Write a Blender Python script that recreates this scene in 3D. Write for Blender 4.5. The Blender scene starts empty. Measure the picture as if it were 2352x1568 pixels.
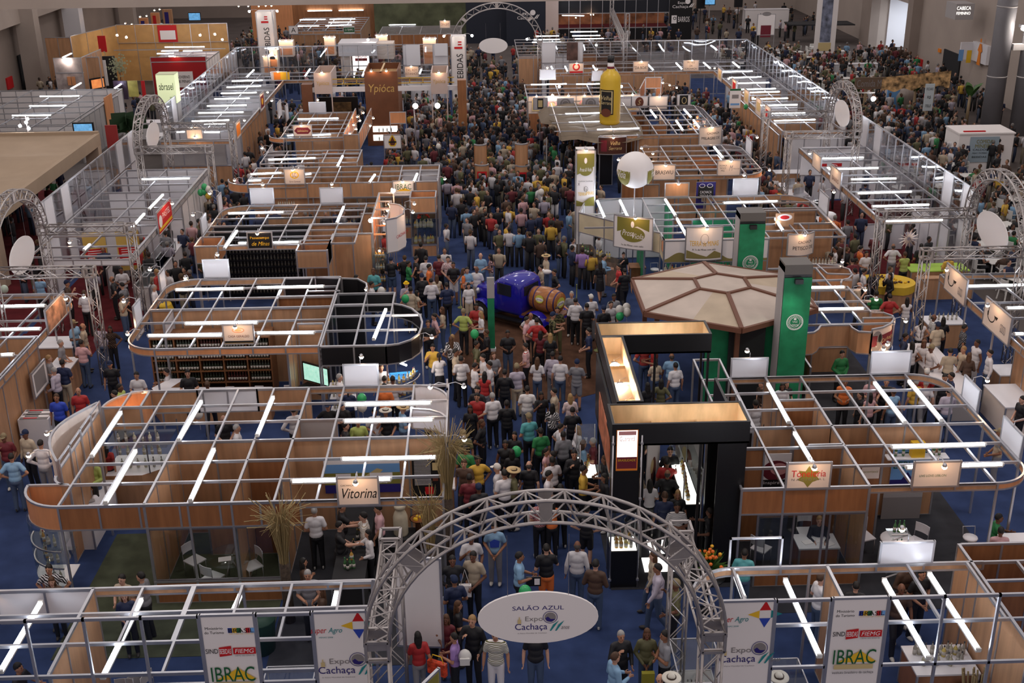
import bpy,bmesh,math,random
from math import sin,cos,pi,radians,hypot,atan2,sqrt
from mathutils import Vector,Matrix
random.seed(11)
S = bpy.context.scene
COL = S.collection
# ---------------------------------------------------------------- camera
CH,F_PX = 16.2,2683.6
def _axes():
    p,y,r0 = 0.391317,0.025394,-0.011878
    f = Vector((sin(y)*cos(p),cos(y)*cos(p),-sin(p)))
    r = Vector((cos(y),-sin(y),0)); u = r.cross(f)
    c,s = cos(r0),sin(r0)
    return c*r + s*u,-s*r + c*u,f
AR,AU,AF = _axes()
cam = bpy.data.cameras.new('camera'); co = bpy.data.objects.new('camera',cam); COL.objects.link(co)
cam.sensor_width = 36; cam.lens = 36*F_PX/2352; cam.clip_end = 400
m = Matrix((AR,AU,-AF)).transposed().to_4x4(); m.translation = (0,0,CH); co.matrix_world = m
S.camera = co
def _ray(px,py): return AR*((px-1176)/F_PX) - AU*((py-784)/F_PX) + AF
def G(px,py,z=0.0):            # point of the plane at height z seen there
    d = _ray(px,py); t = (z-CH)/d.z; return Vector((0,0,CH)) + d*t
def YP(px,py,Y):               # point on the plane y = Y
    d = _ray(px,py); return Vector((0,0,CH)) + d*(Y/d.y)
def XP(px,py,X):
    d = _ray(px,py); return Vector((0,0,CH)) + d*(X/d.x)
# ---------------------------------------------------------------- exposure and world
S.view_settings.view_transform = 'Standard'; S.view_settings.look = 'None'
S.view_settings.gamma = 1; S.view_settings.use_curve_mapping = False
S.view_settings.exposure = 0.25
W = bpy.data.worlds.new('hall_air'); S.world = W; W.use_nodes = True
W.node_tree.nodes['Background'].inputs[0].default_value = (0.66,0.59,0.59,1)
W.node_tree.nodes['Background'].inputs[1].default_value = 0.80
def area_light(x,y,z,size,power,col=(1,.95,.9)):
    l = bpy.data.lights.new('ceiling_lamp','AREA'); l.shape = 'DISK'; l.size = size; l.energy = power; l.color = col
    o = bpy.data.objects.new('ceiling_lamp',l); COL.objects.link(o); o.location = (x,y,z)
    o['label'] = 'high hall lamp above the stands'; o['category'] = 'lamp'; o['group'] = 'hall lamps'
for _x in (-16,1,18):
    for _y in (24,50,78,108):
        area_light(_x,_y,24,3.0,520 if _y < 100 else 380)
# ---------------------------------------------------------------- materials
MATS = {}
def mat(name,col,rough=.6,metal=0.,noise=0.,nscale=6.,emit=0.,spec=.4,stretch=(1,1,1),bump=0.):
    if name in MATS: return MATS[name]
    m = bpy.data.materials.new(name); m.use_nodes = True; nt = m.node_tree; N = nt.nodes; L = nt.links
    b = N['Principled BSDF']; b.inputs['Base Color'].default_value = (*col,1)
    b.inputs['Roughness'].default_value = rough; b.inputs['Metallic'].default_value = metal
    b.inputs['Specular IOR Level'].default_value = spec
    if emit:
        b.inputs['Emission Color'].default_value = (*col,1); b.inputs['Emission Strength'].default_value = emit
    if noise or bump:
        tc = N.new('ShaderNodeNewGeometry'); mp = N.new('ShaderNodeMapping'); nz = N.new('ShaderNodeTexNoise')
        mp.inputs['Scale'].default_value = stretch; nz.inputs['Scale'].default_value = nscale; nz.inputs['Detail'].default_value = 4
        L.new(tc.outputs['Position'],mp.inputs['Vector']); L.new(mp.outputs[0],nz.inputs['Vector'])
        if noise:
            r = N.new('ShaderNodeValToRGB'); L.new(nz.outputs['Fac'],r.inputs[0])
            r.color_ramp.elements[0].position = .3; r.color_ramp.elements[1].position = .7
            r.color_ramp.elements[0].color = (*[c*(1-noise) for c in col],1)
            r.color_ramp.elements[1].color = (*[min(1,c*(1+noise)) for c in col],1)
            L.new(r.outputs[0],b.inputs['Base Color'])
        if bump:
            bp = N.new('ShaderNodeBump'); bp.inputs['Strength'].default_value = bump
            L.new(nz.outputs['Fac'],bp.inputs['Height']); L.new(bp.outputs[0],b.inputs['Normal'])
    MATS[name] = m; return m
def srgb(r,g,b):
    f = lambda v: ((v/255+.055)/1.055)**2.4 if v > 10 else v/255/12.92
    return (f(r),f(g),f(b))
wood = mat('wood_laminate',(.43,.235,.125),.45,noise=.16,nscale=2.2,stretch=(3,3,.35))
wood_dk = mat('wood_laminate_dark',(.30,.125,.05),.4,noise=.2,nscale=2.2,stretch=(3,3,.35))
wood_or = mat('wood_orange',(.62,.27,.12),.4,noise=.1,nscale=2.5,stretch=(3,3,.4))  # orange tone also paints in warm lamp light inside corners and shelves
ply = mat('plywood',(.62,.44,.25),.6,noise=.14,nscale=1.6,stretch=(3,.6,1))
alu = mat('brushed_aluminium',(.50,.50,.53),.35,.75,noise=.06,nscale=3)
alu_dk = mat('grey_aluminium',(.20,.19,.21),.4,.6)
truss_m = mat('truss_aluminium',(.40,.37,.36),.36,.7,noise=.1,nscale=4)
white = mat('white_laminate',(.72,.71,.74),.3)
cream = mat('cream_panel',(.72,.62,.55),.5)
offw = mat('sign_white',(.78,.74,.73),.45)
grey = mat('grey_panel',(.36,.34,.34),.6)
black = mat('black_panel',(.010,.010,.012),.35)
black_cl = mat('black_cloth',(.018,.018,.020),.9)
green = mat('green_fabric',(.012,.20,.085),.7,noise=.2,nscale=3)
greenw = mat('green_panel',(.02,.24,.11),.6)
red = mat('red_panel',(.36,.012,.016),.45)
carpet = mat('blue_carpet',(.028,.046,.118),.95,noise=.28,nscale=1.1,spec=.1)
c_grey = mat('dark_grey_carpet',(.035,.036,.042),.95,noise=.2,nscale=2,spec=.1)
c_green = mat('green_carpet',(.058,.066,.042),.95,noise=.25,nscale=2,spec=.1)
c_red = mat('red_carpet',(.085,.012,.015),.95,noise=.2,nscale=2,spec=.1)
c_brown = mat('brown_carpet',(.085,.042,.026),.95,noise=.3,nscale=2,spec=.1)
concrete = mat('concrete_floor',(.075,.06,.055),.8,noise=.2,nscale=.5)
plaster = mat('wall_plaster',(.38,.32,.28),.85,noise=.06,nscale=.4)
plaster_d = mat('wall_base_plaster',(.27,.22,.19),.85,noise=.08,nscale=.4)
dark = mat('dark_opening',(.02,.02,.022),.9)
pl_white = mat('white_plastic',(.66,.65,.62),.4)
def acrylic(name,mul,add):
    m = bpy.data.materials.new(name); m.use_nodes = True; nt = m.node_tree; N = nt.nodes; L = nt.links; N.clear()
    o = N.new('ShaderNodeOutputMaterial'); mx = N.new('ShaderNodeMixShader'); t = N.new('ShaderNodeBsdfTransparent')
    g = N.new('ShaderNodeBsdfGlossy'); fr = N.new('ShaderNodeLayerWeight'); pw = N.new('ShaderNodeMath'); pw.operation = 'POWER'; pw.inputs[1].default_value = 4; nz = N.new('ShaderNodeTexNoise'); bp = N.new('ShaderNodeBump')
    ge = N.new('ShaderNodeNewGeometry'); ad = N.new('ShaderNodeMath'); ad.operation = 'MULTIPLY_ADD'; ad.use_clamp = True
    ad.inputs[1].default_value = mul; ad.inputs[2].default_value = add
    t.inputs[0].default_value = (.93,.94,.95,1); g.inputs['Roughness'].default_value = .03; g.inputs[0].default_value = (.95,.97,1,1)
    nz.inputs['Scale'].default_value = .8; nz.inputs['Detail'].default_value = 0
    bp.inputs['Strength'].default_value = .3; bp.inputs['Distance'].default_value = .1
    L.new(ge.outputs['Position'],nz.inputs['Vector']); L.new(nz.outputs['Fac'],bp.inputs['Height']); L.new(bp.outputs[0],g.inputs['Normal'])
    L.new(fr.outputs['Facing'],pw.inputs[0]); L.new(pw.outputs[0],ad.inputs[0]); L.new(ad.outputs[0],mx.inputs[0]); L.new(t.outputs[0],mx.inputs[1]); L.new(g.outputs[0],mx.inputs[2])
    L.new(mx.outputs[0],o.inputs[0]); MATS[name] = m; return m
glass_m = acrylic('clear_acrylic',1.1,.09); glass_f = acrylic('clear_acrylic_thin',.7,.015)
pane_m = bpy.data.materials.new('thin_glass'); pane_m.use_nodes = True
def _pane():
    nt = pane_m.node_tree; N = nt.nodes; L = nt.links; N.clear()
    o = N.new('ShaderNodeOutputMaterial'); mx = N.new('ShaderNodeMixShader'); t = N.new('ShaderNodeBsdfTransparent')
    g = N.new('ShaderNodeBsdfGlossy'); g.inputs['Roughness'].default_value = .03; t.inputs[0].default_value = (.86,.89,.89,1); mx.inputs[0].default_value = .07
    L.new(t.outputs[0],mx.inputs[1]); L.new(g.outputs[0],mx.inputs[2]); L.new(mx.outputs[0],o.inputs[0])
_pane()
tube_m = mat('fluorescent_glow',(.86,.91,1.0),.5,emit=17)
bulb_m = mat('warm_bulb_glow',(1.0,.62,.36),.5,emit=75)
bulbw_m = mat('white_floodlight_glow',(1.0,.9,.8),.5,emit=110)
screen_m = mat('screen_glow',(.10,.28,.5),.4,emit=.9,noise=.9,nscale=5)
litw = mat('white_glow',(1.,.96,.9),.4,emit=1.3)
# ---------------------------------------------------------------- mesh builder
class MB:
    def __init__(s): s.v = []; s.f = []; s.mi = []; s.sm = []; s.ms = []
    def mid(s,m):
        if m not in s.ms: s.ms.append(m)
        return s.ms.index(m)
    def add(s,vs,fs,m,sm=False):
        o = len(s.v); s.v += [tuple(v) for v in vs]; k = s.mid(m)
        for f in fs: s.f.append(tuple(o+i for i in f)); s.mi.append(k); s.sm.append(sm)
    def box(s,a,b,m):
        x0,y0,z0 = a; x1,y1,z1 = b
        s.add([(x0,y0,z0),(x1,y0,z0),(x1,y1,z0),(x0,y1,z0),(x0,y0,z1),(x1,y0,z1),(x1,y1,z1),(x0,y1,z1)],
              [(0,3,2,1),(4,5,6,7),(0,1,5,4),(1,2,6,5),(2,3,7,6),(3,0,4,7)],m)
    def cbox(s,c,d,m,rz=0.):
        vs = []
        for dz in (-1,1):
            for dx,dy in ((-1,-1),(1,-1),(1,1),(-1,1)):
                x,y = dx*d[0]/2,dy*d[1]/2
                vs.append((c[0]+x*cos(rz)-y*sin(rz),c[1]+x*sin(rz)+y*cos(rz),c[2]+dz*d[2]/2))
        s.add(vs,[(0,3,2,1),(4,5,6,7),(0,1,5,4),(1,2,6,5),(2,3,7,6),(3,0,4,7)],m)
    def bar(s,a,b,w,h,m):       # rectangular bar from a to b
        a = Vector(a); b = Vector(b); d = b-a
        if d.length < 1e-6: return
        d.normalize(); up = Vector((0,0,1)) if abs(d.z) < .95 else Vector((0,1,0))
        r = d.cross(up).normalized(); u = r.cross(d)
        q = [(-1,-1),(1,-1),(1,1),(-1,1)]
        vs = [tuple(p + r*i*w/2 + u*j*h/2) for p in (a,b) for i,j in q]
        s.add(vs,[(3,2,1,0),(4,5,6,7),(0,1,5,4),(1,2,6,5),(2,3,7,6),(3,0,4,7)],m)
    def tube(s,pts,r,m,n=6,cap=True):
        pts = [Vector(p) for p in pts]; k = len(pts); rs = r if isinstance(r,(list,tuple)) else [r]*k; vs = []
        d0 = (pts[1]-pts[0]).normalized(); ref = Vector((0,0,1)) if abs(d0.z) < .9 else Vector((0,1,0))
        for i in range(k):
            d = (pts[min(i+1,k-1)]-pts[max(i-1,0)]).normalized(); a = d.cross(ref)
            if a.length < 1e-4: a = d.orthogonal()
            a.normalize(); b = d.cross(a)
            for j in range(n):
                t = 2*pi*j/n; vs.append(tuple(pts[i] + (a*cos(t)+b*sin(t))*rs[i]))
        fs = [(i*n+j,i*n+(j+1) % n,(i+1)*n+(j+1) % n,(i+1)*n+j) for i in range(k-1) for j in range(n)]
        if cap: fs += [tuple(range(n))[::-1],tuple((k-1)*n+j for j in range(n))]
        s.add(vs,fs,m,n > 4)
    def lathe(s,c,prof,m,n=12,ax='z'):
        vs = []
        for r,h in prof:
            for j in range(n):
                t = 2*pi*j/n; a,b = r*cos(t),r*sin(t)
                vs.append((c[0]+a,c[1]+b,c[2]+h) if ax == 'z' else ((c[0]+h,c[1]+a,c[2]+b) if ax == 'x' else (c[0]+a,c[1]+h,c[2]-b)))
        k = len(prof)
        fs = [(i*n+j,i*n+(j+1) % n,(i+1)*n+(j+1) % n,(i+1)*n+j) for i in range(k-1) for j in range(n)]
        if prof[0][0] > 1e-4: fs.append(tuple(range(n))[::-1])
        if prof[-1][0] > 1e-4: fs.append(tuple((k-1)*n+j for j in range(n)))
        s.add(vs,fs,m,True)
    def ell(s,c,r,m,n=10,k=7,R=None):
        vs = []; c = Vector(c)
        for i in range(k+1):
            p = pi*i/k
            for j in range(n):
                t = 2*pi*j/n; q = Vector((r[0]*sin(p)*cos(t),r[1]*sin(p)*sin(t),r[2]*cos(p)))
                if R: q = R @ q
                vs.append(tuple(c+q))
        s.add(vs,[(i*n+j,(i+1)*n+j,(i+1)*n+(j+1) % n,i*n+(j+1) % n) for i in range(k) for j in range(n)],m,True)
    def prism(s,poly,z0,z1,m,mtop=None):
        n = len(poly)
        s.add([(x,y,z0) for x,y in poly]+[(x,y,z1) for x,y in poly],
              [(i,(i+1) % n,n+(i+1) % n,n+i) for i in range(n)]+[tuple(range(n))[::-1]],m)
        s.add([(x,y,z1) for x,y in poly],[tuple(range(n))],mtop or m)
    def ribbon(s,pts,z0,z1,th,m,sm=False):   # vertical sheet with thickness along a plan polyline
        n = len(pts); nor = []
        for i in range(n):
            a = pts[max(i-1,0)]; b = pts[min(i+1,n-1)]; dx,dy = b[0]-a[0],b[1]-a[1]; l = hypot(dx,dy) or 1
            nor.append((dy/l*th/2,-dx/l*th/2))
        vs = []
        for i in range(n):
            for sg in (1,-1):
                for z in (z0,z1): vs.append((pts[i][0]+sg*nor[i][0],pts[i][1]+sg*nor[i][1],z))
        fs = []
        for i in range(n-1):
            a,b = 4*i,4*i+4
            fs += [(a,b,b+1,a+1),(b+2,a+2,a+3,b+3),(a+1,b+1,b+3,a+3),(b,a,a+2,b+2)]
        fs += [(0,1,3,2),(4*n-4,4*n-2,4*n-1,4*n-3)]
        s.add(vs,fs,m,False)
    def mesh(s,name):
        me = bpy.data.meshes.new(name); me.from_pydata(s.v,[],s.f)
        for m in s.ms: me.materials.append(m)
        me.polygons.foreach_set('material_index',s.mi); me.polygons.foreach_set('use_smooth',s.sm)
        me.update(); return me
    def obj(s,name,parent=None,loc=None,rz=0.):
        return inst(name,s.mesh(name),parent,loc,rz)
def inst(name,me,parent=None,loc=None,rz=0.):
    o = bpy.data.objects.new(name,me); COL.objects.link(o)
    if parent is not None:
        o.parent = parent
        if loc is not None: o.location = loc
    elif loc is not None: o.location = loc
    o.rotation_euler.z = rz; return o
def tag(o,label=None,cat=None,group=None,kind=None):
    if label: o['label'] = label
    if cat: o['category'] = cat
    if group: o['group'] = group
    if kind: o['kind'] = kind
    return o
def empty(name,loc,label,cat,group=None,rz=0.):
    o = bpy.data.objects.new(name,None); COL.objects.link(o); o.location = loc; o.rotation_euler.z = rz
    o.empty_display_size = .2
    return tag(o,label,cat,group)
def struct(mb,name,label=None): return tag(mb.obj(name),label,None,None,'structure')
def wire_loc(root,p): return (p[0]-root.location[0],p[1]-root.location[1],p[2]-root.location[2])
BX = {}
def boxmesh(dx,dy,dz,m):
    k = (round(dx,3),round(dy,3),round(dz,3),m.name)
    if k not in BX:
        b = MB(); b.box((-dx/2,-dy/2,-dz/2),(dx/2,dy/2,dz/2),m); BX[k] = b.mesh('box_part')
    return BX[k]
# text as flat mesh data: list of verts (x, z) and faces
TX = {}
def text_geo(s,shear=0.):
    k = (s,shear)
    if k in TX: return TX[k]
    c = bpy.data.curves.new('lettering_source','FONT'); c.body = s; c.shear = shear; c.resolution_u = 3; c.fill_mode = 'FRONT'
    o = bpy.data.objects.new('lettering_source',c); COL.objects.link(o)
    dg = bpy.context.evaluated_depsgraph_get(); me = bpy.data.meshes.new_from_object(o.evaluated_get(dg))
    vs = [(v.co.x,v.co.y) for v in me.vertices]; fs = [tuple(p.vertices) for p in me.polygons]
    bpy.data.objects.remove(o); bpy.data.curves.remove(c); bpy.data.meshes.remove(me)
    x0 = min(v[0] for v in vs); x1 = max(v[0] for v in vs); y0 = min(v[1] for v in vs); y1 = max(v[1] for v in vs)
    vs = [((x-x0)/(x1-x0)-.5,(y-y0)/(y1-y0)-.5) for x,y in vs]
    TX[k] = (vs,fs); return TX[k]
def decal(items,y=-.02):
    """print on a flat board facing -y, centred on 0: ('t',text,cx,cz,w,h,mat[,shear]) ('r',cx,cz,w,h,mat) ('e',cx,cz,w,h,mat) ('o',cx,cz,w,h,thick,mat) ('p',pts,mat)"""
    b = MB(); d = y
    for it in items:
        d -= .0015; k = it[0]
        if k == 't':
            vs,fs = text_geo(it[1],it[7] if len(it) > 7 else 0.)
            b.add([(it[2]+u*it[4],d,it[3]+v*it[5]) for u,v in vs],fs,it[6])
        elif k == 'r':
            x,z,w,h = it[1:5]; b.add([(x-w/2,d,z-h/2),(x+w/2,d,z-h/2),(x+w/2,d,z+h/2),(x-w/2,d,z+h/2)],[(0,1,2,3)],it[5])
        elif k == 'e':
            x,z,w,h = it[1:5]; b.add([(x+w/2*cos(2*pi*i/28),d,z+h/2*sin(2*pi*i/28)) for i in range(28)],[tuple(range(28))],it[5])
        elif k == 'o':
            x,z,w,h,t = it[1:6]; n = 28
            vs = [(x+(w/2-q)*cos(2*pi*i/n),d,z+(h/2-q)*sin(2*pi*i/n)) for q in (0,t) for i in range(n)]
            b.add(vs,[(i,(i+1) % n,n+(i+1) % n,n+i) for i in range(n)],it[6])
        elif k == 'p':
            b.add([(x,d,z) for x,z in it[1]],[tuple(range(len(it[1])))],it[2])
    return b
# ---------------------------------------------------------------- stand-building kit
H0 = 2.7
def arc(cx,cy,r,a0,a1,n=9):
    return [(cx+r*cos(radians(a0+(a1-a0)*i/n)),cy+r*sin(radians(a0+(a1-a0)*i/n))) for i in range(n+1)]
class Booth:
    def __init__(s,name,x,y,label,cat='exhibition stand',group=None):
        s.r = empty(name,(x,y,0),label,cat,group)
    def put(s,name,mb):
        me = mb.mesh(name); me.transform(Matrix.Translation(-Vector(s.r.location))); return inst(name,me,s.r)
    def block(s,name,c,d,m): return inst(name,boxmesh(*d,m),s.r,wire_loc(s.r,c))
    def post(s,x,y,z1=H0,z0=0.,m=None): s.block('post',(x,y,(z0+z1)/2),(.05,.05,z1-z0),m or alu)
    def posts(s,*pp,z1=H0):
        for p in pp: s.post(p[0],p[1],z1)
    def beam(s,x0,y0,x1,y1,z=H0-.035):
        if abs(x1-x0) < 1e-3: s.block('roof_beam',(x0,(y0+y1)/2,z),(.05,abs(y1-y0),.07),alu)
        elif abs(y1-y0) < 1e-3: s.block('roof_beam',((x0+x1)/2,y0,z),(abs(x1-x0),.05,.068),alu)
        else:
            b = MB(); b.bar((x0,y0,z),(x1,y1,z),.05,.07,alu); s.put('roof_beam',b)
    def grid(s,xs,ys,x0=None,x1=None,y0=None,y1=None):
        for x in xs: s.beam(x,ys[0] if y0 is None else y0,x,ys[-1] if y1 is None else y1)
        for y in ys: s.beam(xs[0] if x0 is None else x0,y,xs[-1] if x1 is None else x1,y)
    def run(s,name,pts,z0,z1,m,th=.03,fr=None,mod=.99,fz=.045):
        fr = fr or alu; b = MB(); b.ribbon(pts,z0+.01,z1-.01,th,m); o = s.put(name,b)
        f = MB(); f.ribbon(pts,z1-fz,z1+.004,th+.03,fr); f.ribbon(pts,z0-.004 if z0 > .02 else z0,z0+fz*.8,th+.028,fr)
        if len(pts) == 2:
            L = hypot(pts[1][0]-pts[0][0],pts[1][1]-pts[0][1]); n = max(1,round(L/mod)); q = [i/n for i in range(n+1)]
            rz = atan2(pts[1][1]-pts[0][1],pts[1][0]-pts[0][0])
            for t in q: f.cbox((pts[0][0]+(pts[1][0]-pts[0][0])*t,pts[0][1]+(pts[1][1]-pts[0][1])*t,(z0+z1)/2),(.045,th+.034,z1-z0-.01),fr,rz)
        else:
            for t in (0,len(pts)-1): f.cbox((*pts[t],(z0+z1)/2),(.05,.05,z1-z0-.01),fr)
        s.put(name+'_frame',f); return o
    def wall(s,x0,y0,x1,y1,m=None,z0=0.,z1=H0): return s.run('wall_panel',[(x0,y0),(x1,y1)],z0,z1,m or wood)
    def fascia(s,pts,z0=2.1,z1=H0,m=None): return s.run('fascia',pts,z0,z1,m or wood,.03)
    def band(s,pts): return s.run('fascia_strip',pts,2.5,H0,wood,.02)
    def pane(s,x0,y0,x1,y1,z0=.9,z1=2.1): return s.run('glass_pane',[(x0,y0),(x1,y1)],z0,z1,pane_m,.012,alu_dk)
def lamp(p,dx,dy,label='small warm clip lamp on a bent arm',group='clip lamps on the stand signs',big=False,arm=.38):
    """arm lamp clamped at p, reaching towards (dx, dy)"""
    l = hypot(dx,dy) or 1; dx,dy = dx/l,dy/l; p = Vector(p); h = p+Vector((dx*arm,dy*arm,.1))
    b = MB(); b.tube([p,p+Vector((0,0,.15)),p+Vector((dx*arm*.5,dy*arm*.5,.2)),h],.012,alu,5)
    b.cbox((p.x,p.y,p.z),(.05,.05,.05),alu); o = b.obj('clip_lamp'); tag(o,label,'lamp',group)
    c = MB(); c.lathe(h,[(.025,.06),(.045,.04),(.06,-.02)],alu,8); c.obj('lamp_shade',o)
    e = MB(); r = .085 if big else .062; e.ell(h+Vector((0,0,-.03)),(r,r,r),bulbw_m if big else bulb_m,8,6); e.obj('bulb',o)
    return o
TUBES = []
def tube_px(x0,y0,x1,y1,where,z=2.78):
    a,b = G(x0,y0,z),G(x1,y1,z); TUBES.append((a,b,where))
def make_tubes():
    by = {}
    for a,b,w in TUBES: by.setdefault(w,[]).append((a,b))
    for w,L in by.items():
        for i,(a,b) in enumerate(L):
            d = b-a; rz = atan2(d.y,d.x); ln = d.length; c = (a+b)/2
            m = MB(); m.box((-ln/2,-.05,-.075),(ln/2,.05,-.035),pl_white)
            for sx in (-1,1): m.box((sx*ln/2-.025,-.045,-.035),(sx*ln/2+.025,.045,.02),pl_white)
            o = m.obj('fluorescent_lamp',None,c,rz)
            tag(o,'white fluorescent tube lamp over %s' % w,'lamp',('tube lamps over %s' % w)[:60])
            for k in (-1,1):
                t = MB(); t.tube([(-ln/2+.02,k*.022,0),(ln/2-.02,k*.022,0)],.021,tube_m,6); t.obj('tube',o)
def sign(c,w,h,rz=0.,items=(),label='',name='sign_board',m=None,group=None,th=.035,cat='sign',back=None):
    b = MB(); b.box((-w/2,-th/2,-h/2),(w/2,th/2,h/2),m or offw)
    if back: b.box((-w/2+.01,th/2,-h/2+.01),(w/2-.01,th/2+.004,h/2-.01),back)
    o = b.obj(name,None,c,rz); tag(o,label,cat,group)
    f = MB(); t = .022
    for x in (-w/2,w/2): f.box((x-t,-th/2-.012,-h/2-t),(x+t,th/2+.012,h/2+t),alu)
    for z in (-h/2,h/2): f.box((-w/2,-th/2-.01,z-t),(w/2,th/2+.01,z+t),alu)
    f.obj('sign_frame',o)
    if items: decal(items,-th/2-.002).obj('print',o)
    return o
def sign_y(Y,x0,y0,x1,y1,items=(),label='',lampn=1,**k):
    a = YP(x0,y0,Y); b = YP(x1,y1,Y); w = abs(b.x-a.x); h = abs(a.z-b.z); c = Vector(((a.x+b.x)/2,Y,(a.z+b.z)/2))
    s = sign(c,w,h,k.pop('rz',0.),items(w,h) if callable(items) else items,label,**k)
    if lampn: lamp((c.x,Y,c.z+h/2),0,-1 if lampn > 0 else 1,'warm clip lamp above the '+(label[:46].rsplit(' ',1)[0]))
    return s
def sign_x(X,y0,y1,z0=2.5,z1=3.25,face=1,items=(),label='',lampd=0,**k):
    w = abs(y1-y0); h = z1-z0; c = Vector((X,(y0+y1)/2,(z0+z1)/2))
    s = sign(c,w,h,pi/2 if face > 0 else -pi/2,items(w,h) if callable(items) else items,label,**k)
    if lampd: lamp((X,(y0+y1)/2,z1),lampd,0,'warm clip lamp above the '+(label[:46].rsplit(' ',1)[0]))
    return s
# space-frame trusses
def truss_seg(b,a,c,w=.3,r=.025,up=None):
    a = Vector(a); c = Vector(c); d = (c-a); L = d.length; d.normalize(); up = up or (Vector((0,0,1)) if abs(d.z) < .9 else Vector((0,1,0)))
    s = d.cross(up).normalized(); u = s.cross(d); ch = [(s*i+u*j)*w/2 for i,j in ((-1,-1),(1,-1),(1,1),(-1,1))]
    for o in ch: b.tube([a+o,c+o],r,truss_m,6)
    n = max(2,round(L/w*.8))
    for k in range(n):
        p,q = a+d*(L*k/n),a+d*(L*(k+1)/n)
        for i in range(4):
            A,B = ch[i],ch[(i+1) % 4]
            b.tube([p+A,q+B] if k % 2 else [p+B,q+A],r*.55,truss_m,4,False)
    for q in (a,a+d*L):
        for i in range(4): b.tube([q+ch[i],q+ch[(i+1) % 4]],r*.8,truss_m,4,False)
def truss(a,c,root,name='truss_beam',w=.3,r=.025):
    b = MB(); truss_seg(b,a,c,w,r); me = b.mesh(name); me.transform(Matrix.Translation(-Vector(root.location))); return inst(name,me,root)
def truss_arch(c0,c1,zs,rise,root,w=.42,depth=.34,axis='x',r=.031):
    """semi-elliptic arch truss from c0 to c1 (plan points) springing at zs"""
    b = MB(); n = 34; c0 = Vector((*c0,0)); c1 = Vector((*c1,0)); mid = (c0+c1)/2; hx = (c1-c0)/2; L = hx.length; e = hx.normalized(); nrm = Vector((-e.y,e.x,0))
    def P(rad,t,k): return mid+e*(cos(t)*(L+rad))+nrm*(k*depth/2)+Vector((0,0,zs+sin(t)*(rise+rad)))
    ts = [pi*i/n for i in range(n+1)]
    for rad in (-w/2,w/2):
        for k in (-1,1): b.tube([P(rad,t,k) for t in ts],r,truss_m,7)
    m = 30
    for i in range(m):
        t0,t1 = pi*i/m,pi*(i+1)/m
        for k in (-1,1): b.tube([P(-w/2 if i % 2 else w/2,t0,k),P(w/2 if i % 2 else -w/2,t1,k)],r*.55,truss_m,4,False)
        for rad in (-w/2,w/2): b.tube([P(rad,t0,-1 if i % 2 else 1),P(rad,t1,1 if i % 2 else -1)],r*.5,truss_m,4,False)
        if i % 2 == 0:
            for rad in (-w/2,w/2): b.tube([P(rad,t0,-1),P(rad,t0,1)],r*.6,truss_m,4,False)
    for t in (0,pi*.22,pi/2,pi*.78,pi):       # joint plates
        p = P(0,t,0); b.ell(p,(.01,.01,.01),truss_m,4,3)
        for k in (-1,1):
            q = [P(-w/2,t-.035,k*1.08),P(w/2,t-.035,k*1.08),P(w/2,t+.035,k*1.08),P(-w/2,t+.035,k*1.08)]
            q2 = [v-nrm*(k*.03) for v in q]
            b.add(q+q2,[(0,1,2,3),(7,6,5,4),(0,4,5,1),(1,5,6,2),(2,6,7,3),(3,7,4,0)],truss_m)
    me = b.mesh('truss_arch'); me.transform(Matrix.Translation(-Vector(root.location))); return inst('truss_arch',me,root)
# small stock things -------------------------------------------------------
SH = {}
def bottle_mesh(col,cap=(.05,.05,.05),kind=0):
    k = ('b',col,cap,kind)
    if k in SH: return SH[k]
    m = mat('bottle_%d%d%d' % tuple(int(c*99) for c in col),col,.12); c = mat('cap_%d%d%d' % tuple(int(q*99) for q in cap),cap,.4)
    b = MB(); prof = [(.036,0),(.038,.02),(.038,.17),(.03,.2),(.014,.235),(.013,.28)] if kind == 0 else [(.045,0),(.047,.02),(.047,.14),(.03,.18),(.014,.2),(.013,.24)]
    b.lathe((0,0,0),prof,m,8); h = prof[-1][1]; b.lathe((0,0,h-.01),[(.016,0),(.016,.035)],c,6)
    b.lathe((0,0,.05),[(.0395 if kind == 0 else .0485,0),(.0395 if kind == 0 else .0485,.08)],mat('bottle_label',(.55,.52,.47),.6) if col != (.05,.05,.05) else mat('bottle_label_dark',(.09,.08,.06),.6),8)
    SH[k] = b.mesh('bottle'); return SH[k]
BC = [((.35,.33,.28),(.05,.05,.05)),((.50,.28,.06),(.2,.02,.02)),((.03,.04,.03),(.3,.22,.05)),((.45,.42,.3),(.55,.5,.4)),((.06,.16,.06),(.05,.2,.08)),((.60,.48,.14),(.02,.02,.02))]
BOT = []
def bott(me,loc,rz,sc,group,label):
    BOT.append((me,tuple(loc),rz,sc,group,label))
def make_bottles():
    BOT.sort(key=lambda q: q[1][1]); vs,fs,mi,ms = [],[],[],[]
    for n,(me,loc,rz,sc,g,l) in enumerate(BOT):
        if n < 300:
            o = inst('bottle',me,None,loc,rz); o.scale = (sc,)*3; tag(o,l,'bottle',g[:60]); continue
        o0 = len(vs); vs += [(v.co.x*sc+loc[0],v.co.y*sc+loc[1],v.co.z*sc+loc[2]) for v in me.vertices]
        mp = []
        for m in me.materials:
            if m not in ms: ms.append(m)
            mp.append(ms.index(m))
        for p in me.polygons: fs.append(tuple(o0+i for i in p.vertices)); mi.append(mp[p.material_index])
    me = bpy.data.meshes.new('bottles'); me.from_pydata(vs,[],fs)
    for m in ms: me.materials.append(m)
    me.polygons.foreach_set('material_index',mi); tag(inst('far_bottles',me),'hundreds of small bottles on the shelves of the farther stands','bottles',None,'stuff')
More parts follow.
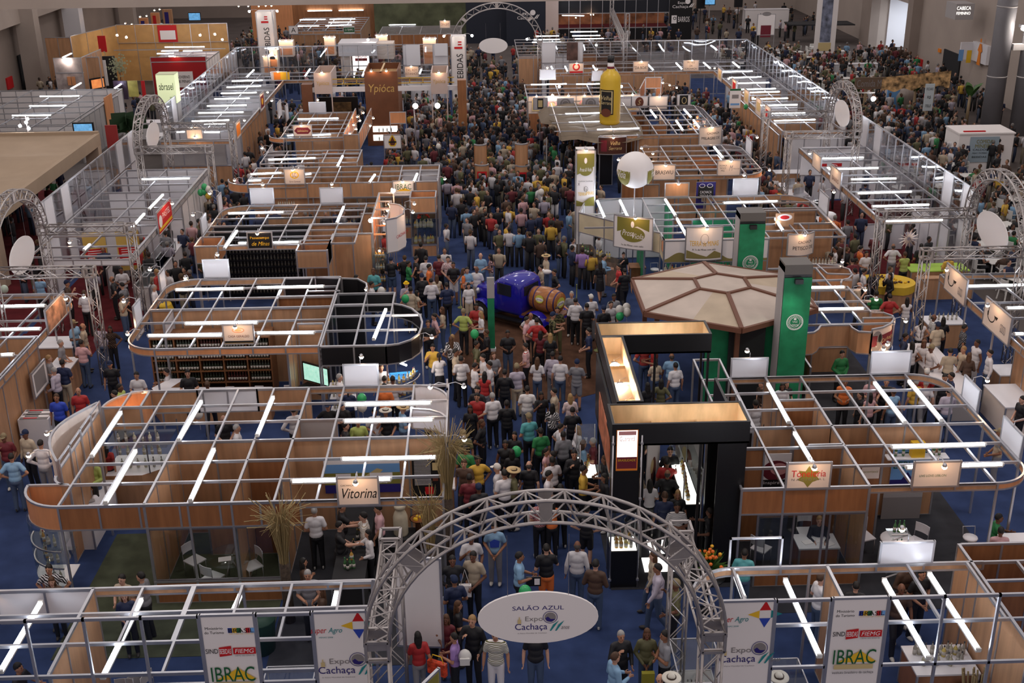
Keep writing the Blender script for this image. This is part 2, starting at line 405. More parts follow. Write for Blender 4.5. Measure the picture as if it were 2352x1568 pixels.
def bottles(x0,x1,y,z,n,where,cols=None,jit=.01,y1=None,sc=1.):
    for i in range(n):
        t = (i+.5)/n; ci = random.choice(cols) if cols else random.randrange(len(BC)); yy = y+((y1-y)*t if y1 is not None else 0)
        bott(bottle_mesh(*BC[ci],kind=ci % 2),(x0+(x1-x0)*t+random.uniform(-jit,jit),yy+random.uniform(-jit,jit),z),random.random()*6,sc,'bottles '+where,'glass bottle standing %s' % where)
def counter(x0,x1,y0,y1,h,label,front=None,top=None,name='counter',z0=0.):
    r = empty(name,((x0+x1)/2,(y0+y1)/2,z0),label,'counter')
    inst('counter_body',boxmesh(x1-x0,y1-y0,h-.04-.0,front or wood),r,(0,0,(h-.04)/2))
    inst('counter_top',boxmesh(x1-x0+.06,y1-y0+.06,.04,top or white),r,(0,0,h-.02))
    f = MB()
    for x in (-(x1-x0)/2,(x1-x0)/2):
        for y in (-(y1-y0)/2,(y1-y0)/2): f.cbox((x,y,(h-.04)/2),(.04,.04,h-.05),alu)
    f.obj('corner_frame',r); return r
def chair(x,y,rz,label,group=None,m=None,z=0.):
    key = ('chair',(m or white).name)
    if key not in SH:
        mm = m or white; st = MB(); st.box((-.2,-.2,.43),(.2,.2,.46),mm)
        bk = MB(); bk.ribbon([(-.18,.2),(-.09,.225),(0,.232),(.09,.225),(.18,.2)],.62,.86,.015,mm)
        for sx in (-1,1): bk.tube([(sx*.19,.2,.44),(sx*.185,.21,.86)],.011,alu,5)
        lg = MB(); lg.tube([(0,0,.44),(0,0,0)],.012,alu,5)
        SH[key] = (st.mesh('seat'),bk.mesh('backrest'),lg.mesh('leg'))
    a,b,c = SH[key]; r = empty('chair',(x,y,z),label,'chair',group,rz)
    inst('seat',a,r); inst('backrest',b,r)
    for sx in (-.18,.18):
        for sy in (-.18,.18): inst('leg',c,r,(sx,sy,0))
    return r
def stool(x,y,label,group=None,m=None):
    key = ('stool',(m or white).name)
    if key not in SH:
        s1 = MB(); s1.lathe((0,0,.74),[(.17,0),(.18,.03),(.17,.06)],m or white,14)
        s2 = MB(); s2.lathe((0,0,0),[(.2,0),(.2,.02),(.03,.04),(.025,.74)],alu,12); s2.tube([(.15*cos(t),.15*sin(t),.3) for t in [i*pi/6 for i in range(13)]],.01,alu,4)
        s3 = MB(); s3.tube([(-.15,.1,.78),(-.15,.16,1.0),(.15,.16,1.0),(.15,.1,.78)],.012,alu,5)
        SH[key] = (s1.mesh('seat'),s2.mesh('base'),s3.mesh('back_rail'))
    r = empty('bar_stool',(x,y,0),label,'stool',group)
    for n,q in zip(('seat','base','back_rail'),SH[key]): inst(n,q,r)
    return r
def balloon(p,col,label,r=.14,rest=0.):
    m = mat('balloon_%d%d%d' % tuple(int(c*99) for c in col),col,.25); b = MB()
    b.ell((0,0,0),(r,r,r*1.18),m,14,10); b.lathe((0,0,-r*1.18-.02),[(.018,0),(.004,.03)],m,6)
    o = b.obj('balloon',None,p); tag(o,label,'balloon')
    s = MB(); s.tube([(0,0,-r*1.18),(.02,.01,-r*1.18-.35)],.003,pl_white,4); s.obj('string',o); return o
def grass_bunch(x,y,z0,z1,label,n=110,spread=.34):
    """tied bunch of tall dry grass"""
    m = mat('dry_grass',(.32,.24,.11),.9); b = MB(); rnd = random.Random(int(x*100)+7)
    for i in range(n):
        a = rnd.random()*2*pi; rr = rnd.random()*.09; ex = spread*(.3+rnd.random())*(1 if rnd.random() < .85 else 1.5); h = z1-z0
        p = [(x+rr*cos(a),y+rr*sin(a),z0),(x+(rr+.02)*cos(a),y+(rr+.02)*sin(a),z0+h*.55),(x+(rr+ex*.35)*cos(a),y+(rr+ex*.35)*sin(a),z0+h*(.82+.1*rnd.random())),
             (x+(rr+ex)*cos(a),y+(rr+ex)*sin(a),z0+h*(.78+.25*rnd.random()))]
        b.tube(p,[.008,.007,.006,.012 if i % 3 == 0 else .003],m,3,False)
    o = b.obj('dried_grass_bunch'); tag(o,label,'plant'); t = MB()
    t.lathe((x,y,z0),[(.13,0),(.12,.6),(.115,(z1-z0)*.5)],mat('dark_wrapping',(.05,.035,.025),.9,noise=.5,nscale=14),9); t.obj('stem_wrap',o); return o
# ---------------------------------------------------------------- print colours
def pm(n,r,g,b): return mat('print_'+n,srgb(r,g,b),.6)
K_ = pm('black',22,20,20); R_ = pm('red',190,25,30); B_ = pm('blue',45,70,170); NV = pm('navy',42,32,110); Y_ = pm('yellow',225,180,40); GR = pm('green',25,90,50)
TL = pm('teal',30,130,135); GY = pm('grey',130,125,125); OL = pm('olive',128,122,52); OR_ = pm('orange',225,130,40); BR_ = pm('brown',100,50,32); WH = pm('white',235,230,230); TN = pm('tan',200,180,130); PK = pm('pink',214,150,150); LB = pm('sky',110,160,215)
MR = pm('maroon',110,30,45)
# ---------------------------------------------------------------- hall shell
b = MB(); b.box((-60,-5,-.2),(60,150,0),concrete); struct(b,'floor','grey brown concrete hall floor')
b = MB(); b.box((-17.3,8,.0),(19.6,93,.012),carpet); tag(b.obj('blue_carpet'),'deep blue exhibition carpet over the whole hall aisle','carpet',kind='structure')
def rug(pts,m,z,label,name='carpet'):
    b = MB(); b.prism(pts,z-.008,z,m); tag(b.obj(name),label,'carpet',kind='structure')
def rr(x0,y0,x1,y1): return [(x0,y0),(x1,y0),(x1,y1),(x0,y1)]
rug(rr(-9.7,21.4,-4.95,26.6),c_green,.022,'dull green carpet square inside the front left stand')
rug(rr(5.9,22.4,12.4,29.7),c_grey,.022,'dark grey carpet inside the front right stand')
rug(rr(-4.9,20.9,-1.1,26.6),c_grey,.022,'dark grey carpet behind the black tasting table')
rug(rr(2.9,23.5,5.95,26.5),c_grey,.022,'dark grey carpet under the black display stand')
rug(rr(-17.1,41,-13.2,57),c_red,.022,'dark red carpet in the left food stand')
rug(rr(-17.2,26,-14,41),c_red,.02,'dark red carpet at the left exit')
rug(rr(-30,30,-17.4,62),c_red,.012,'dark red carpet outside the left partition')
rug(rr(15.2,44.8,19.5,57),c_red,.022,'dark red carpet in the right food stand')
rug(rr(9.6,30.2,12.9,38.4),c_grey,.022,'dark grey carpet in the curved wood stand')
rug([(1.9+3.3*cos(t*pi/12),38.3+4.3*sin(t*pi/12)) for t in range(24)],c_brown,.022,'round brown carpet under the old blue pickup')
# walls
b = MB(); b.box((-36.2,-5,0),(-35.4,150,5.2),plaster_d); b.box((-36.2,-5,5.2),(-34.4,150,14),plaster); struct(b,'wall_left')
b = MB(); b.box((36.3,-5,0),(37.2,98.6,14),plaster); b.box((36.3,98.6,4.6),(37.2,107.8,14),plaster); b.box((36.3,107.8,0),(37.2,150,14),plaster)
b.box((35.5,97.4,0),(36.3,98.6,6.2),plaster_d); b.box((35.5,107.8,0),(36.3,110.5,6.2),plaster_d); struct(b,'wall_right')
b = MB(); b.box((-40,137,0),(40,138,14),plaster); b.box((-40,136.8,0),(16,137,14),plaster_d); struct(b,'wall_back')
b = MB(); b.box((-36,60,9.66),(36,61,11.6),plaster); struct(b,'trim_1','pale concrete beam crossing the hall high up')
for i,y in enumerate((91.5,102.0,118)):
    b = MB(); b.box((-34.8,y,0),(-33.4,y+1.1,14),white if i == 1 else plaster); tag(b.obj('pillar'),'tall square wall pillar on the left hall wall',None,None,'structure')
# lit doorway in the right wall
b = MB(); b.box((37.1,98.6,0),(41,98.8,4.6),white); b.box((41,98.6,0),(41.2,107.8,4.8),white); b.box((37.1,107.6,0),(41,107.8,4.6),white); b.box((37.1,98.6,4.6),(41.2,107.8,4.7),white)
for y in (101.5,104.6): b.box((40.9,y-.05,0),(41,y+.05,4.6),grey)
b.box((40.9,98.6,3.2),(41,107.8,3.3),grey); struct(b,'door_1','tall bright doorway recess in the right wall')
l = bpy.data.lights.new('doorway_lamp','AREA'); l.size = 3; l.energy = 420; l.color = (.85,.92,1); o = bpy.data.objects.new('doorway_lamp',l); COL.objects.link(o); o.location = (39,103,4.5)
def wallbox(name,X,px,m,label,cat=None,t=.12,kind=None):      # flat thing on an x = X wall given by two pixels
    a,c = XP(px[0],px[1],X),XP(px[2],px[3],X); b = MB(); s = -1 if X > 0 else 1
    b.box((min(X,X+s*t),min(a.y,c.y),max(.02,min(a.z,c.z))),(max(X,X+s*t),max(a.y,c.y),max(a.z,c.z)),m); return tag(b.obj(name),label,cat,None,kind)
wallbox('door_2',36.3,(2172,112,2198,210),dark,'dark doorway in the right wall',kind='structure')
wallbox('door_3',-35.4,(38,128,62,215),dark,'dark recess in the left wall',kind='structure')
wallbox('red_board',36.3,(2104,130,2118,158),R_,'red square fire board on the right hall wall','board')
wallbox('red_board',-35.4,(12,180,29,200),R_,'red square board on the left hall wall','board')
wallbox('exit_sign',36.3,(2158,111,2162,121),OR_,'small orange exit sign on the right hall wall','sign')
def pillar(x,y,r,h,label):
    b = MB(); b.lathe((x,y,0),[(r,0),(r,h)],mat('pillar_grey',(.19,.185,.20),.5,noise=.08,nscale=.6),28); b.lathe((x,y,0),[(r*1.12,0),(r*1.12,.5),(r,.6)],grey,28)
    for z in (4,8,12): b.lathe((x,y,z),[(r*1.02,0),(r*1.02,.08)],grey,28)
    tag(b.obj('pillar'),label,None,None,'structure')
pillar(30.6,68.9,.56,15,'round grey steel pillar, inner of the right pair'); pillar(32.25,68.6,.56,15,'round grey steel pillar, outer of the right pair')
b = MB()
for z in (5.6,8.9): b.box((31.1,68.4,z),(31.75,68.8,z+.35),grey)
b.box((31.3,68.2,6.9),(31.6,68.6,7.05),alu); tag(b.obj('pillar_bracket'),'steel brackets joining the two round pillars','bracket')
b = MB(); b.ell((31.45,68.0,6.85),(.26,.2,.1),bulbw_m,12,6); tag(b.obj('floodlight'),'oval white floodlight between the round grey pillars','lamp')
# toilets sign block
o = wallbox('toilet_sign',36.3,(2243,94,2271,150),white,'white toilets sign panel on the right wall with an orange figure','sign',t=.25); ya = XP(2243,94,36.3).y; p0,p1 = YP(2208,97,ya),YP(2243,136,ya); b = MB(); b.box((p0.x,ya-.1,p1.z),(36.3,ya+.1,p0.z),white); b.obj('side_panel',o)
q = decal([('p',[(-.3,-.9),(.3,-.9),(.18,.0),(.4,.1),(.15,.6),(-.15,.6),(-.4,.1),(-.18,.0)],OR_),('e',0,.82,.3,.3,OR_)],0).obj('figure_symbol',o,XP(2250,120,36.0)); q.rotation_euler.z = -pi/2
decal([('r',-.6,0,.35,.8,LB),('r',0,-.1,.35,.9,Y_),('r',.5,.1,.3,.7,PK)],0).obj('colour_symbols',o,((p0.x+p1.x)/2,ya-.12,(p0.z+p1.z)/2-.3))
b = MB(); b.box((33.9,84.5,5.3),(35.2,86.4,6.4),grey); o = b.obj('camera_sign'); tag(o,'lit grey sign box above the toilets sign','sign')
decal([('t','CABECA',-.1,.25,1.,.24,litw),('t','FEMININO',-.1,-.1,1.,.2,litw)],0).obj('print',o,(34.55,84.49,5.85))
# basketball-like cage on the wall
b = MB()
for t in range(12): b.tube([(34.5+.7*cos(t*pi/6),101+.7*sin(t*pi/6),6.6),(34.5+.7*cos(t*pi/6),101+.7*sin(t*pi/6),10)],.03,alu_dk,4)
for z in (6.6,7.7,8.8,10): b.tube([(34.5+.7*cos(t*pi/6),101+.7*sin(t*pi/6),z) for t in range(13)],.035,alu_dk,4)
b.bar((35.2,101,8.2),(36.3,101,8.2),.08,.08,alu_dk); b.bar((35.2,101,8.2),(36.3,101,9.6),.06,.06,alu_dk); tag(b.obj('ladder_cage'),'dark steel ladder cage high on the right wall','cage')
# ---------------------------------------------------------------- tall clear partition round the blue hall
def partition(p0,p1,code,label,z1=3.96,zs=None):
    r = empty('clear_partition',(*p0,0),label,'partition'); n = len(code); dx,dy = (p1[0]-p0[0])/n,(p1[1]-p0[1])/n; L = hypot(dx,dy); rz = atan2(dy,dx)
    fr = MB()
    for i in range(n+1): fr.cbox((dx*i,dy*i,z1/2),(.05,.05,z1),alu,rz)
    for z in (z1,2.5 if zs is None else zs,.06):
        fr.bar((0,0,z-.03),(dx*n,dy*n,z-.03),.05,.06,alu)
    fr.obj('partition_frame',r)
    for i,c in enumerate(code):
        if c == ' ': continue
        m = {'g': glass_m if p0[1] > 20 else glass_f,'w': white,'d': grey}[c]
        inst('clear_pane' if c == 'g' else 'white_panel',boxmesh(L-.04,.012,z1-.08,m),r,(dx*(i+.5),dy*(i+.5),z1/2),rz)
    return r
partition((-17.3,58.3),(-17.3,44.3),'wgwgggggggwgww','tall clear partition along the left food stand, white end panels')
partition((-17.35,86.2),(-17.35,64.4),'g'*18+'wgw','tall clear partition along the far left row of stands')
partition((19.5,58.8),(19.5,44.5),'wgw'+'g'*8+'wgw','tall clear partition along the right food stand, white end panels')
partition((19.5,86.2),(19.5,61.4),'g'*21+'wgw','tall clear partition along the far right row of stands')
partition((-17.35,86.2),(-2.2,86.2),'ggggggggggg'+'wgw','tall clear partition across the far left end of the hall')
partition((4.6,86.2),(19.5,86.2),'wgwg'+'g'*11,'tall clear partition across the far right end of the hall')
YF = 17.35
xl = [YP(p,q,YF).x for p,q in ((189,1415),(322,1411),(453,1405),(585,1401),(713,1397))]
partition((2*xl[0]-xl[2],YF),(xl[2],YF),'gggg','clear front partition panes left of the ministry banner')
partition((xl[3],YF),(xl[4],YF),'g','clear front partition pane between the two left banners')
xr = [YP(p,q,YF).x for p,q in ((1784,1372),(1911,1370),(2044,1368),(2172,1365),(2303,1363))]
partition((xr[0],YF),(xr[1],YF),'g','clear front partition pane between the two right banners')
partition((xr[2],YF),(xr[4]+1.95,YF),'gggg','clear front partition panes right of the tourism banners')
# banners in the front partition
def logo_expo(cx,cz,s):
    return [('t','Expo',cx-.06*s,cz+.09*s,.36*s,.15*s,GY),('t','Cachaça',cx-.12*s,cz-.10*s,.66*s,.19*s,NV),('t','A Feira Mundial da Cachaça',cx-.1*s,cz-.245*s,.6*s,.03*s,GY),
            ('o',cx+.27*s,cz+.14*s,.30*s,.30*s,.012*s,NV),('e',cx+.27*s,cz+.14*s,.23*s,.23*s,GY),('p',[(cx+.17*s,cz+.12*s),(cx+.2*s,cz+.05*s),(cx+.3*s,cz+.03*s),(cx+.38*s,cz+.1*s),(cx+.28*s,cz+.1*s),(cx+.22*s,cz+.16*s)],NV),
            ('p',[(cx+.26*s,cz-.19*s),(cx+.29*s,cz-.19*s),(cx+.45*s,cz+.06*s),(cx+.33*s,cz-.04*s)],TL),('p',[(cx+.37*s,cz-.19*s),(cx+.4*s,cz-.19*s),(cx+.56*s,cz+.06*s),(cx+.44*s,cz-.04*s)],TL),('t','anos',cx+.58*s,cz-.12*s,.17*s,.07*s,GY,.4),
            ('r',cx-.36*s,cz+.05*s,.07*s,.1*s,TN),('r',cx-.36*s,cz+.13*s,.02*s,.07*s,TN)]
def logo_brasil(cx,cz,s):
    cs = (B_,Y_,GR,WH,R_,LB); it = [('r',cx+(i-2.5)*s/6,cz,s/6,s*.22,cs[i]) for i in range(6)]
    return it+[('t','BRASIL',cx,cz,s*.95,s*.19,K_),('t','UM PAIS DE TODOS',cx,cz-.15*s,s*.9,.04*s,Y_)]
def logo_super(cx,cz,s):
    d = [(0,.0,0,.33),(0,0,.33,0),(0,0,0,-.33),(0,0,-.33,0)]; cs = (R_,TL,B_,Y_); it = []
    ox,oz = cx+.34*s,cz+.08*s; k = .11*s; L = .3*s
    sq = [(-k,k*.8),(k,k*.8),(k,-k*.8),(-k,-k*.8)]; tip = [(0,L),(L*1.1,0),(0,-L),(-L*1.1,0)]
    for i in range(4):
        a,c = sq[i],sq[(i+1) % 4]; it.append(('p',[(ox+a[0],oz+a[1]),(ox+tip[i][0],oz+tip[i][1]),(ox+c[0],oz+c[1])],cs[i]))
    return it+[('t','super',cx-.41*s,cz-.05*s,.30*s,.13*s,R_,.3),('t','Agro',cx-.1*s,cz-.03*s,.26*s,.15*s,TL,.3),('t','MINAS 2008',cx-.28*s,cz-.17*s,.26*s,.03*s,TL)]
def ministry(w,zt,low):
    it = [('t','Ministério',-.25,zt-.27,.31,.055,K_),('t','do Turismo',-.25,zt-.36,.34,.055,K_)]+logo_brasil(.23,zt-.32,.47)
    it += [('t','SIND',-.33,zt-.75,.22,.10,K_),('p',[(-.2,zt-.67),(.02,zt-.64),(.02,zt-.84),(-.2,zt-.87)],R_),('t','BEBIDAS',-.09,zt-.755,.2,.11,WH),('r',.25,zt-.75,.4,.14,R_),('t','FIEMG',.25,zt-.75,.34,.09,WH,.2),('t','CIEMG SESI SENAI IEL',.25,zt-.85,.36,.03,GY)]
    it += [('p',[(-.3,zt-1.37),(.1,zt-1.12),(.42,zt-1.37)],Y_),('t','IBRAC',0,zt-1.25,.78,.32,GR),('r',0,zt-1.47,.72,.1,TN),('t','instituto brasileiro da cachaça',0,zt-1.60,.76,.07,K_)]
    if low: it += [('t','Belotur',-.17,zt-2.05,.52,.15,K_),('r',-.13,zt-2.2,.6,.08,R_),('p',[(.2,zt-2.1),(.3,zt-1.98),(.36,zt-1.98),(.45,zt-2.1),(.4,zt-2.06),(.33,zt-2.03)],K_),('r',.42,zt-2.02,.03,.22,K_)]
    return it
def banner(x0,x1,items,label):
    w = x1-x0; r = sign(Vector(((x0+x1)/2,YF,1.98)),w-.05,3.94,0,items,label,'banner_panel',cream if 0 else offw,cat='banner'); return r
T = 3.94/2
banner(xl[2],xl[3],ministry(1,T,False),'tall white banner with ministry, green institute and red sponsor logos, left front row')
banner(xl[4],xl[4]+1.0,[*logo_super(0,T-.36,.95),*logo_expo(.0,T-1.15,1.0)],'tall white banner with diamond and globe logos left of the arch')
banner(xr[0]-1.02,xr[0],[*logo_super(0,T-.36,.95),*logo_expo(.0,T-1.15,1.0),('p',[(-.33,T-2.1),(-.2,T-1.9),(-.07,T-2.1)],R_),('t','GOVERNO',.2,T-1.88,.52,.11,K_),('t','DE MINAS',.2,T-2.04,.52,.11,K_)],'tall white banner with diamond and globe logos right of the arch')
banner(xr[1],xr[2],ministry(1,T,True),'tall white banner with ministry, green institute and city tourism logos, right front row')
# ---------------------------------------------------------------- truss portals
def portal(xs,ys,label,arch=None,rise=2.55,w=.3,skip=()):
    x0,x1 = xs; y0,y1 = ys; r = empty('truss_portal',((x0+x1)/2,(y0+y1)/2,0),label,'truss gate')
    for i,(x,y) in enumerate(((x0,y0),(x1,y0),(x0,y1),(x1,y1))):
        if i not in skip: truss((x,y,0),(x,y,3.85),r,'truss_leg',w)
        c = MB(); c.cbox((x,y,4),(w+.06,w+.06,w+.06),truss_m); me = c.mesh('corner_block');
        # open corner block: only edges
        c = MB(); q = (w+.04)/2
        for sx in (-q,q):
            for sy in (-q,q):
                c.bar((x+sx,y+sy,4-q),(x+sx,y+sy,4+q),.05,.05,truss_m); c.bar((x-q,y+sx,4+sy),(x+q,y+sx,4+sy),.05,.05,truss_m); c.bar((x+sx,y-q,4+sy),(x+sx,y+q,4+sy),.05,.05,truss_m)
        me = c.mesh('corner_block'); me.transform(Matrix.Translation(-Vector(r.location))); inst('corner_block',me,r)
    if arch == 'y0':
        truss((x0,y0+.2,4),(x0,y1-.2,4),r); truss((x1,y0+.2,4),(x1,y1-.2,4),r); truss_arch((x0,y0),(x1,y0),4.1,rise,r,w=.4)
    else:
        truss((x0+.2,y0,4),(x1-.2,y0,4),r); truss((x0+.2,y1,4),(x1-.2,y1,4),r)
        X = x0 if arch == 'x0' else x1; truss_arch((X,y0),(X,y1),4.1,rise,r,w=.36,depth=.3)
    return r
portal((-1.9,3.74),(16.3,19.5),'big aluminium truss arch over the front aisle','y0',2.5,w=.34)
portal((-15.9,-12.75),(36.3,41.1),'truss gate with round arch at the near left cross aisle','x0',1.75,.26)
portal((14.65,17.95),(36.4,41.0),'truss gate with round arch at the near right cross aisle','x1',1.85,.26)
portal((-15.75,-12.5),(53.6,58.8),'truss gate with round arch at the far left cross aisle','x0',1.7,.26)
portal((14.6,17.85),(54.4,59.1),'truss gate with round arch at the far right cross aisle','x1',1.75,.26)
r = empty('truss_portal',(1.3,87.5,0),'round truss arch at the far end of the main aisle','truss gate')
for x in (-1.7,4.5): truss((x,87.2,0),(x,87.2,3.6),r,'truss_leg',.28)
truss_arch((-1.7,87.2),(4.5,87.2),3.8,2.65,r,w=.4)
def oval(c,rz,items,label,w=2.02,h=1.02):
    b = MB(); n = 40
    vs = [(w/2*cos(2*pi*i/n),s*.02,h/2*sin(2*pi*i/n)) for s in (-1,1) for i in range(n)]
    b.add(vs,[(i,(i+1) % n,n+(i+1) % n,n+i) for i in range(n)]+[tuple(range(n))[::-1],tuple(range(n,2*n))],offw)
    o = b.obj('oval_sign',None,c,rz); tag(o,label,'sign'); k = MB()
    for x in (-w*.25,w*.25): k.tube([(x,0,h*.42),(x,0,1.6)],.005,alu_dk,4)
    k.obj('hanging_wire',o)
    if items: decal(items,-.022).obj('print',o)
ov = YP(1236,1417,16.3)
oval(ov,0,[('t','SALÃO AZUL',0,.21,.86,.1,NV),*logo_expo(-.02,-.1,.82)],'large white oval hall name sign hanging in the front arch')
oval((-15.9,38.95,3.75),pi/2,[],'blank white oval sign in the near left truss arch',2.3,1.2)
oval((17.9,38.9,3.95),-pi/2,[],'blank white oval sign in the near right truss arch',2.6,1.25)
oval((-15.75,56.3,4.1),pi/2,[],'blank white oval sign in the far left truss arch',2.3,1.2)
oval((17.85,57.0,4.45),-pi/2,[],'blank white oval sign in the far right truss arch',2.4,1.25)
oval(YP(1133,105,87.2),0,[],'blank white oval sign in the arch at the far aisle end',2.1,1.1)
def sign_xp(X,x0,y0,x1,y1,items=(),label='',face=1,lampd=0,**k):
    a,c = XP(x0,y0,X),XP(x1,y1,X)
    return sign_x(X,min(a.y,c.y),max(a.y,c.y),min(a.z,c.z),max(a.z,c.z),face,items,label,lampd,**k)
def one(s,m=K_,w=.8,h=.3,sh=0.): return lambda W,H: [('t',s,0,0,W*w,H*h,m,sh)]
def rnd_print(W,H): return [('r',0,0,W*.8,H*.8,TN),('r',0,H*.1,W*.5,H*.3,BR_)]
def poster(Y,x0,y0,x1,y1,items,label,m=None,fr=False):
    a = YP(x0,y0,Y); c = YP(x1,y1,Y); w = abs(c.x-a.x); h = abs(a.z-c.z)
    b = MB(); b.box((-w/2,-.01,-h/2),(w/2,.01,h/2),m or offw); o = b.obj('poster',None,((a.x+c.x)/2,Y,(a.z+c.z)/2)); tag(o,label,'poster')
    if items: decal(items(w,h) if callable(items) else items,-.012).obj('print',o)
    return o
def blank_back(Y,x0,y0,x1,y1,label,**k): return sign_y(Y,x0,y0,x1,y1,(),label,-1,m=white,**k)

# ======================= front left stand (cream sign with script lettering)
s = Booth('exhibition_stand',-5.4,26.5,'wood and aluminium stand at front left with cream script sign and rounded corners')
LF = s; xs = [-9.8,-8.83,-7.85,-6.86,-5.87,-4.9,-3.93,-2.96,-1.99,-1.03]; ys = [23.47,24.5,25.5,26.57,27.66,28.7,29.7]
s.grid(xs,ys)
s.posts((-9.8,23.47),(-7.85,23.47),(-6.86,23.47),(-5.87,23.47),(-4.9,23.47),(-1.03,23.47),(-1.03,26.57),(-1.03,28.7),(-9.8,26.57),(-9.8,28.7),(-7.85,29.7),(-4.9,29.7),(-1.99,29.7),(-9.3,29.7))
s.post(-1.03,28.7,3.3); s.post(-1.03,25.5,3.3)
s.fascia([(-9.8,23.47),(-4.3,23.47)],2.05,m=wood_dk); s.band([(-4.3,23.47),(-1.03,23.47)])
s.fascia(arc(-9.8,24.5,1.03,180,270),2.05,m=wood_or); s.fascia([(-10.83,24.5),(-9.9,24.5)],2.05,m=wood_or); s.fascia(arc(-9.85,24.9,.45,180,270),2.05)
s.fascia(arc(-9.3,28.7,1.02,180,90),2.0,m=wood_or); s.fascia([(-10.3,28.7),(-9.3,28.7)],2.0,m=wood); s.fascia([(-9.3,28.7),(-9.3,29.7)],2.0,m=wood_or)
s.fascia([(-9.3,29.7),(-8.0,29.7)],2.0); s.fascia([(-8.0,29.7),(-6.35,29.7)],2.0,m=white); s.fascia([(-6.35,29.7),(-4.9,29.7)],2.0); s.band([(-4.9,29.7),(-1.99,29.7)])
s.fascia(arc(-1.99,28.74,.96,90,0),1.95,m=white); s.fascia([(-1.99,28.2),(-1.5,28.1),(-1.2,27.9),(-1.03,27.6)],2.1,m=white)
s.wall(-7.85,26.57,-1.03,26.57); s.wall(-7.85,23.47,-7.85,26.57); s.wall(-5.87,25.5,-4.9,25.5,wood_dk); s.wall(-5.87,23.6,-5.87,26.57); s.wall(-4.9,24.5,-4.9,29.7)
s.wall(-4.9,27.66,-3.93,27.66,grey); s.wall(-10.35,25.3,-10.35,28.5)
bow = [(-10.35+.62*-sin(pi*i/10)*1.0,25.2+3.3*i/10) for i in range(11)]
o = s.run('curved_sign_board',bow,1.95,2.95,cream)
f = MB()
for y in (25.2,26.0,26.85,27.7,28.5): f.bar((-10.3,y,1.9),(-10.3,y,2.98),.04,.04,alu)
f.bar((-10.3,25.2,2.96),(-10.3,28.5,2.96),.04,.04,alu); s.put('sign_brace',f)
s.pane(-7.85,23.47,-4.9,23.47,.62,2.05); s.wall(-7.85,23.47,-4.9,23.47,wood_dk,0,.62); s.wall(-7.0,25.5,-5.87,25.5,wood,0,1.2)
for x,y in ((-10.95,26.3),(-10.9,27.5)): lamp((x,y,2.5),-1,-.1,'warm clip lamp on the curved cream board','clip lamps on the curved cream board',arm=.5)
lamp((-9.5,29.0,2.35),-.7,.3,'warm lamp inside the orange round corner column',None,arm=.2)
for c in ((-1.03,28.5,3.1,1),(-1.03,28.5,3.1,-1),(-1.0,25.6,3.0,1)): lamp(c[:3],c[3],0,'warm clip lamp on the tall corner post by the dry grass','clip lamps by the dry grass bunches',arm=.45)
sign_y(23.4,773,1098,872,1157,[('t','CACHAÇA',-.24,.16,.3,.05,K_),('t','Vitorina',.03,-.04,.78,.26,K_,.35)],'cream sign board with black script word over the front left stand',m=cream)
blank_back(29.75,788,838,870,884,'blank white back of a sign board behind the front left stand')
poster(26.5,742,1053,921,1128,lambda w,h: [('r',0,.2*h,w,.25*h,LB),('r',0,-.1*h,w,.35*h,OL),('p',[(-.1*w,-.2*h),(.1*w,-.2*h),(.28*w,.15*h),(.2*w,.2*h)],TN),('r',.25*w,.02*h,.3*w,.1*h,WH),('r',-.25*w,.02*h,.2*w,.08*h,WH),('r',0,-.38*h,w,.24*h,NV),('t','Vitorina',.25*w,-.2*h,.15*w,.07*h,WH,.2)],'wide farm landscape poster on the wood wall of the front left stand')
poster(26.5,945,1053,1012,1138,lambda w,h: [('r',0,0,w,h,K_)]+[('r',-.12*w,.42*h-.035*i*h,.6*w,.012*h,WH) for i in range(18)]+[('r',.34*w,.3*h,.2*w,.2*h,TN),('r',.34*w,0,.2*w,.16*h,BR_),('r',.1*w,-.33*h,.3*w,.2*h,R_)],'dark poster with dense white text beside the farm landscape poster')
tube_px(210,1045,277,945,'the front left stand'); tube_px(242,1152,311,1033,'the front left stand'); tube_px(410,1008,462,920,'the front left stand'); tube_px(437,1147,491,1030,'the front left stand'); tube_px(590,998,627,910,'the front left stand')
tube_px(792,927,990,923,'the front left stand'); tube_px(790,965,995,962,'the front left stand'); tube_px(785,1052,1002,1048,'the front left stand'); tube_px(670,1103,898,1098,'the front left stand')
# curved glass showcase at the stand's corner
r = empty('glass_showcase',(-9.9,24.4,0),'round glass corner showcase with bottles below the orange corner','showcase')
for z,mm in ((.55,white),(1.05,pane_m),(1.5,pane_m)):
    q = MB(); q.prism([(0,0)]+arc(0,0,.95,180,270),z-.02,z,mm); q.obj('shelf',r)
    q = MB(); q.ribbon(arc(0,0,.96,180,270),z-.03,z+.01,.03,alu); q.obj('shelf_edge',r)
q = MB(); q.ribbon(arc(0,0,.98,180,270),.55,2.05,.01,pane_m); q.obj('curved_glass',r)
q = MB(); q.ribbon(arc(0,0,.9,180,270),0,.53,.03,wood_dk); q.obj('showcase_base',r)
for z in (.55,1.05,1.5):
    for k in range(5):
        a = radians(188+k*16); bott(bottle_mesh(*BC[(0,3,1)[k % 3]],kind=k % 2),(-9.9+.72*cos(a),24.4+.72*sin(a),z),0,1,'bottles in the round showcase','clear bottle in the round glass corner showcase')
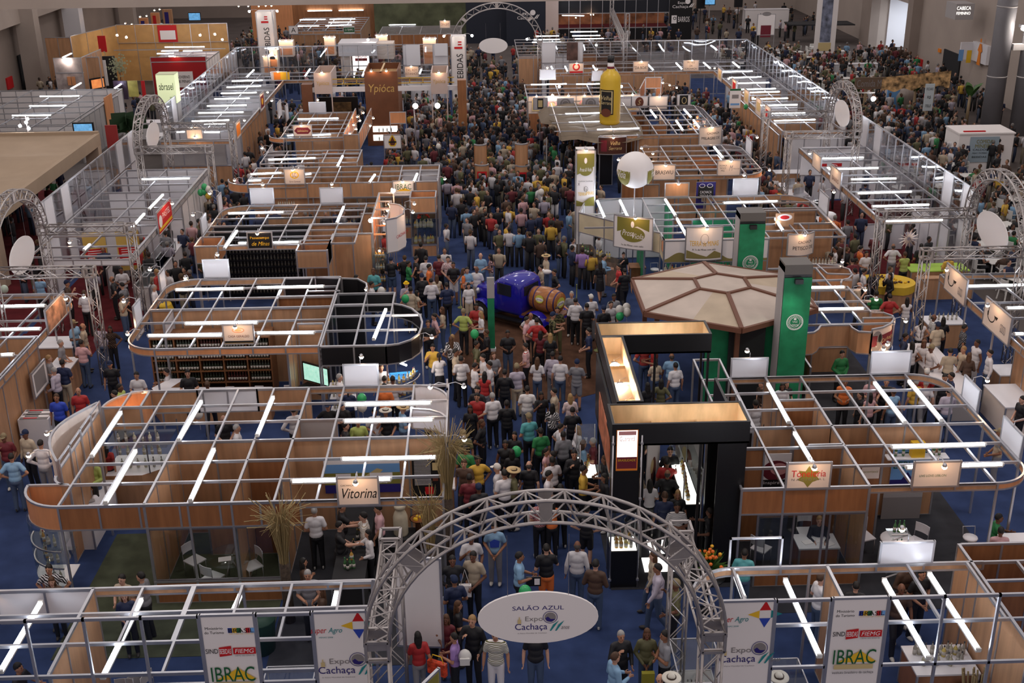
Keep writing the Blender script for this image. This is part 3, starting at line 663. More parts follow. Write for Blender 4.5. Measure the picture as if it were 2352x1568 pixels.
# inner glass showcase
r = empty('glass_showcase',(-9.45,28.75,0),'tall inner glass cabinet with bottles and white base, front left stand','showcase')
q = MB(); q.prism([(-.9,-.6),(.1,-.6),(.5,-.3),(.9,.3),(.9,.6),(-.9,.6)],0,.9,wood,white); q.obj('showcase_base',r)
for z in (1.3,1.7): inst('shelf',boxmesh(1.7,1.1,.015,pane_m),r,(0,0,z))
q = MB()
for x,y in ((-.88,-.58),(.3,-.5),(.88,.58),(-.88,.58)): q.box((x-.015,y-.015,.9),(x+.015,y+.015,2.0),alu_dk)
q.obj('showcase_frame',r)
for z in (.92,1.31,1.71): bottles(-10.1,-8.8,28.6,z,6,'in the inner glass cabinet',[0,3])
counter(-10.9,-10.05,25.9,27.9,.9,'white counter with a laptop inside the front left stand',white)
b = MB(); b.box((-.17,-.12,0),(.17,.12,.02),grey); b.bar((-.17,.12,.02),(-.17,.2,.2),.01,.01,grey); b.box((-.17,.12,.02),(.17,.135,.22),grey); tag(b.obj('laptop',None,(-10.4,26.8,.92),.5),'open grey laptop on the white counter, front left stand','laptop')
r = empty('round_table',(-6.25,24.3,0),'round glass table inside the green carpeted room','table')
q = MB(); q.lathe((0,0,.72),[(.55,0),(.55,.015)],pane_m,28); q.obj('table_top',r); q = MB()
for t in range(3): q.tube([(0,0,.7),(.3*cos(t*2.1),.3*sin(t*2.1),0)],.02,alu,5)
q.obj('table_base',r)
b = MB(); b.box((-.15,-.1,0),(.15,.1,.01),WH); tag(b.obj('brochure',None,(-6.35,24.15,.74),.2),'open brochure on the round glass table','brochure')
chair(-7.2,24.6,.9,'white chair left of the round glass table'); chair(-6.1+.35,24.3,-.9,'white chair right of the round glass table',z=0); chair(-6.6,23.85,2.6,'white chair nearest the front of the round glass table')
# wine-dark tasting table, milk churn, barrel
counter(-3.6,-2.9,22.6,26.1,.95,'long black tasting table in the stand with the cream script sign',black_cl,black_cl,'tasting_table')
r = empty('milk_churn',(-2.2,25.4,0),'cream painted milk churn beside the black tasting table','milk churn')
q = MB(); q.lathe((0,0,.55),[(.17,0),(.185,.04),(.185,.5),(.15,.62),(.11,.68),(.11,.74),(.15,.76),(.15,.84),(.1,.86)],mat('churn_cream',(.55,.49,.36),.5,noise=.1),18); q.obj('churn_body',r)
q = MB(); q.box((-.35,-.3,0),(.35,.3,.55),black_cl); q.obj('plinth',r)
r = empty('fruit_bowl',(-1.75,25.6,.75),'copper bowl of yellow fruit right of the milk churn','bowl')
q = MB(); q.lathe((0,0,0),[(.1,-.75),(.1,0),(.22,.12),(.24,.12)],mat('copper',(.45,.2,.1),.35,.8),16); q.obj('bowl_body',r); q = MB()
for t in range(7): q.ell((.1*cos(t),.1*sin(t*1.3),.14),(.05,.05,.05),Y_,8,6)
q.obj('fruit',r)
bottles(-3.3,-3.15,23.0,.95,5,'on the black tasting table',[1,2],y1=25.2); bottles(-3.4,-3.1,23.3,.95,3,'on the black tasting table',[4])
grass_bunch(-4.62,22.6,0,3.2,'tall bunch of dry grass at the left end of the tasting stand',150,.5); grass_bunch(-1.32,22.7,.4,3.3,'bunch of dry grass right of the milk churn',90,.35); grass_bunch(-.95,24.2,.4,4.1,'tallest bunch of dry grass on the right corner post',170,.5)
r = empty('counter',(-3.7,28.3,0),'bar counter full of people under the right half of the front left stand','counter'); inst('counter_body',boxmesh(3.6,.5,.9,wood),r,(1.0,-1.1,.45)); inst('counter_top',boxmesh(3.7,.6,.04,white),r,(1.0,-1.1,.94))
bottles(-3.6,-1.4,27.2,.96,10,'on the bar counter under the white corner',[4,0,1])
b = MB(); b.lathe((0,0,0),[(.25,0),(.32,.45),(.25,.9)],mat('barrel_wood',(.38,.24,.12),.6,noise=.2,nscale=8),18)
for z in (.1,.3,.6,.8): b.lathe((0,0,z-.02),[(.33 if .2 < z < .7 else .28,0),(.33 if .2 < z < .7 else .28,.04)],alu_dk,18)
tag(b.obj('wooden_barrel',None,(-4.55,29.0,0)),'upright wooden barrel at the back of the front left stand','barrel')

# ======================= bottom row stands behind the clear partition
s = Booth('exhibition_stand',-7,19,'near row stand at bottom left with white back panels');
s.grid([-9.93,-8.0,-7.0,-6.0,-5.0,-4.0,-3.0],[18.35,19.3,20.15],x1=-2.4)
s.beam(-9.93,17.4,-9.93,20.15); s.beam(-8.0,17.4,-8.0,20.15); s.beam(-5.95,17.4,-5.95,20.15); s.beam(-9.93,17.42,-2.2,17.42)
s.fascia([(-12,20.15),(-10.0,20.15)],1.9,m=white); s.fascia([(-9.97,20.15),(-8.0,20.15)],1.9,m=white); s.band([(-8.0,20.15),(-2.35,20.2)]); s.wall(-8.0,17.5,-8.0,20.15)
s.posts((-8,20.15),(-5,20.15),(-2.4,20.2),(-2.4,18.3)); s.run('white_drop_panel',[(-1.95,20.4),(-1.0,20.3)],.9,3.1,offw)
for q in ((0,1540,93,1381),(235,1553,324,1374),(535,1400,551,1365),(765,1394,773,1358)): tube_px(*q,'the near left row stand',z=2.6)
lamp((-10.3,20.2,2.75),.3,-.3,'warm clip lamp at the bottom left corner',None,arm=.2)
for i in range(3): chair(-7.5+.3*i,19.4+.15*i,.6*i,'folded grey chairs heaped at the bottom edge of the near left stand','heaped grey chairs',grey)
def glass_box(x,y,w,d,h,z0,label,sink=False):
    r = empty('display_case',(x,y,0),label,'display case'); inst('case_base',boxmesh(w,d,z0,grey),r,(0,0,z0/2)); q = MB()
    for sx in (-w/2,w/2):
        for sy in (-d/2,d/2): q.box((sx-.012,sy-.012,z0),(sx+.012,sy+.012,z0+h),alu)
    for z in (z0,z0+h):
        for sy in (-d/2,d/2): q.box((-w/2,sy-.012,z-.012),(w/2,sy+.012,z+.012),alu)
        for sx in (-w/2,w/2): q.box((sx-.012,-d/2,z-.012),(sx+.012,d/2,z+.012),alu)
    q.obj('case_frame',r); inst('case_glass',boxmesh(w-.01,d-.01,h,pane_m),r,(0,0,z0+h/2)); return r
glass_box(-4.1,19.4,1.0,.7,.35,.6,'silver framed display case left of the globe banner')
glass_box(4.1,19.0,.9,1.4,.8,.6,'tilted glass display case at the foot of the arch'); bottles(3.9,4.3,19.0,.62,5,'in the glass case at the foot of the arch',[0,3])
glass_box(5.75,18.6,.8,1.0,.7,.6,'glass display case left of the ministry banner, right row'); counter(5.0,5.6,18.1,19.0,.9,'small white counter of sampling glasses in the near right row',grey)
for i in range(12):
    b = MB(); b.lathe((0,0,0),[(.025,0),(.03,.1)],pane_m,8); tag(b.obj('tasting_glass',None,(5.1+.12*(i % 4),18.25+.2*(i//4),.9)),'small clear tasting glass on the sampling counter','glass','tasting glasses on the sampling counter')
# right
s = Booth('exhibition_stand',8,19,'near row stand at bottom right with wooden partition')
s.grid([5.0,6.95,8.6,9.85,10.9,11.9],[18.35,20.28],x1=12.5); s.band([(5.0,20.28),(9.95,20.28)]); s.band([(9.95,20.28),(10.2,20.28)]); s.run('fascia_strip',arc(5.0,19.3,.98,90,170),2.5,H0,wood,.02)
s.posts((5,20.28),(9.95,20.28),(6.95,20.28),(6.6,20.28),(11.9,20.28)); s.wall(6.95,19.2,6.95,20.28,None,0,2.7); s.wall(9.95,17.5,9.95,20.95); s.wall(10.0,20.95,13.5,20.95,wood_dk); s.wall(10.0,19.6,13.5,19.6,wood_dk,1.2); s.beam(9.95,17.5,11.5,17.5)
for q in ((1690,1320,1709,1370),(1804,1329,1883,1504),(2031,1329,2133,1508),(2135,1315,2248,1490)): tube_px(*q,'the near right row stand',z=2.6)
r = empty('empty_frame',(5.5,20.3,0),'empty aluminium sign frame above the near right row','frame'); q = MB()
for x in (-.58,.48): q.box((x-.02,-.02,2.7),(x+.02,.02,3.4),alu)
q.box((-.6,-.02,3.36),(.5,.02,3.4),alu); q.obj('frame_bars',r)
blank_back(20.3,2024,1246,2137,1306,'blank white back of a sign board over the near right row')
counter(8.6,9.85,19.0,19.9,.9,'white topped table crowded with bottles in the near right row',wood_dk); bottles(8.7,9.8,19.6,.9,13,'on the white table in the near right row',[0,0,3,5],.05)
bottles(8.7,9.7,19.3,.9,8,'on the white table in the near right row',[0,3],.06)
b = MB(); b.box((0,0,0),(.45,.4,.4),offw); b.box((.05,.05,.4),(.4,.35,.405),WH); tag(b.obj('cardboard_box',None,(8.9,18.3,.02)),'white cardboard box on the floor of the near right row','box')
b = MB()
for i in range(16): b.tube([(i*.03-.2,.1*sin(i),0),(i*.035-.25,.15*sin(i)+.05,.5)],.02,mat('dry_grass',(.3,.22,.1)),4)
tag(b.obj('straw_bundle',None,(9.6,18.6,.7)),'brown straw bundle against the wooden partition','straw'); counter(9.4,9.9,18.4,18.9,.7,'small white shelf under the straw bundle')

# ======================= front right stand
s = Booth('exhibition_stand',9.3,26.5,'wood and aluminium stand at front right with maple leaf sign'); RF = s
xs = [5.87,6.86,7.85,8.85,9.85,10.83,11.8]; ys = [23.5,24.5,25.5,26.6,27.65,28.7,29.72]
s.grid(xs,[23.5,24.5,25.5]); s.grid(xs[1:],ys[3:])
for x in xs[1:]: s.beam(x,25.5,x,26.6)
for y in ys[1:6]: s.beam(11.8,y,12.78,y)
s.beam(12.78,24.4,12.78,28.75)
s.fascia([(5.87,23.5),(8.85,23.5)],2.0,m=wood_dk); s.band([(8.85,23.5),(11.85,23.5)]); s.run('fascia_strip',arc(11.85,24.45,.95,270,360),2.5,H0,wood_or,.02); s.band([(12.79,24.45),(12.79,28.75)])
s.run('fascia_strip',arc(11.85,28.75,.95,0,90),2.5,H0,wood,.02); s.band([(6.9,29.72),(11.85,29.72)])
s.posts((5.87,23.5),(6.86,23.5),(7.85,23.5),(8.85,23.5),(11.85,23.5),(12.79,24.5),(12.79,28.7),(11.85,29.72),(8.85,29.72),(11.8,28.7),(10.83,29.72),(12.79,26.6))
s.wall(6.0,26.6,8.85,26.6); s.wall(8.85,26.6,11.7,26.6); s.wall(8.85,26.6,8.85,29.0); s.wall(8.85,26.6,8.85,23.5); s.wall(7.85,26.6,7.85,29.7,wood); s.wall(7.85,28.2,8.85,28.2,wood_dk); s.wall(8.85,25.5,9.85,25.5,wood_dk); s.wall(9.85,25.5,9.85,26.6); s.wall(8.0,25.6,8.85,25.6,wood_dk)
s.wall(5.95,25.5,6.86,25.5,wood_dk); s.wall(5.9,24.5,5.9,26.6,wood); s.pane(6.3,23.5,8.85,23.5,.55,2.0); s.wall(6.3,23.5,8.85,23.5,wood_dk,0,.55)
sign_y(23.42,1809,1064,1904,1119,[('p',[(0,-.3),(.1,-.16),(.26,-.1),(.16,.02),(.24,.12),(.08,.12),(0,.26),(-.08,.12),(-.24,.14),(-.16,0),(-.26,-.1),(-.1,-.16)],OL),('t','Tonelería',0,.06,.8,.17,R_),('t','N A C I O N A L',0,-.09,.78,.06,GY)],'white sign board with red lettering and maple leaf',m=cream)
sign_y(23.42,2101,1061,2199,1115,[('t','LIVE LOVE LEBLON',-.08,-.03,.62,.06,GR)],'cream sign board with small green lettering, front right stand',m=cream)
blank_back(29.78,1681,824,1760,870,'blank white back of a sign board beside the green curtain'); blank_back(29.78,2003,808,2087,856,'blank white back of a sign board behind the front right stand')
sign_x(12.85,27.2,28.2,2.55,3.3,-1,(),'blank white side board on the rounded right corner',1,m=white); sign_x(12.85,24.6,25.7,2.55,3.3,-1,(),'blank white side board at the right picture edge',1,m=white)
for q in ((1764,880,1812,968),(1825,992,1868,1063),(2009,877,2079,968),(2088,873,2163,963),(2048,1024,2263,1018),(2081,1071,2303,1064)): tube_px(*q,'the front right stand')
poster(26.54,2052,1032,2126,1128,lambda w,h: [('r',0,0,w,h,LB),('r',0,-.35*h,w,.3*h,NV),('t','LIVE LOVE',0,.36*h,.88*w,.16*h,GR),('t','LEBLON',0,.14*h,.88*w,.16*h,GR),('p',[(-.5*w,-.3*h),(-.2*w,-.2*h),(-.05*w,-.02*h),(.1*w,-.2*h),(.5*w,-.25*h)],NV)],'tall blue poster with big green lettering on the wood wall')
poster(26.54,1752,1042,1812,1118,lambda w,h: [('r',0,0,w,h,WH),('e',0,0,w*.95,h*.6,MR),('e',.1*w,.05*h,.6*w,.35*h,PK),('r',0,-.38*h,w,.24*h,K_),('t','Inspiratus',0,-.36*h,.8*w,.12*h,WH)],'poster with a dark pink circle and white lettering')
poster(26.4,2030,1128,2110,1196,lambda w,h: [('r',0,-.1*h,w,.8*h,GY),('r',0,-.47*h,w,.05*h,WH)],'grey landscape poster leaning on the low wood wall',m=grey)
poster(25.4,1980,1074,2018,1098,lambda w,h: [('t','scorteci',0,.15*h,.8*w,.2*h,OL)],'small cream notice on the brown wall',m=cream)
r = empty('boxed_product',(11.05,26.35,1.9),'yellow and green carton on the shelf of the front right stand','box'); inst('carton',boxmesh(.34,.2,.4,Y_),r,(0,0,.2)); inst('shelf_board',boxmesh(1.6,.3,.03,white),r,(0,0,-.02))
bottles(10.4,10.8,26.35,1.92,2,'beside the yellow carton',[4]); bottles(11.4,11.7,26.35,1.92,2,'beside the yellow carton',[4])
for z in (.6,1.1,1.6):
    r = empty('wall_shelf',(9.55,23.2,z),'white bracketed glass shelf with green bottles by the grey poster','shelf','bracketed glass shelves'); inst('shelf_board',boxmesh(.5,.35,.02,pane_m),r); q = MB(); q.bar((.2,-.1,0),(-.2,-.1,-.16),.02,.03,WH); q.bar((-.2,-.1,0),(.2,-.1,0),.02,.03,WH); q.obj('bracket',r)
    bottles(9.4,9.7,23.2,z+.02,3,'on the bracketed glass shelves',[4])
counter(7.5,8.45,23.95,24.55,.76,'white topped desk with papers in the front right office',wood_dk,name='desk')
for i,(x,y,a) in enumerate(((7.75,24.2,.3),(8.1,24.25,-.1),(8.25,24.1,.5))):
    b = MB(); b.box((-.12,-.09,0),(.12,.09,.006),WH); tag(b.obj('paper_sheet',None,(x,y,.765),a),'sheet of paper on the white office desk','paper','papers on the office desk')
chair(6.7,24.5,2.4,'white seated chair left of the office desk',None); chair(9.4,24.9,.3,'white chair left of the small table, front right stand'); chair(10.6,24.6,-.9,'white chair right of the small table, front right stand'); chair(8.0,25.2,0,'white chair behind the office desk')
r = empty('round_table',(10.0,24.3,0),'low white round table among the chairs, front right stand','table'); q = MB(); q.lathe((0,0,.7),[(.4,0),(.42,.02),(.4,.04)],white,22); q.obj('table_top',r); q = MB(); q.lathe((0,0,0),[(.2,0),(.03,.05),(.03,.7)],alu,10); q.obj('table_base',r)
stool(11.75,24.2,'white round bar stool with wire back, right of the chairs');
r = empty('tasting_counter',(12.6,23.0,0),'white curved tasting counter at the right edge with seated people','counter'); q = MB(); q.prism([(-.9,-.9),(1.4,-1.2),(1.6,.4),(.6,1.2),(-.2,1.2)],0,.88,wood_dk,white); q.obj('counter_body',r)
counter(7.3,8.3,28.2,29.2,.95,'tasting table with glasses behind the maple leaf stand',white); bottles(7.4,8.0,28.6,.95,6,'on the tasting table behind the maple leaf stand',[4,0,1])
# ======================= black display stand (tall black beams lined with plywood)
ZM = 4.35
r = empty('black_display_stand',(4.5,26.5,0),'tall black stand with plywood lined light troughs and glass cases','exhibition stand')
def trough(x0,y0,x1,y1,z1=ZM,d=.55,nm='light_trough'):
    q = MB(); t = .06
    q.box((x0,y0,z1-d),(x1,y1,z1-d+.05),ply)
    for a,c in (((x0,y0),(x1,y0+t)),((x0,y1-t),(x1,y1)),((x0,y0+t),(x0+t,y1-t)),((x1-t,y0+t),(x1,y1-t))): q.box((a[0],a[1],z1-d),(c[0],c[1],z1),black)
    q.box((x0+t,y1-t-.012,z1-d+.05),(x1-t,y1-t-.001,z1-.02),ply); q.box((x0+t,y0+t,z1-d+.05),(x0+t+.01,y1-t,z1-.02),ply); q.box((x1-t-.01,y0+t,z1-d+.05),(x1-t,y1-t,z1-.02),ply)
    n = max(1,int(max(x1-x0,y1-y0)/.85))
    for i in range(1,n):
        if x1-x0 > y1-y0: xx = x0+(x1-x0)*i/n; q.box((xx-.015,y0+t,z1-d+.05),(xx+.015,y1-t,z1-d+.12),ply)
        else: yy = y0+(y1-y0)*i/n; q.box((x0+t,yy-.015,z1-d+.05),(x1-t,yy+.015,z1-d+.12),ply)
    me = q.mesh(nm); me.transform(Matrix.Translation(-Vector(r.location))); return inst(nm,me,r)
trough(2.85,23.65,6.0,24.75); trough(3.08,24.8,3.72,28.9,ZM+.02); trough(3.08,28.95,6.12,29.95)
def flood(x,y,z,label,g='floodlights in the plywood troughs'):
    b = MB(); b.cbox((0,0,.05),(.16,.1,.08),alu_dk); b.tube([(0,.05,.0),(0,.12,.12),(.08,.3,.05),(.2,.5,.02)],.006,offw,4); o = b.obj('floodlight',None,(x,y,z)); tag(o,label,'lamp',g)
    e = MB(); e.ell((0,-.09,.05),(.12,.05,.07),bulbw_m,8,5); e.obj('bulb',o)
for x,y in ((4.05,24.15),(5.3,24.15),(3.4,25.6),(3.4,26.8),(3.4,28.1),(4.3,29.35),(5.1,29.35)): flood(x,y,ZM-.49,'bright floodlight lying in a plywood trough of the black stand')
def mblock(nm,c,d,m): inst(nm,boxmesh(*d,m),r,wire_loc(r,c))
zc0,zc1 = YP(1430,1266,23.6).z,YP(1430,1180,23.6).z; mblock('front_column',(3.2,23.95,(zc1+3.8)/2),(.62,.6,3.8-zc1),black)
b = MB()
for sx in (-1,1):
    b.tube([(3.2+sx*.33,23.58,0),(3.2+sx*.33,23.58,4.1)],.018,alu,6)
    for z in (.25,1.7,2.45,3.9): b.cbox((3.2+sx*.33,23.58,z),(.06,.06,.05),alu)
me = b.mesh('chrome_edge'); me.transform(Matrix.Translation(-Vector(r.location))); inst('chrome_edge',me,r)
decal([('r',0,0,.5,1.05,OR_),('r',0,.02,.46,.98,litw),('r',0,-.32,.46,.3,MR),('r',0,.44,.4,.1,PK),('t','BRASILIDADE',0,-.25,.4,.06,Y_),('t','Guarantã',0,.3,.35,.12,PK)],0).obj('lit_poster',r,(3.2-4.5,23.64-26.5,YP(1435,1036,23.6).z))
mblock('black_wall',(5.93,25.5,1.9),(.07,3.6,3.8),black); mblock('black_wall',(5.6,23.7,1.9),(.6,.05,3.8),black); mblock('black_wall',(5.6,24.9,1.9),(.6,.05,3.8),black); mblock('black_wall',(3.35,29.9,1.0),(.1,1,2),black)
mblock('side_wall',(3.05,27,2.9),(.06,4.2,1.8),black); mblock('lit_side_poster',(3.0,26.6,2.7),(.02,2.6,1.0),mat('side_poster',(.5,.16,.08),.5,noise=.6,nscale=3))
for x,y in ((3.1,24.8),(3.75,24.8),(4.9,23.7),(5.3,24.7),(3.1,28.9),(6.05,28.95),(6.05,29.9),(4.6,28.95)): mblock('black_post',(x,y,1.9),(.06,.06,3.8),black)
for y in (25.4,26.2): mblock('glowing_floor_panel',(4.2+.3*(y-25.4),y-.9,.04),(.8,.6,.03),litw)  # plain white floor panels whose brightness is added as emission
poster_m = mat('action_poster',(.25,.12,.06),.5,noise=.9,nscale=5)
mblock('side_poster',(5.89,24.3,1.5),(.02,.9,1.8),poster_m)
def lit_case(x0,x1,y0,y1,label,z0=1.0,z1=2.1):
    q = empty('lit_showcase',((x0+x1)/2,(y0+y1)/2,0),label,'showcase'); w,d = x1-x0,y1-y0
    inst('case_base',boxmesh(w,d,z0,black),q,(0,0,z0/2)); inst('lit_floor',boxmesh(w-.06,d-.06,.02,litw),q,(0,0,z0+.01)); inst('case_glass',boxmesh(w-.03,d-.03,z1-z0,pane_m),q,(0,0,(z0+z1)/2+.02))
    f = MB()
    for sx in (-w/2,w/2):
        for sy in (-d/2,d/2): f.tube([(sx,sy,z0-.9),(sx,sy,z1)],.018,alu,6)
    f.obj('chrome_edge',q)
def lit_case_px(px,py,w,d,label,z0,z1,n=8):
    g = G(px,py,z0); lit_case(g.x-w/2,g.x+w/2,g.y,g.y+d,label,z0,z1); bottles(g.x-w/2+.12,g.x+w/2-.12,g.y+.2,z0+.03,n//2,'in the lit glass showcases',[1,5,2]); bottles(g.x-w/2+.12,g.x+w/2-.12,g.y+d*.6,z0+.03,n-n//2,'in the lit glass showcases',[1,5,2])
lit_case(2.87,3.53,23.6,24.25,'pink lit glass showcase at the foot of the black column',zc0,zc1); [bottles(2.98,3.42,23.72+.17*i,zc0+.03,4,'in the pink lit showcase',[1,5,2,0]) for i in range(3)]
q_ = G(1507,1078,.05); mblock('glowing_floor_panel',(q_.x,q_.y,.05),(.55,1.0,.03),litw)  # another white floor panel brightened by added emission
lit_case(2.45,2.95,27.2,28.4,'white lit glass showcase on the aisle side of the black stand',1.0,2.0); bottles(2.6,2.8,27.4,1.03,6,'in the lit glass showcases',[1,5],y1=28.2)
lit_case(4.85,5.3,25.2,27.4,'long lit glass showcase inside the black stand',1.3,2.3); bottles(5.0,5.15,25.3,1.33,10,'in the lit glass showcases',[1,5,1],y1=27.2)
r = empty('round_table',(5.0,22.6,0),'black round table with the flower arrangement','table'); q = MB(); q.lathe((0,0,0),[(.25,0),(.05,.05),(.05,.9),(.4,.92),(.4,.95)],black,20); q.obj('table_body',r)
r = empty('flower_arrangement',(5.05,22.6,.95),'large arrangement of orange and yellow flowers in green leaves','flowers')
b = MB(); rd = random.Random(3)
for i in range(120):
    a,e = rd.random()*2*pi,rd.random()*1.3; l = .2+.35*rd.random(); d = Vector((cos(a)*sin(e),sin(a)*sin(e),cos(e))); s1 = d.orthogonal().normalized()*.03
    b.add([tuple(d*.05),tuple(d*l*.6+s1),tuple(d*l),tuple(d*l*.6-s1)],[(0,1,2,3)],mat('leaf_green',(.05,.13,.02),.6))
b.obj('leaves',r,(0,0,.2)); b = MB()
for i in range(34):
    a,e = rd.random()*2*pi,rd.random()*1.2; l = .3+.22*rd.random(); d = Vector((cos(a)*sin(e),sin(a)*sin(e),cos(e))); b.ell(d*l,(.045,.045,.04),mat('petal_orange',(.75,.16,.02),.5) if i % 2 else mat('petal_yellow',(.8,.42,.03),.5),7,5)
b.obj('blossoms',r,(0,0,.2)); b = MB(); b.lathe((0,0,0),[(.1,0),(.13,.12),(.1,.24)],black,12); b.obj('vase',r)
# grey roll-up screens and aluminium box behind
for i,(x,y,w,a) in enumerate(((4.35,27.0,1.2,1.15),(5.35,27.4,1.3,-1.2))):
    b = MB(); b.box((-w/2,-.012,.3),(w/2,.012,2.4),offw if i == 0 else grey); b.box((-w/2,-.05,.25),(w/2,.05,.3),alu_dk); o = b.obj('rollup_banner',None,(x,y,0),a); tag(o,'white rollup screen with brown figure inside the black stand' if i == 0 else 'grey rollup screen with figures inside the black stand','banner')
    decal([('e',0,1.3,.45,.8,BR_),('e',-.15,1.5,.3,.4,TN),('e',.1,1.0,.25,.5,K_)],-.015).obj('print',o)
s = Booth('aluminium_rack',6.4,28,'open aluminium lattice frame beside the black stand','frame')
for x in (5.98,6.72):
    for y in (26.2,27.2,28.2,29.2,30.6): s.post(x,y,2.9)
    s.block('roof_beam',(x,28.4,2.87),(.05,4.4,.06),alu)
for y in (26.2,27.2,28.2,29.2,30.6): s.block('roof_beam',(6.35,y,2.87),(.74,.05,.06),alu)
s.wall(5.98,26.2,6.72,26.2,black,0,2.8)

# ======================= wine shelf stand and black curved stand
s = Booth('exhibition_stand',-8,36,'wood stand with wine shelves and long rounded front')
s.grid([-9.9,-8.9,-7.95,-6.95,-6.0,-5.02],[32.75,33.95,34.95,36.1,37.1,38.1,39.08])
s.run('fascia_strip',[(-9.95,32.75),(-5.02,32.7)],2.45,H0,wood_or,.02); s.run('fascia_strip',arc(-9.95,33.75,1.0,180,270),2.45,H0,wood_or,.02); s.run('fascia_strip',[(-10.95,33.75),(-10.95,38.1)],2.45,H0,wood,.02)
s.run('fascia_strip',arc(-9.95,38.1,1.0,180,90),2.45,H0,wood,.02); s.run('fascia_strip',[(-9.95,39.08),(-5.05,39.05)],2.45,H0,wood,.02)
for y in (34.95,36.1,37.1): s.beam(-10.95,y,-9.9,y)
s.posts((-10.95,33.75),(-10.95,36.1),(-10.95,38.1),(-9.95,39.08),(-9.95,32.75),(-5.02,32.7),(-5.02,36.1),(-7.0,39.08))
s.wall(-10.9,36.12,-5.05,36.12); s.wall(-6.95,37.15,-5.05,37.15,wood_dk); s.wall(-5.02,34.9,-5.02,39.0,black); s.wall(-10.2,34.9,-10.2,36.1,white); s.wall(-6.9,36.9,-6.9,38.1,wood)
s.wall(-6.0,32.9,-6.0,34.5,wood); s.wall(-5.9,34.6,-5.1,34.6,wood)
sign_y(32.68,511,746,585,788,lambda w,h: [('r',0,-.42*h,w,.16*h,K_),('r',0,-.48*h,w,.05*h,Y_),('t','CASA GERALDO',0,-.1*h,.7*w,.12*h,BR_),('t','Vinhos Finos',0,-.25*h,.35*w,.07*h,TN,.3),('o',0,.22*h,.4*w,.26*h,.015,OR_),('e',0,.22*h,.2*w,.14*h,TN)],'cream winery sign with gold crest above the wine shelves',m=cream)
blank_back(39.12,465,597,528,636,'blank white sign back above the rounded corner of the wine stand'); sign_xp(-11,305,705,330,760,(),'blank white side board at the wine stand, nearer one',-1,-1,m=white); sign_xp(-11,364,630,384,678,(),'blank white side board at the wine stand, farther one',-1,-1,m=white)
lamp((-10.75,34.2,2.6),-1,-.3,'warm clip lamp at the left corner of the wine stand',None); lamp((-10.3,38.9,2.7),-.5,.5,'warm clip lamp at the far left corner of the wine stand',None,arm=.2)
for q in ((425,741,592,739),(340,769,511,768),(590,763,722,762),(403,664,560,661),(590,659,744,656)): tube_px(*q,'the wine shelf stand')
# wine shelf
x0,x1 = YP(348,830,34.9).x,YP(622,830,34.9).x
r = empty('wine_shelf',((x0+x1)/2,35.4,0),'wide brown wooden shelf unit filled with wine bottles','shelf'); w = x1-x0
dkw = mat('shelf_wood',(.20,.085,.035),.5,noise=.2,nscale=3,stretch=(.4,3,3)); zs = [.08,.55,.95,1.35,1.75,2.1]
for z in zs: inst('shelf_board',boxmesh(w,.9,.03,dkw),r,(0,0,z))
for i in range(6): inst('upright',boxmesh(.04,.9,2.1,dkw),r,(-w/2+w*i/5,0,1.05))
inst('back_panel',boxmesh(w,.02,2.1,dkw),r,(0,.45,1.05))
WB = [((.012,.02,.012),(.03,.03,.03)),((.05,.012,.012),(.35,.05,.03)),((.03,.04,.03),(.5,.42,.2))]
for z in zs[1:5]:
    for i in range(5):
        n = 7; a = x0+w*i/5+.06; c = x0+w*(i+1)/5-.06; ci = WB[random.randrange(3)]
        for k in range(n):
            o = inst('wine_bottle',bottle_mesh(*ci),None,(a+(c-a)*(k+.5)/n,35.03,z+.015)); o.scale = (1,1,1.05); tag(o,'dark wine bottle with pale label on the brown shelf unit','bottle','wine bottles on the brown shelf unit')
for i in range(5):
    b = MB(); b.box((-.14,-.02,0),(.14,.02,.3),WH); b.box((-.11,-.022,.05),(.11,-.02,.26),GY); tag(b.obj('price_list',None,(x0+.5+i*.95,34.95,.1)),'white printed card on the lowest wine shelf','card','printed cards on the lowest wine shelf')
r = empty('counter',(-8.9,33.35,0),'white angular counter in front of the wine shelves','counter'); q = MB(); q.prism([(-1.6,.4),(-1.2,1.1),(-.7,1.1),(-1.0,.4),(2.2,.3),(2.2,-.3),(-1.2,-.3)],0,.95,wood,white); q.obj('counter_body',r)
# tv
tv = empty('flat_television',(-5.35,34.0,1.2),'flat television with a bright picture on the wood wall','television',None,-.6); q = MB(); q.box((-.55,-.03,-.32),(.55,.03,.32),black); q.obj('tv_body',tv); q = MB(); q.box((-.5,-.035,-.28),(.5,-.031,.28),mat('tv_picture',(.4,.75,.6),.4,emit=.8,noise=.8,nscale=9)); q.obj('tv_screen',tv); q = MB(); q.box((-.5,-.35,-.5),(.5,.1,-.42),black); q.obj('tv_shelf',tv)
# black curved stand
s = Booth('exhibition_stand',-3.5,35,'black panelled stand with big rounded end beside the wine stand')
s.grid([-4.95,-3.95,-3.0],[32.7,33.95,35.2,36.2,37.3]); s.beam(-3,35.2,-2.0,35.2); s.beam(-3,33.95,-2.1,33.95)
s.fascia([(-4.95,32.65),(-3.95,32.65),(-2.98,32.65)],2.05,m=black); s.fascia([(-2.98,32.65),(-2.6,32.75),(-2.25,33.05),(-2.03,33.5),(-1.97,34.0)],2.05,m=black)
s.fascia([(-1.97,34.0),(-1.96,34.5),(-2.05,35.1),(-2.35,35.75),(-2.7,36.1),(-3,36.25)],2.2,m=black); s.fascia([(-4.9,37.3),(-3.0,37.3)],2.0,m=black); s.fascia([(-3,36.25),(-3,37.3)],2.2,m=black)
s.wall(-4.9,36.25,-3.95,36.25,black,.0); s.posts((-4.95,32.65),(-3.95,32.65),(-2.98,32.65),(-1.97,34.0),(-3,37.3),(-4.95,37.3),(-3,36.2))
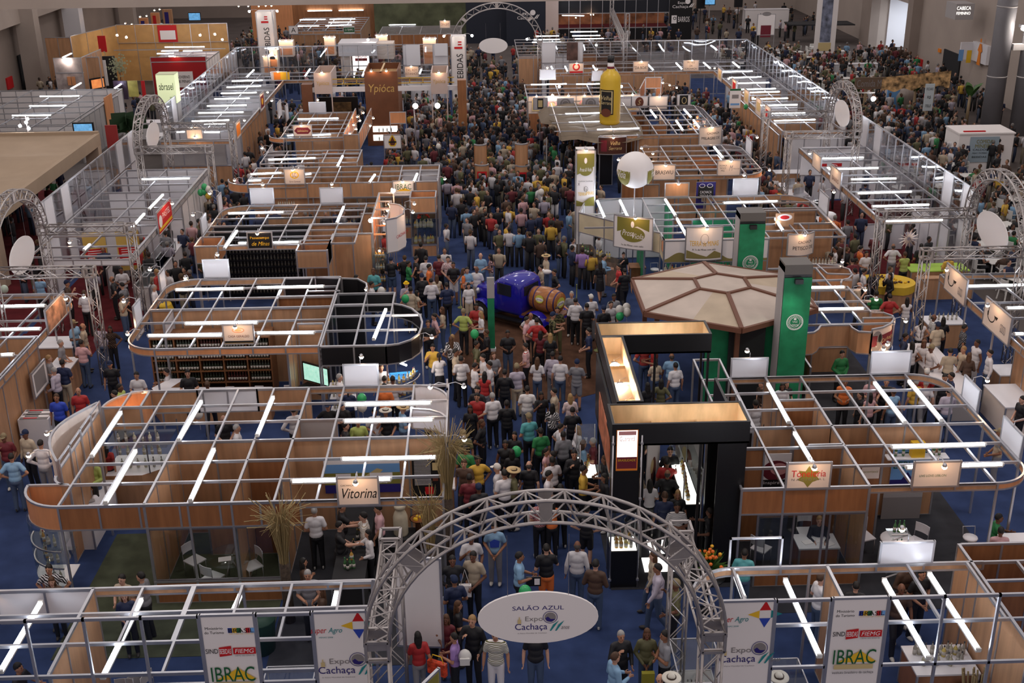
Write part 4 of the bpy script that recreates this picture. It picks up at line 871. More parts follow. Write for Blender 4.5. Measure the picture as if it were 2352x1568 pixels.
s.fascia([(-4.95,38.9),(-5.9,39.05)],1.8,m=black); s.fascia([(-7,39.0),(-5.9,39.0)],1.9,m=black); s.fascia([(-5.0,38.9),(-4.4,38.8),(-4.05,38.3),(-3.95,37.6)],1.9,m=black); s.wall(-6.0,37.6,-4.9,37.6,black,1.2)
inst('floor_patch',boxmesh(1,.8,.02,LB),s.r,(.75,-1.6,1.1)) if False else None
b = MB(); b.prism([(-3.0,33.0),(-2.4,33.1),(-2.1,33.7),(-3.0,33.55)],1.35,1.38,mat('blue_board',(.02,.2,.5),.5)); s.put('blue_panel',b)
blank_back(37.35,808,678,873,715,'blank white sign back over the black rounded stand'); lamp((-2.0,33.6,2.5),1,-.2,'warm clip lamp on the black rounded stand',None); tube_px(858,777,886,709,'the black rounded stand')
r = empty('glass_showcase',(-3.0,33.4,0),'round glass display of lit bottles under the black fascia','showcase');
for z in (.5,.95,1.4):
    q = MB(); q.prism([(0,0)]+arc(0,0,.95,270,360),z-.015,z+.005,pane_m if z > .6 else white); q.obj('shelf',r); q = MB(); q.ribbon(arc(0,0,.96,270,360),z-.03,z+.01,.03,alu); q.obj('shelf_edge',r)
    for k in range(8):
        a = radians(274+k*11.5); bott(bottle_mesh(*BC[(1,0,5)[k % 3]],kind=k % 2),(-3.0+.8*cos(a),33.4+.8*sin(a),z+.01),0,1,'bottles in the round lit display','amber or clear bottle in the round lit display')
e = MB(); e.tube([(.1,-.1,1.95),(.6,-.6,1.95)],.03,bulbw_m,6); e.obj('strip_light',r)
for z in (.5,.9,1.3):
    rr_ = empty('wall_shelf',(-4.4,32.9,z),'white wire shelf of jars under the black fascia','shelf','white wire shelves'); inst('shelf_board',boxmesh(.8,.35,.02,white),rr_); bottles(-4.75,-4.1,32.9,z+.01,6,'on the white wire shelves',[3,5],sc=.7)
bottles(-6.3,-4.9,37.4,1.2,8,'lit pink behind the black stand',[0]);
e = MB(); e.box((-6.4,37.55,1.15),(-4.9,37.58,1.7),mat('pink_backlight',(1,.45,.5),.5,emit=1.)); tag(e.obj('light_panel'),'pink backlit panel behind a row of bottles','panel')

# ======================= black shelf stand (gold lettering)
s = Booth('exhibition_stand',-7,45.5,'stand with black bottle shelves, gold lettered sign and wood boxes');
s.grid([-9.85,-8.85,-7.85,-6.85,-5.8,-4.9],[43.0,44.0,44.8,45.55,46.6,47.6,48.5]); s.band([(-10.9,42.95),(-6.9,42.9)]); s.run('fascia_strip',[(-10.92,44.1),(-10.92,47.6)],2.45,H0,wood,.02); s.run('fascia_strip',arc(-9.9,47.55,1.0,180,90),2.45,H0,wood,.02); s.band([(-9.9,48.55),(-4.3,48.55)])
for y in (44.8,45.55,46.6): s.beam(-10.9,y,-9.85,y)
for x0,x1,y0,y1 in ((-10.98,-10.1,42.9,44.1),(-7.0,-5.85,42.1,43.4)):
    s.fascia([(x0,y0),(x1,y0)],2.0); s.fascia([(x0,y1),(x1,y1)],2.0,m=wood_or); s.fascia([(x0,y0),(x0,y1)],2.0,m=wood_or); s.fascia([(x1,y0),(x1,y1)],2.0,m=wood_or); s.posts((x0,y0),(x1,y0),(x1,y1),(x0,y1))
s.wall(-10.8,45.55,-6.95,45.55,black_cl); s.wall(-6.9,43.4,-6.9,45.5,wood); s.wall(-6.9,45.6,-4.9,45.6); s.wall(-5.85,44.2,-4.35,44.2); s.wall(-5.85,42.2,-5.85,44.2,wood); s.wall(-8.8,46.6,-6.9,46.6); s.wall(-5.0,47.0,-4.3,47.0)
s.posts((-10.92,46.6),(-4.3,48.5),(-4.3,44.2)); s.wall(-6.95,42.15,-5.9,42.15,wood_dk,0,.9)
r = empty('black_shelf',(-8.7,44.4,0),'wide black shelf wall with rows of small bottles','shelf'); inst('back_panel',boxmesh(3.5,.1,2.4,black),r,(0,.1,1.2))
for i in range(8): inst('shelf_board',boxmesh(3.5,.2,.02,black),r,(0,-.05,.25+.28*i))
for i in range(8):
    for k in range(26): bott(bottle_mesh((.05,.05,.05),(.26,.23,.18),1),(-10.38+.134*k,44.32,.26+.28*i),0,.7,'small bottles on the black shelf wall','small dark bottle with pale cap on the black shelf wall')
sign_y(42.85,567,534,627,570,[('t','Passatempo',0,.1,.72,.13,Y_),('t','de Minas',.02,-.12,.68,.16,Y_,.35)],'black sign board with gold lettering over the bottle shelves',m=black)
sign_xp(-11,460,504,478,548,(),'blank white side board beside the black shelf stand, nearer',-1,-1,m=white); sign_xp(-11,499,452,513,498,(),'blank white side board beside the black shelf stand, farther',-1,-1,m=white)
blank_back(48.6,574,433,630,467,'blank white sign back on the black shelf stand, left one'); blank_back(48.6,734,432,788,465,'blank white sign back on the black shelf stand, right one')
for q in ((515,569,544,529),(548,557,567,557),(628,556,687,554),(524,489,652,486),(773,511,789,474)): tube_px(*q,'the black shelf stand')
s.wall(-10.2,47.6,-8.9,47.6,wood,0,1.0)
# lit showcase tower with curved white sign
s = Booth('lit_shelf_tower',-4.3,46,'orange lit open shelf tower with curved white lettered board','showcase')
for y in (44.3,45.5,46.7,48.0): s.post(-4.3,y,3.3); s.post(-3.7,y,3.3); s.block('cross_bar',(-4.0,y,3.27),(.6,.05,.06),alu); s.block('cross_bar',(-4.0,y,2.6),(.6,.05,.06),wood_or)
s.fascia([(-4.3,44.3),(-4.3,48.0)],2.2,3.3,wood_or); s.fascia([(-3.7,44.3),(-3.7,45.2)],2.2,3.3,wood_or)
s.run('curved_sign',[(-3.75,44.0),(-3.35,44.25),(-3.1,44.8),(-3.1,45.5),(-3.35,46.1),(-3.75,46.3)],1.9,3.3,offw)
q = decal([('t','CACHAÇA',0,0,1.0,.16,R_)],0).obj('print',s.r,wire_loc(s.r,(-3.16,44.6,2.5))); q.rotation_euler.z = 1.15
for i,y in enumerate((44.6,45.4,46.4,47.4)): lamp((-4.0,y,2.9),1 if i % 2 else .2,0,'warm clip lamp in the orange shelf tower','lamps in the orange shelf tower',arm=.15)
for y in (44.7,45.9): lamp((-3.1,y,3.3),1,0,'warm clip lamp over the curved white board','lamps over the curved white board')
lamp((-4.3,44.1,3.2),-.2,-1,'glaring white lamp at the front of the orange shelf tower',None,True,.15); lamp((-3.8,48.0,3.3),.2,0,'glaring white lamp at the back of the orange shelf tower',None,True,.1)
r = empty('glass_showcase',(-4.05,43.9,0),'tall narrow glass cabinet of bottles beside the wood wall','showcase')
for z in (.3,.8,1.3,1.8): inst('shelf',boxmesh(.55,.45,.02,pane_m),r,(0,0,z)); bottles(-4.25,-3.85,43.85,z+.01,4,'in the tall narrow glass cabinet',[0,1,3])
inst('case_glass',boxmesh(.6,.5,2.1,pane_m),r,(0,0,1.05)); e = MB(); e.ell((0,0,2.05),(.05,.05,.04),bulb_m,6,4); e.obj('bulb',r)

# ======================= green institute stand
s = Booth('exhibition_stand',-6.5,54,'wide wood fronted stand with the green institute sign')
s.grid([-10.7,-9.7,-8.7,-7.7,-6.7,-5.7,-4.7,-3.75,-2.85,-1.98],[52.1,53.2,54.1,55.15]); s.band([(-10.6,52.05),(-8.0,52.05)]); s.run('fascia_strip',arc(-10.6,53.1,1.05,180,270),2.3,H0,wood_or,.02); s.fascia([(-9.9,52.1),(-1.98,52.05)],2.0,m=wood)
s.wall(-10.6,53.2,-9.0,53.2,wood,0,2.7); s.wall(-10.7,55.15,-5.7,55.15); s.wall(-5.7,55.15,-2,55.15,wood); s.wall(-7.7,52.2,-7.7,55.1); s.wall(-5.7,52.2,-5.7,55.1); s.pane(-6.4,52.0,-3.0,52.0,.6,2.0); s.wall(-6.4,52.0,-3.0,52.0,wood,0,.6); s.wall(-1.98,52.1,-1.98,55.1,grey,0,2.6)
s.wall(-3.7,54.2,-2.0,54.2,white,1.5)
s.posts((-9.9,52.05),(-7.9,52.05),(-6.4,52.05),(-3.0,52.05)); s.wall(-9.9,52.4,-7.0,52.4,wood,0,2.0)
sign_y(51.98,902,416,951,449,[('p',[(-.35,-.12),(.05,.02),(.4,-.12)],Y_),('t','IBRAC',0,.08,.72,.26,GR),('t','instituto brasileiro da cachaça',0,-.22,.7,.05,K_)],'white sign board with big green letters and yellow hill',m=offw)
sign_y(51.98,652,389,701,422,[('o',0,.08,.4,.34,.05,Y_),('t','S.C.',0,.08,.2,.2,BR_),('t','Serra Carmona',0,-.22,.5,.08,BR_,.3)],'cream sign board with a gold laurel wreath',m=cream)
for z in (1.0,1.35,1.7): r = empty('wall_shelf',(-8.9,51.9,z),'white shelf of jars below the laurel sign','shelf','white jar shelves'); inst('shelf_board',boxmesh(1.0,.3,.02,white),r); bottles(-9.3,-8.5,51.9,z+.01,8,'on the white jar shelves',[3,0],sc=.8)
bottles(-6.2,-3.2,52.3,.65,16,'behind the wide glass front',[0,3,5],sc=1.3); bottles(-6.2,-3.2,52.3,1.35,14,'behind the wide glass front',[0,1,3],sc=1.2)
r = empty('display_plinth',(-3.9,51.0,0),'white stepped plinth with framed certificates and bottles','plinth'); inst('plinth_body',boxmesh(1.0,.6,1.0,white),r,(-.2,.5,.5)); inst('plinth_step',boxmesh(1.0,.3,.5,white),r,(-.2,.05,.25))
for q in ((575,399,647,396),(570,414,600,413),(848,418,861,400),(950,416,958,398),(700,400,715,398)): tube_px(*q,'the green institute stand')
s = Booth('flower_showcase',-2.5,50,'wood topped glass showcase column with red flowers','showcase')
x0,x1 = -3.1,-2.0
for a,c in (((x0,49.3),(x1,49.3)),((x0,50.4),(x1,50.4)),((x0,49.3),(x0,50.4)),((x1,49.3),(x1,50.4))): s.fascia([a,c],2.0,m=wood if a[1] == c[1] == 49.3 else wood_or); s.pane(*a,*c,.55,2.0); s.wall(*a,*c,wood,0,.55)
s.block('shelf',(-2.55,49.85,1.25),(1.0,1.0,.02),pane_m); bottles(-3.0,-2.1,49.5,.58,10,'in the flower showcase column',[0,5,1],.08,sc=1.5); bottles(-3.0,-2.1,49.6,1.27,10,'in the flower showcase column',[0,1,3],.08,sc=1.4)
def posy(x,y,z,label,c=(.6,.04,.02),n=16,sz=.3):
    r = empty('flower_vase',(x,y,z),label,'flowers'); b = MB(); rd = random.Random(int(x*31+y)); b.lathe((0,0,0),[(.06,0),(.04,.1),(.07,.25)],alu_dk,10); b.obj('vase',r); b = MB()
    for i in range(n):
        a,e = rd.random()*6.3,rd.random()*1.1; d = Vector((cos(a)*sin(e),sin(a)*sin(e),cos(e)))*sz; b.tube([(0,0,.2),tuple(d+Vector((0,0,.25)))],.006,mat('leaf_green',(.05,.13,.02)),4)
    b.obj('stems',r); b = MB(); rd = random.Random(int(x*31+y))
    for i in range(n):
        a,e = rd.random()*6.3,rd.random()*1.1; d = Vector((cos(a)*sin(e),sin(a)*sin(e),cos(e)))*sz; b.ell(d+Vector((0,0,.27)),(.05,.05,.045),mat('petal_%d' % int(c[0]*99),c,.6),7,5)
    b.obj('blossoms',r)
posy(-2.6,49.7,1.28,'vase of red flowers in the tall wood topped showcase'); posy(-6.4,42.5,.9,'vase of red and yellow flowers under the right wood box'); posy(-3.35,44.9,.75,'small bunch of orange flowers by the seated person in red',(.8,.15,.02),8,.15)
lamp((-2.0,52.0,2.7),.5,.2,'warm clip lamp at the right end of the green institute stand',None); lamp((-10.9,52.6,2.7),-1,0,'warm clip lamp at the left end of the green institute stand',None)
# ======================= row behind the institute stand
s = Booth('exhibition_stand',-8.3,57,'low wood stand behind the green institute stand'); s.grid([-10.7,-9.7,-8.7,-7.7,-6.85,-6.0],[56.0,57.0,57.8,58.6]); s.fascia([(-8.0,58.6),(-7.2,58.6)],2.2,m=wood_or); s.wall(-8.0,57.0,-6.0,57.0); s.wall(-7.9,57.9,-6.1,57.9,wood_dk); s.run('fascia_strip',arc(-10.0,57.8,.8,180,90),2.45,H0,alu,.02); s.posts((-6,58.6),(-10.7,56))
s.wall(-6.0,56,-6.0,58.6)
tube_px(616,366,725,362,'the stand behind the green institute sign'); tube_px(774,382,787,357,'the stand behind the green institute sign')
# ======================= diamond sign stand with orange shelves
s = Booth('exhibition_stand',-8,65,'wood stand with the dark diamond sign and orange lit shelves')
a,c = G(645,315,2.7),G(785,325,2.7); X0,X1,Y0,Y1 = a.x,c.x,61.6,68.3
s.grid([X0,X0+1,X0+2,X0+3,X1],[Y0,Y0+1.1,Y0+2.2,Y0+3.3,Y0+4.4,Y1]); s.band([(X0,Y0),(X1,Y0)]); s.run('fascia_strip',arc(X0+.2,Y0+.8,.9,180,270),2.45,H0,wood_or,.02); s.wall(X0+.6,Y0+1.1,X1,Y0+1.1,wood); s.wall(X0+1,Y0+3.3,X1,Y0+3.3,wood_dk); s.wall(X0+2,Y0+1.2,X0+2,Y1,wood); s.wall(X0,Y1,X1,Y1,wood)
s.fascia([(X1,Y0),(X1,Y1)],2.0,2.9,wood_or); s.fascia([(X1+.8,Y0),(X1+.9,Y1)],2.0,2.9,wood_or); s.fascia([(X1,Y0-.3),(X1+.8,Y0-.3)],1.0,2.9,wood); s.wall(X1,Y0-.3,X1+.8,Y0-.3,wood,0,1.0); s.posts((X0,Y0+.8),(X0+.3,Y0),(X1,Y0))
sign_y(Y0-.1,673,288,717,312,lambda w,h: [('p',[(-.46*w,0),(-.3*w,.3*h),(.3*w,.3*h),(.46*w,0),(.3*w,-.3*h),(-.3*w,-.3*h)],MR),('t','Salinissima',0,0,.6*w,.22*h,TN,.3)],'cream sign board with a dark hexagonal emblem',m=cream)
for q in ((683,273,778,271),(659,311,675,310),(718,310,760,308)): tube_px(*q,'the dark diamond sign stand')
for i in range(6): lamp((X1+.4,Y0+.3+1.1*i,2.75),.3 if i % 2 else -.3,0,'warm lamp in the orange shelf row','warm lamps in the orange shelf row',arm=.12)
for i in range(2): lamp((X1+.95,Y0+1.+2.*i,3.0),1,0,'warm clip lamp beside the orange shelf row','clip lamps beside the orange shelf row')
blank_back(Y1,709,235,749,261,'blank white sign back behind the diamond sign stand')
for i,q in enumerate(((637,238,647,262),(655,245,663,272),(612,352,630,380))): sign_xp(-10.9,*q,(),'blank white side board, %s' % ('farthest left one by the diamond stand','middle one by the diamond stand','one left of the low wood stand')[i],-1,-1,m=white)
# ======================= brown tower stand with gold script
r = empty('tower_stand',(-5,72,0),'tall brown tower stand with gold script lettering and two pale side towers','exhibition stand')
brn = mat('brown_laminate',(.17,.065,.03),.45,noise=.1,nscale=2); plk = mat('pale_pink_board',(.58,.47,.43),.5)
def tw(x0,x1,y0,y1,z0,z1,m,nm):
    q = MB(); t = .06
    for a,c in (((x0,y0),(x1,y0+t)),((x0,y1-t),(x1,y1)),((x0,y0+t),(x0+t,y1-t)),((x1-t,y0+t),(x1,y1-t))): q.box((a[0],a[1],z0),(c[0],c[1],z1),m)
    q.box((x0+t,y0+t,z1-.5),(x1-t,y1-t,z1-.46),ply)
    n = int((y1-y0)/.6)
    for i in range(1,n): yy = y0+(y1-y0)*i/n; q.box((x0+t,yy,z1-.42),(x1-t,yy+.06,z1-.3),ply)
    q.box(((x0+x1)/2-.05,y0,z1-.06),((x0+x1)/2+.05,y1,z1),ply) if x1-x0 > 1.5 else None
    me = q.mesh(nm); me.transform(Matrix.Translation(-Vector(r.location))); return inst(nm,me,r)
zt = YP(840,165,71.2).z; xa,xb = YP(838,200,71.2).x,YP(914,200,71.2).x
tw(xa,xb,71.2,74.6,0,zt,brn,'main_tower'); X = (xa+xb)/2
decal([('t','Ypióca',0,0,1.55,.62,mat('gold_letter',(.60,.42,.14),.4,.4),.15)],0).obj('lettering',r,(X+5,-.83,YP(875,205,71.2).z))
for z in (1.05,.52): q = MB(); q.box((-.75,-.02,-.18),(.75,.02,.18),litw); q.obj('lit_niche',r,(X+5.1,-.83,z)); bottles(X-.4,X+.6,71.1,z-.15,4,'in the lit niches of the brown tower',[2],sc=.9)
for i,(p0,p1) in enumerate(((722,762),(990,1028))):
    x0,x1 = YP(p0,200,71.0).x,YP(p1,200,71.0).x; za,zb = YP(p0,168,71).z,YP(p0,216,71).z
    tw(x0,x1,71.0,73.8,zb,za,plk,'side_tower'); decal([('t','Ypióca',0,0,.75,.3,mat('gold_letter',(.6,.42,.14)),.15)],0).obj('lettering',r,((x0+x1)/2+5,-1.03,YP(740,192,71).z))
    for x in (x0+.04,x1-.04): inst('tower_post',boxmesh(.07,.07,zb,plk),r,wire_loc(r,(x,71.1,zb/2)))
    lamp(((x0+x1)/2,71,za),0,-1,'small spotlight on the %s pale side tower' % ('left' if i == 0 else 'right'),None,arm=.15)
for dx in (-.55,.35): lamp((X+dx,71.2,zt),0,-1,'small spotlight over the gold script of the brown tower','spotlights on the brown tower',arm=.15)
xc,xd = YP(712,208,71.2).x,YP(1055,208,71.2).x; z1,z0 = YP(800,200,71.2).z,YP(800,211,71.2).z
q = MB(); q.box((xc,71.2,z0),(xa,71.35,z1),white); q.box((xb,71.2,z0),(xd,71.35,z1),white)
me = q.mesh('white_fascia'); me.transform(Matrix.Translation(-Vector(r.location))); inst('white_fascia',me,r)
q = MB(); ym = mat('yellow_rail',(.62,.38,.04),.5)
for z in (z1+.12,z1+.42): q.bar((xc+.3,71.6,z),(xd-.3,71.6,z),.05,.05,ym)
x = xc+.4
while x < xd: q.bar((x,71.6,z1+.1),(x,71.6,z1+.45),.05,.05,ym); x += .8
me = q.mesh('yellow_rail'); me.transform(Matrix.Translation(-Vector(r.location))); inst('yellow_rail',me,r)
q = MB(); q.box((xc-.5,71.1,0),(xc+.15,71.8,z1+.2),brn); me = q.mesh('end_pillar'); me.transform(Matrix.Translation(-Vector(r.location))); inst('end_pillar',me,r); q = MB(); q.box((xd-.1,70.9,0),(xd+.42,71.5,z1+.35),mat('wood_laminate_dark',(.3,.125,.05))); me = q.mesh('end_pillar'); me.transform(Matrix.Translation(-Vector(r.location))); inst('end_pillar',me,r)
q = MB(); q.box((xc,73.5,0),(xc+2.6,73.6,2.6),black); q.box((xc+1,73.3,.8),(xc+2.2,73.45,2.3),mat('dark_landscape',(.14,.08,.03),.5,noise=.7,nscale=4)); me = q.mesh('rear_wall'); me.transform(Matrix.Translation(-Vector(r.location))); inst('rear_wall',me,r)
for i,x in enumerate((YP(953,222,71.5).x,YP(1004,220,71.5).x)): b = MB(); b.ell((0,0,0),(.17,.17,.17),mat('globe_lamp_glow',(1,.98,.92),.4,emit=7),14,10); b.tube([(0,0,.15),(0,0,.9)],.008,alu,4); tag(b.obj('globe_lamp',None,(x,71.5,2.35)),'hanging white globe lamp %s of the brown tower stand' % ('nearer the middle' if i == 0 else 'at the right side'),'lamp')
def postboard(Y,px0,py0,px1,py1,items,label,m=None):
    a = YP(px0,py0,Y); c = YP(px1,py1,Y); sign(Vector(((a.x+c.x)/2,Y,(a.z+c.z)/2)),c.x-a.x,a.z-c.z,0,items,label,m=m,cat='sign')
    b = MB()
    for x in (a.x,c.x): b.box((x-.02,Y-.0,0),(x+.02,Y+.04,c.z),alu)
    tag(b.obj('sign_post'),'pair of thin aluminium posts under the '+label[:48].rsplit(' ',1)[0],'post')
postboard(64,895,258,933,283,(),'plain wood board on tall posts right of the brown tower',wood_or)
postboard(62.5,881,310,922,340,[('p',[(0,.42),(.2,.05),(.22,-.1),(.12,-.26),(-.12,-.26),(-.22,-.1),(-.2,.05)],Y_),('p',[(0,.3),(.13,0),(.14,-.12),(.08,-.2),(-.08,-.2),(-.14,-.12),(-.13,0)],BR_),('r',0,-.02,.42,.08,K_)],'white sign board with a golden drop emblem on posts')
# far left tall rows ---------------------------------------------------------
s = Booth('exhibition_stand_row',-15,73,'long far left row of stands full of white tube lamps','row of stands')
ysf = [61.6+1.02*i for i in range(21)]
s.grid([-17.0,-15.0,-13.1],ysf[::2]); s.run('fascia_strip',[(-13.05,61.4),(-13.05,82)],2.45,H0,wood,.02); s.band([(-16.8,61.3),(-13.1,61.2)])
for i in range(0,20,4): s.wall(-17,ysf[i]+.5,-13.6,ysf[i]+.5,white if i % 8 else grey,0,2.5)
s.wall(-13.1,64,-13.1,72,wood,0,2.5); s.posts((-13.05,61.2),(-13.05,63.5),(-16.8,61.3)); s.wall(-17,62,-13.3,62,wood,0,1.2)
for x0,y0,x1,y1 in ((440,278,527,275),(455,259,560,257),(475,243,567,241),(492,227,574,225),(507,214,590,212),(520,200,600,197),(532,186,604,184),(467,284,523,283),(405,303,425,302),(468,303,506,303)): tube_px(x0,y0,x1,y1,'the far left row')
tube_px(566,177,583,160,'the far left row');
s.grid([-13.1,-11,-9,-7,-5,-3],[79.5,81.0,82.5],x0=-17); s.band([(-13.1,79.3),(-2.2,79.3)]); s.posts((-9,79.3),(-5,79.3),(-2.3,79.3)); s.wall(-7.0,82,-3,82,white,0,2.4)
for q in ((700,175,712,158),(832,175,838,160),(963,170,968,158)): tube_px(*q,'the far left cross row')
sign_xp(-13,405,0,406,1,()) if False else None
sign_x(-12.95,62.0,63.2,2.55,3.4,1,[('r',0,0,1,.6,OR_)],'orange brown side sign at the near end of the far left row',1,m=cream); sign_x(-12.95,69.5,71,2.55,3.5,1,[('r',0,0,1.1,.7,MR),('e',0,0,.5,.4,Y_)],'dark side sign halfway along the far left row',1);
lamp((-14.9,61.3,2.9),0,-1,'warm clip lamp low at the near end of the far left row',None)
sign_y(61.15,427,293,466,318,(),'small cream blank sign at the near end of the far left row',1,m=cream)
sign_y(79.2,622,165,660,184,[('r',-.1,0,.5,.5,OR_),('r',.4,0,.6,.5,Y_)],'cream boxed sign with orange emblem on the far left cross row',1,m=cream)
sign_y(79.2,929,153,962,177,[('t','DEL REY',0,.12,.7,.16,BR_),('t','ESTANHOS',0,-.12,.8,.16,BR_)],'cream sign board with two lines of brown letters',1,m=cream)
# left food stand with clear partition -----------------------------------------
s = Booth('food_stand',-15,49,'white left food stand with roof grid behind the clear partition','food stand')
s.grid([-16.9,-15.0,-13.1],[42.0,43.2,44.6,45.9,47.2,48.5,49.8,51.1,52.4,53.8,55.2]); s.run('fascia_strip',[(-13.05,41.5),(-13.05,55.2)],2.45,H0,grey,.02); s.run('fascia_strip',[(-16.2,41.6),(-13.05,41.5)],2.45,H0,white,.02)
s.wall(-13.1,49.8,-13.1,55.2,offw); s.wall(-16.9,55.2,-13.1,55.2,white); s.wall(-16.6,51.1,-15.0,51.1,white); s.wall(-15,49.8,-13.1,49.8,white,0,1.8); s.wall(-15.0,44.6,-15.0,49,white,0,1.3); s.wall(-16.9,48.2,-15.2,48.2,white,0,2.2)
s.posts((-13.05,41.5),(-13.05,44.6),(-13.05,47.5),(-16.9,42),(-16.9,55.2),(-15,51.1))
for q in ((325,411,437,409),(342,479,374,446),(302,522,331,490),(192,573,206,560)): tube_px(*q,'the left food stand')
sign_x(-12.95,45.3,47.6,2.4,3.35,1,[('r',0,0,2.2,.86,R_),('e',-.7,0,.5,.5,WH),('t','PASTEL',.25,.12,1.2,.25,WH),('r',0,-.3,2.1,.12,Y_)],'red and yellow side sign over the left food stand',1)
lamp((-15.5,43.5,2.7),-1,0,'warm clip lamp inside the left food stand',None)
counter(-13.6,-13.0,43.2,49.5,1.0,'long glass topped food counter under the red and yellow sign',offw)
glass_box(-13.3,46.5,.55,2.6,.4,1.0,'refrigerated glass display on the left food counter'); glass_box(-13.3,44.0,.55,1.6,.4,1.0,'small glass display at the near end of the left food counter')
b = MB(); b.lathe((0,0,0),[(.45,0),(.42,.5),(.35,.74),(.35,.76)],mat('yellow_cloth',(.62,.4,.03),.8),20); tag(b.obj('cloth_table',None,(-12.2,41.9,0)),'yellow skirted table at the near end of the left food counter','table')
postboard_m = None
for i,(x,y) in enumerate(((-15.9,46.3),(-14.6,46.5))): b = MB(); b.box((-.45,-.02,.6),(.45,.02,2.3),mat('menu_yellow',(.6,.4,.1),.5)); b.box((-.4,-.026,.8),(.4,-.02,1.6),R_); [b.box((-.3,-.03,.9+.1*k),(.3,-.026,.93+.1*k),WH) for k in range(7)]; b.box((-.02,0,0),(.02,.03,.6),alu); tag(b.obj('menu_board',None,(x,y,0),.2),'yellow and red menu board, %s one in the left food stand' % ('farther left' if i == 0 else 'right'),'menu board')
b = MB(); b.box((-.25,-.2,0),(.25,.2,.35),black); b.box((-.2,-.22,.05),(.2,-.2,.3),alu); tag(b.obj('coffee_machine',None,(-13.9,50.9,1.0)),'black coffee machine on the white corner counter','machine'); counter(-14.8,-13.3,50.3,51.0,1.0,'white corner counter behind the coffee machine',white)
for i in range(5): b = MB(); b.lathe((0,0,0),[(.06,0),(.06,.22)],black,8); tag(b.obj('canister',None,(-14.6+.28*i,50.5,1.0)),'black canister on the white corner counter','canister','canisters on the corner counter')
for i,(dx,dz,c) in enumerate(((0,0,(.04,.35,.12)),(.2,.12,(.62,.6,.55)),(.05,.22,(.04,.35,.12)),(-.15,-.04,(.04,.35,.12)),(.28,-.05,(.62,.6,.55)),(.18,-.2,(.6,.4,.05)))): balloon(G(468,440,2.3)+Vector((dx,0,dz)),c,('green','white','upper green','left green','right white','yellow')[i]+' balloon in the cluster by the white food stand wall')
# left small stand under the near portal, left edge
s = Booth('exhibition_stand',-15,35,'wood walled stand at the left picture edge with rounded roof corner')
s.grid([-17.5,-16.0,-14.75],[31.0,32.5,34.0,35.4,36.7,37.85],x1=-13.85); s.run('fascia_strip',[(-13.8,29),(-13.8,36.8)],2.45,H0,wood,.02); s.run('fascia_strip',arc(-14.8,36.9,1.0,90,0),2.45,H0,wood,.02); s.band([(-17.5,37.9),(-14.8,37.9)])
s.wall(-13.9,29,-13.9,33.9,wood); s.wall(-17.5,33.9,-13.9,33.9,wood); s.posts((-13.8,33.7),(-13.8,36.8),(-14.8,37.9))
for q in ((0,702,104,700),(0,755,93,753),(2,813,31,812)): tube_px(*q,'the left edge stand')
sign_x(-13.75,34.6,36.4,2.5,3.3,1,[('r',0,0,1.7,.7,mat('peach_photo',(.48,.24,.14),.5,noise=.75,nscale=3))],'orange photographic side sign at the left edge stand',1); sign_x(-13.7,32.6,33.8,1.2,2.0,1,[('r',0,0,.9,.6,GY)],'grey framed picture hanging on the left edge stand')
lamp((-13.8,37.2,2.7),1,.3,'warm clip lamp on the rounded corner of the left edge stand',None); lamp((-13.8,31.0,2.5),-.8,0,'warm clip lamp low on the left edge stand',None)
counter(-15.4,-14.1,37.3,38.3,.95,'white topped wood counter in the left edge stand',wood); counter(-14.3,-13.6,34.4,36.4,.95,'wood counter with glass objects by the left edge wall',wood)
r = empty('newspaper_stand',(-13.35,31.7,0),'white box stand with newspapers on its sloping top','stand'); q = MB(); q.prism([(-.45,-.35),(.45,-.35),(.45,.35),(-.45,.35)],0,1.1,white); q.obj('stand_body',r)
for i in range(5): q = MB(); q.box((-.4,-.06,0),(.4,.06,.02),WH if i % 2 else GY); q.box((-.3,-.03,.02),(.1,.03,.024),R_ if i in (0,4) else K_); q.obj('newspaper',r,(0,-.28+.13*i,1.1))

# ======================= right column ============================
# carved wave-pattern stand with tall printed column
s = Booth('exhibition_stand',8.5,45,'corner stand with olive wave fascias and green walls');
s.grid([6.9,7.9,8.9,9.9,11.0,12.2],[42.6,43.5,44.4,45.3,46.3,47.5,48.6]); s.beam(4.05,44.4,5.9,44.4); s.beam(4.2,46.3,5.9,46.3); s.beam(4.6,48.2,6,48.6); s.grid([12.2,13.9],[42.6,43.5,44.4,46.3,47.5]); s.run('fascia_strip',[(9.5,48.65),(12.9,48.65)],2.45,H0,wood,.02); s.run('fascia_strip',arc(12.9,47.6,1.0,90,0),2.45,H0,wood,.02); s.run('fascia_strip',[(13.95,42.6),(13.95,47.6)],2.45,H0,wood,.02)
wv = mat('wave_olive',(.24,.20,.07),.5)
p = [G(1328,512,2.7),G(1385,510,2.7),G(1515,545,2.7),G(1522,600,2.6)]
PF = [tuple(G(a_,b_,2.75).xy) for a_,b_ in ((1330,487),(1389,502),(1440,515),(1518,534),(1526,552))]; YT = PF[4][1]; XT = PF[4][0]
fm = mat('cream_print',(.58,.50,.34),.55,noise=.12,nscale=1.5); s.fascia(PF[:2],1.9,2.75,fm); s.fascia(PF[1:4],1.9,2.75,fm); s.fascia(PF[3:],1.9,2.75,fm)
s.fascia([(XT,YT),(XT+4.0,YT)],1.85,2.75,offw); b = MB()
for i in range(3):
    x0 = XT+.03+i*1.33; n = 14; lo = [(x0+1.28*k/n,YT-.025,1.88) for k in range(n+1)]; hi = [(x0+1.28*k/n,YT-.025,2.12+.14*sin(k/n*2*pi-1.2)) for k in range(n+1)]; b.add(lo+hi,[(k,k+1,n+2+k,n+1+k) for k in range(n)],wv)
s.put('wave_print',b)
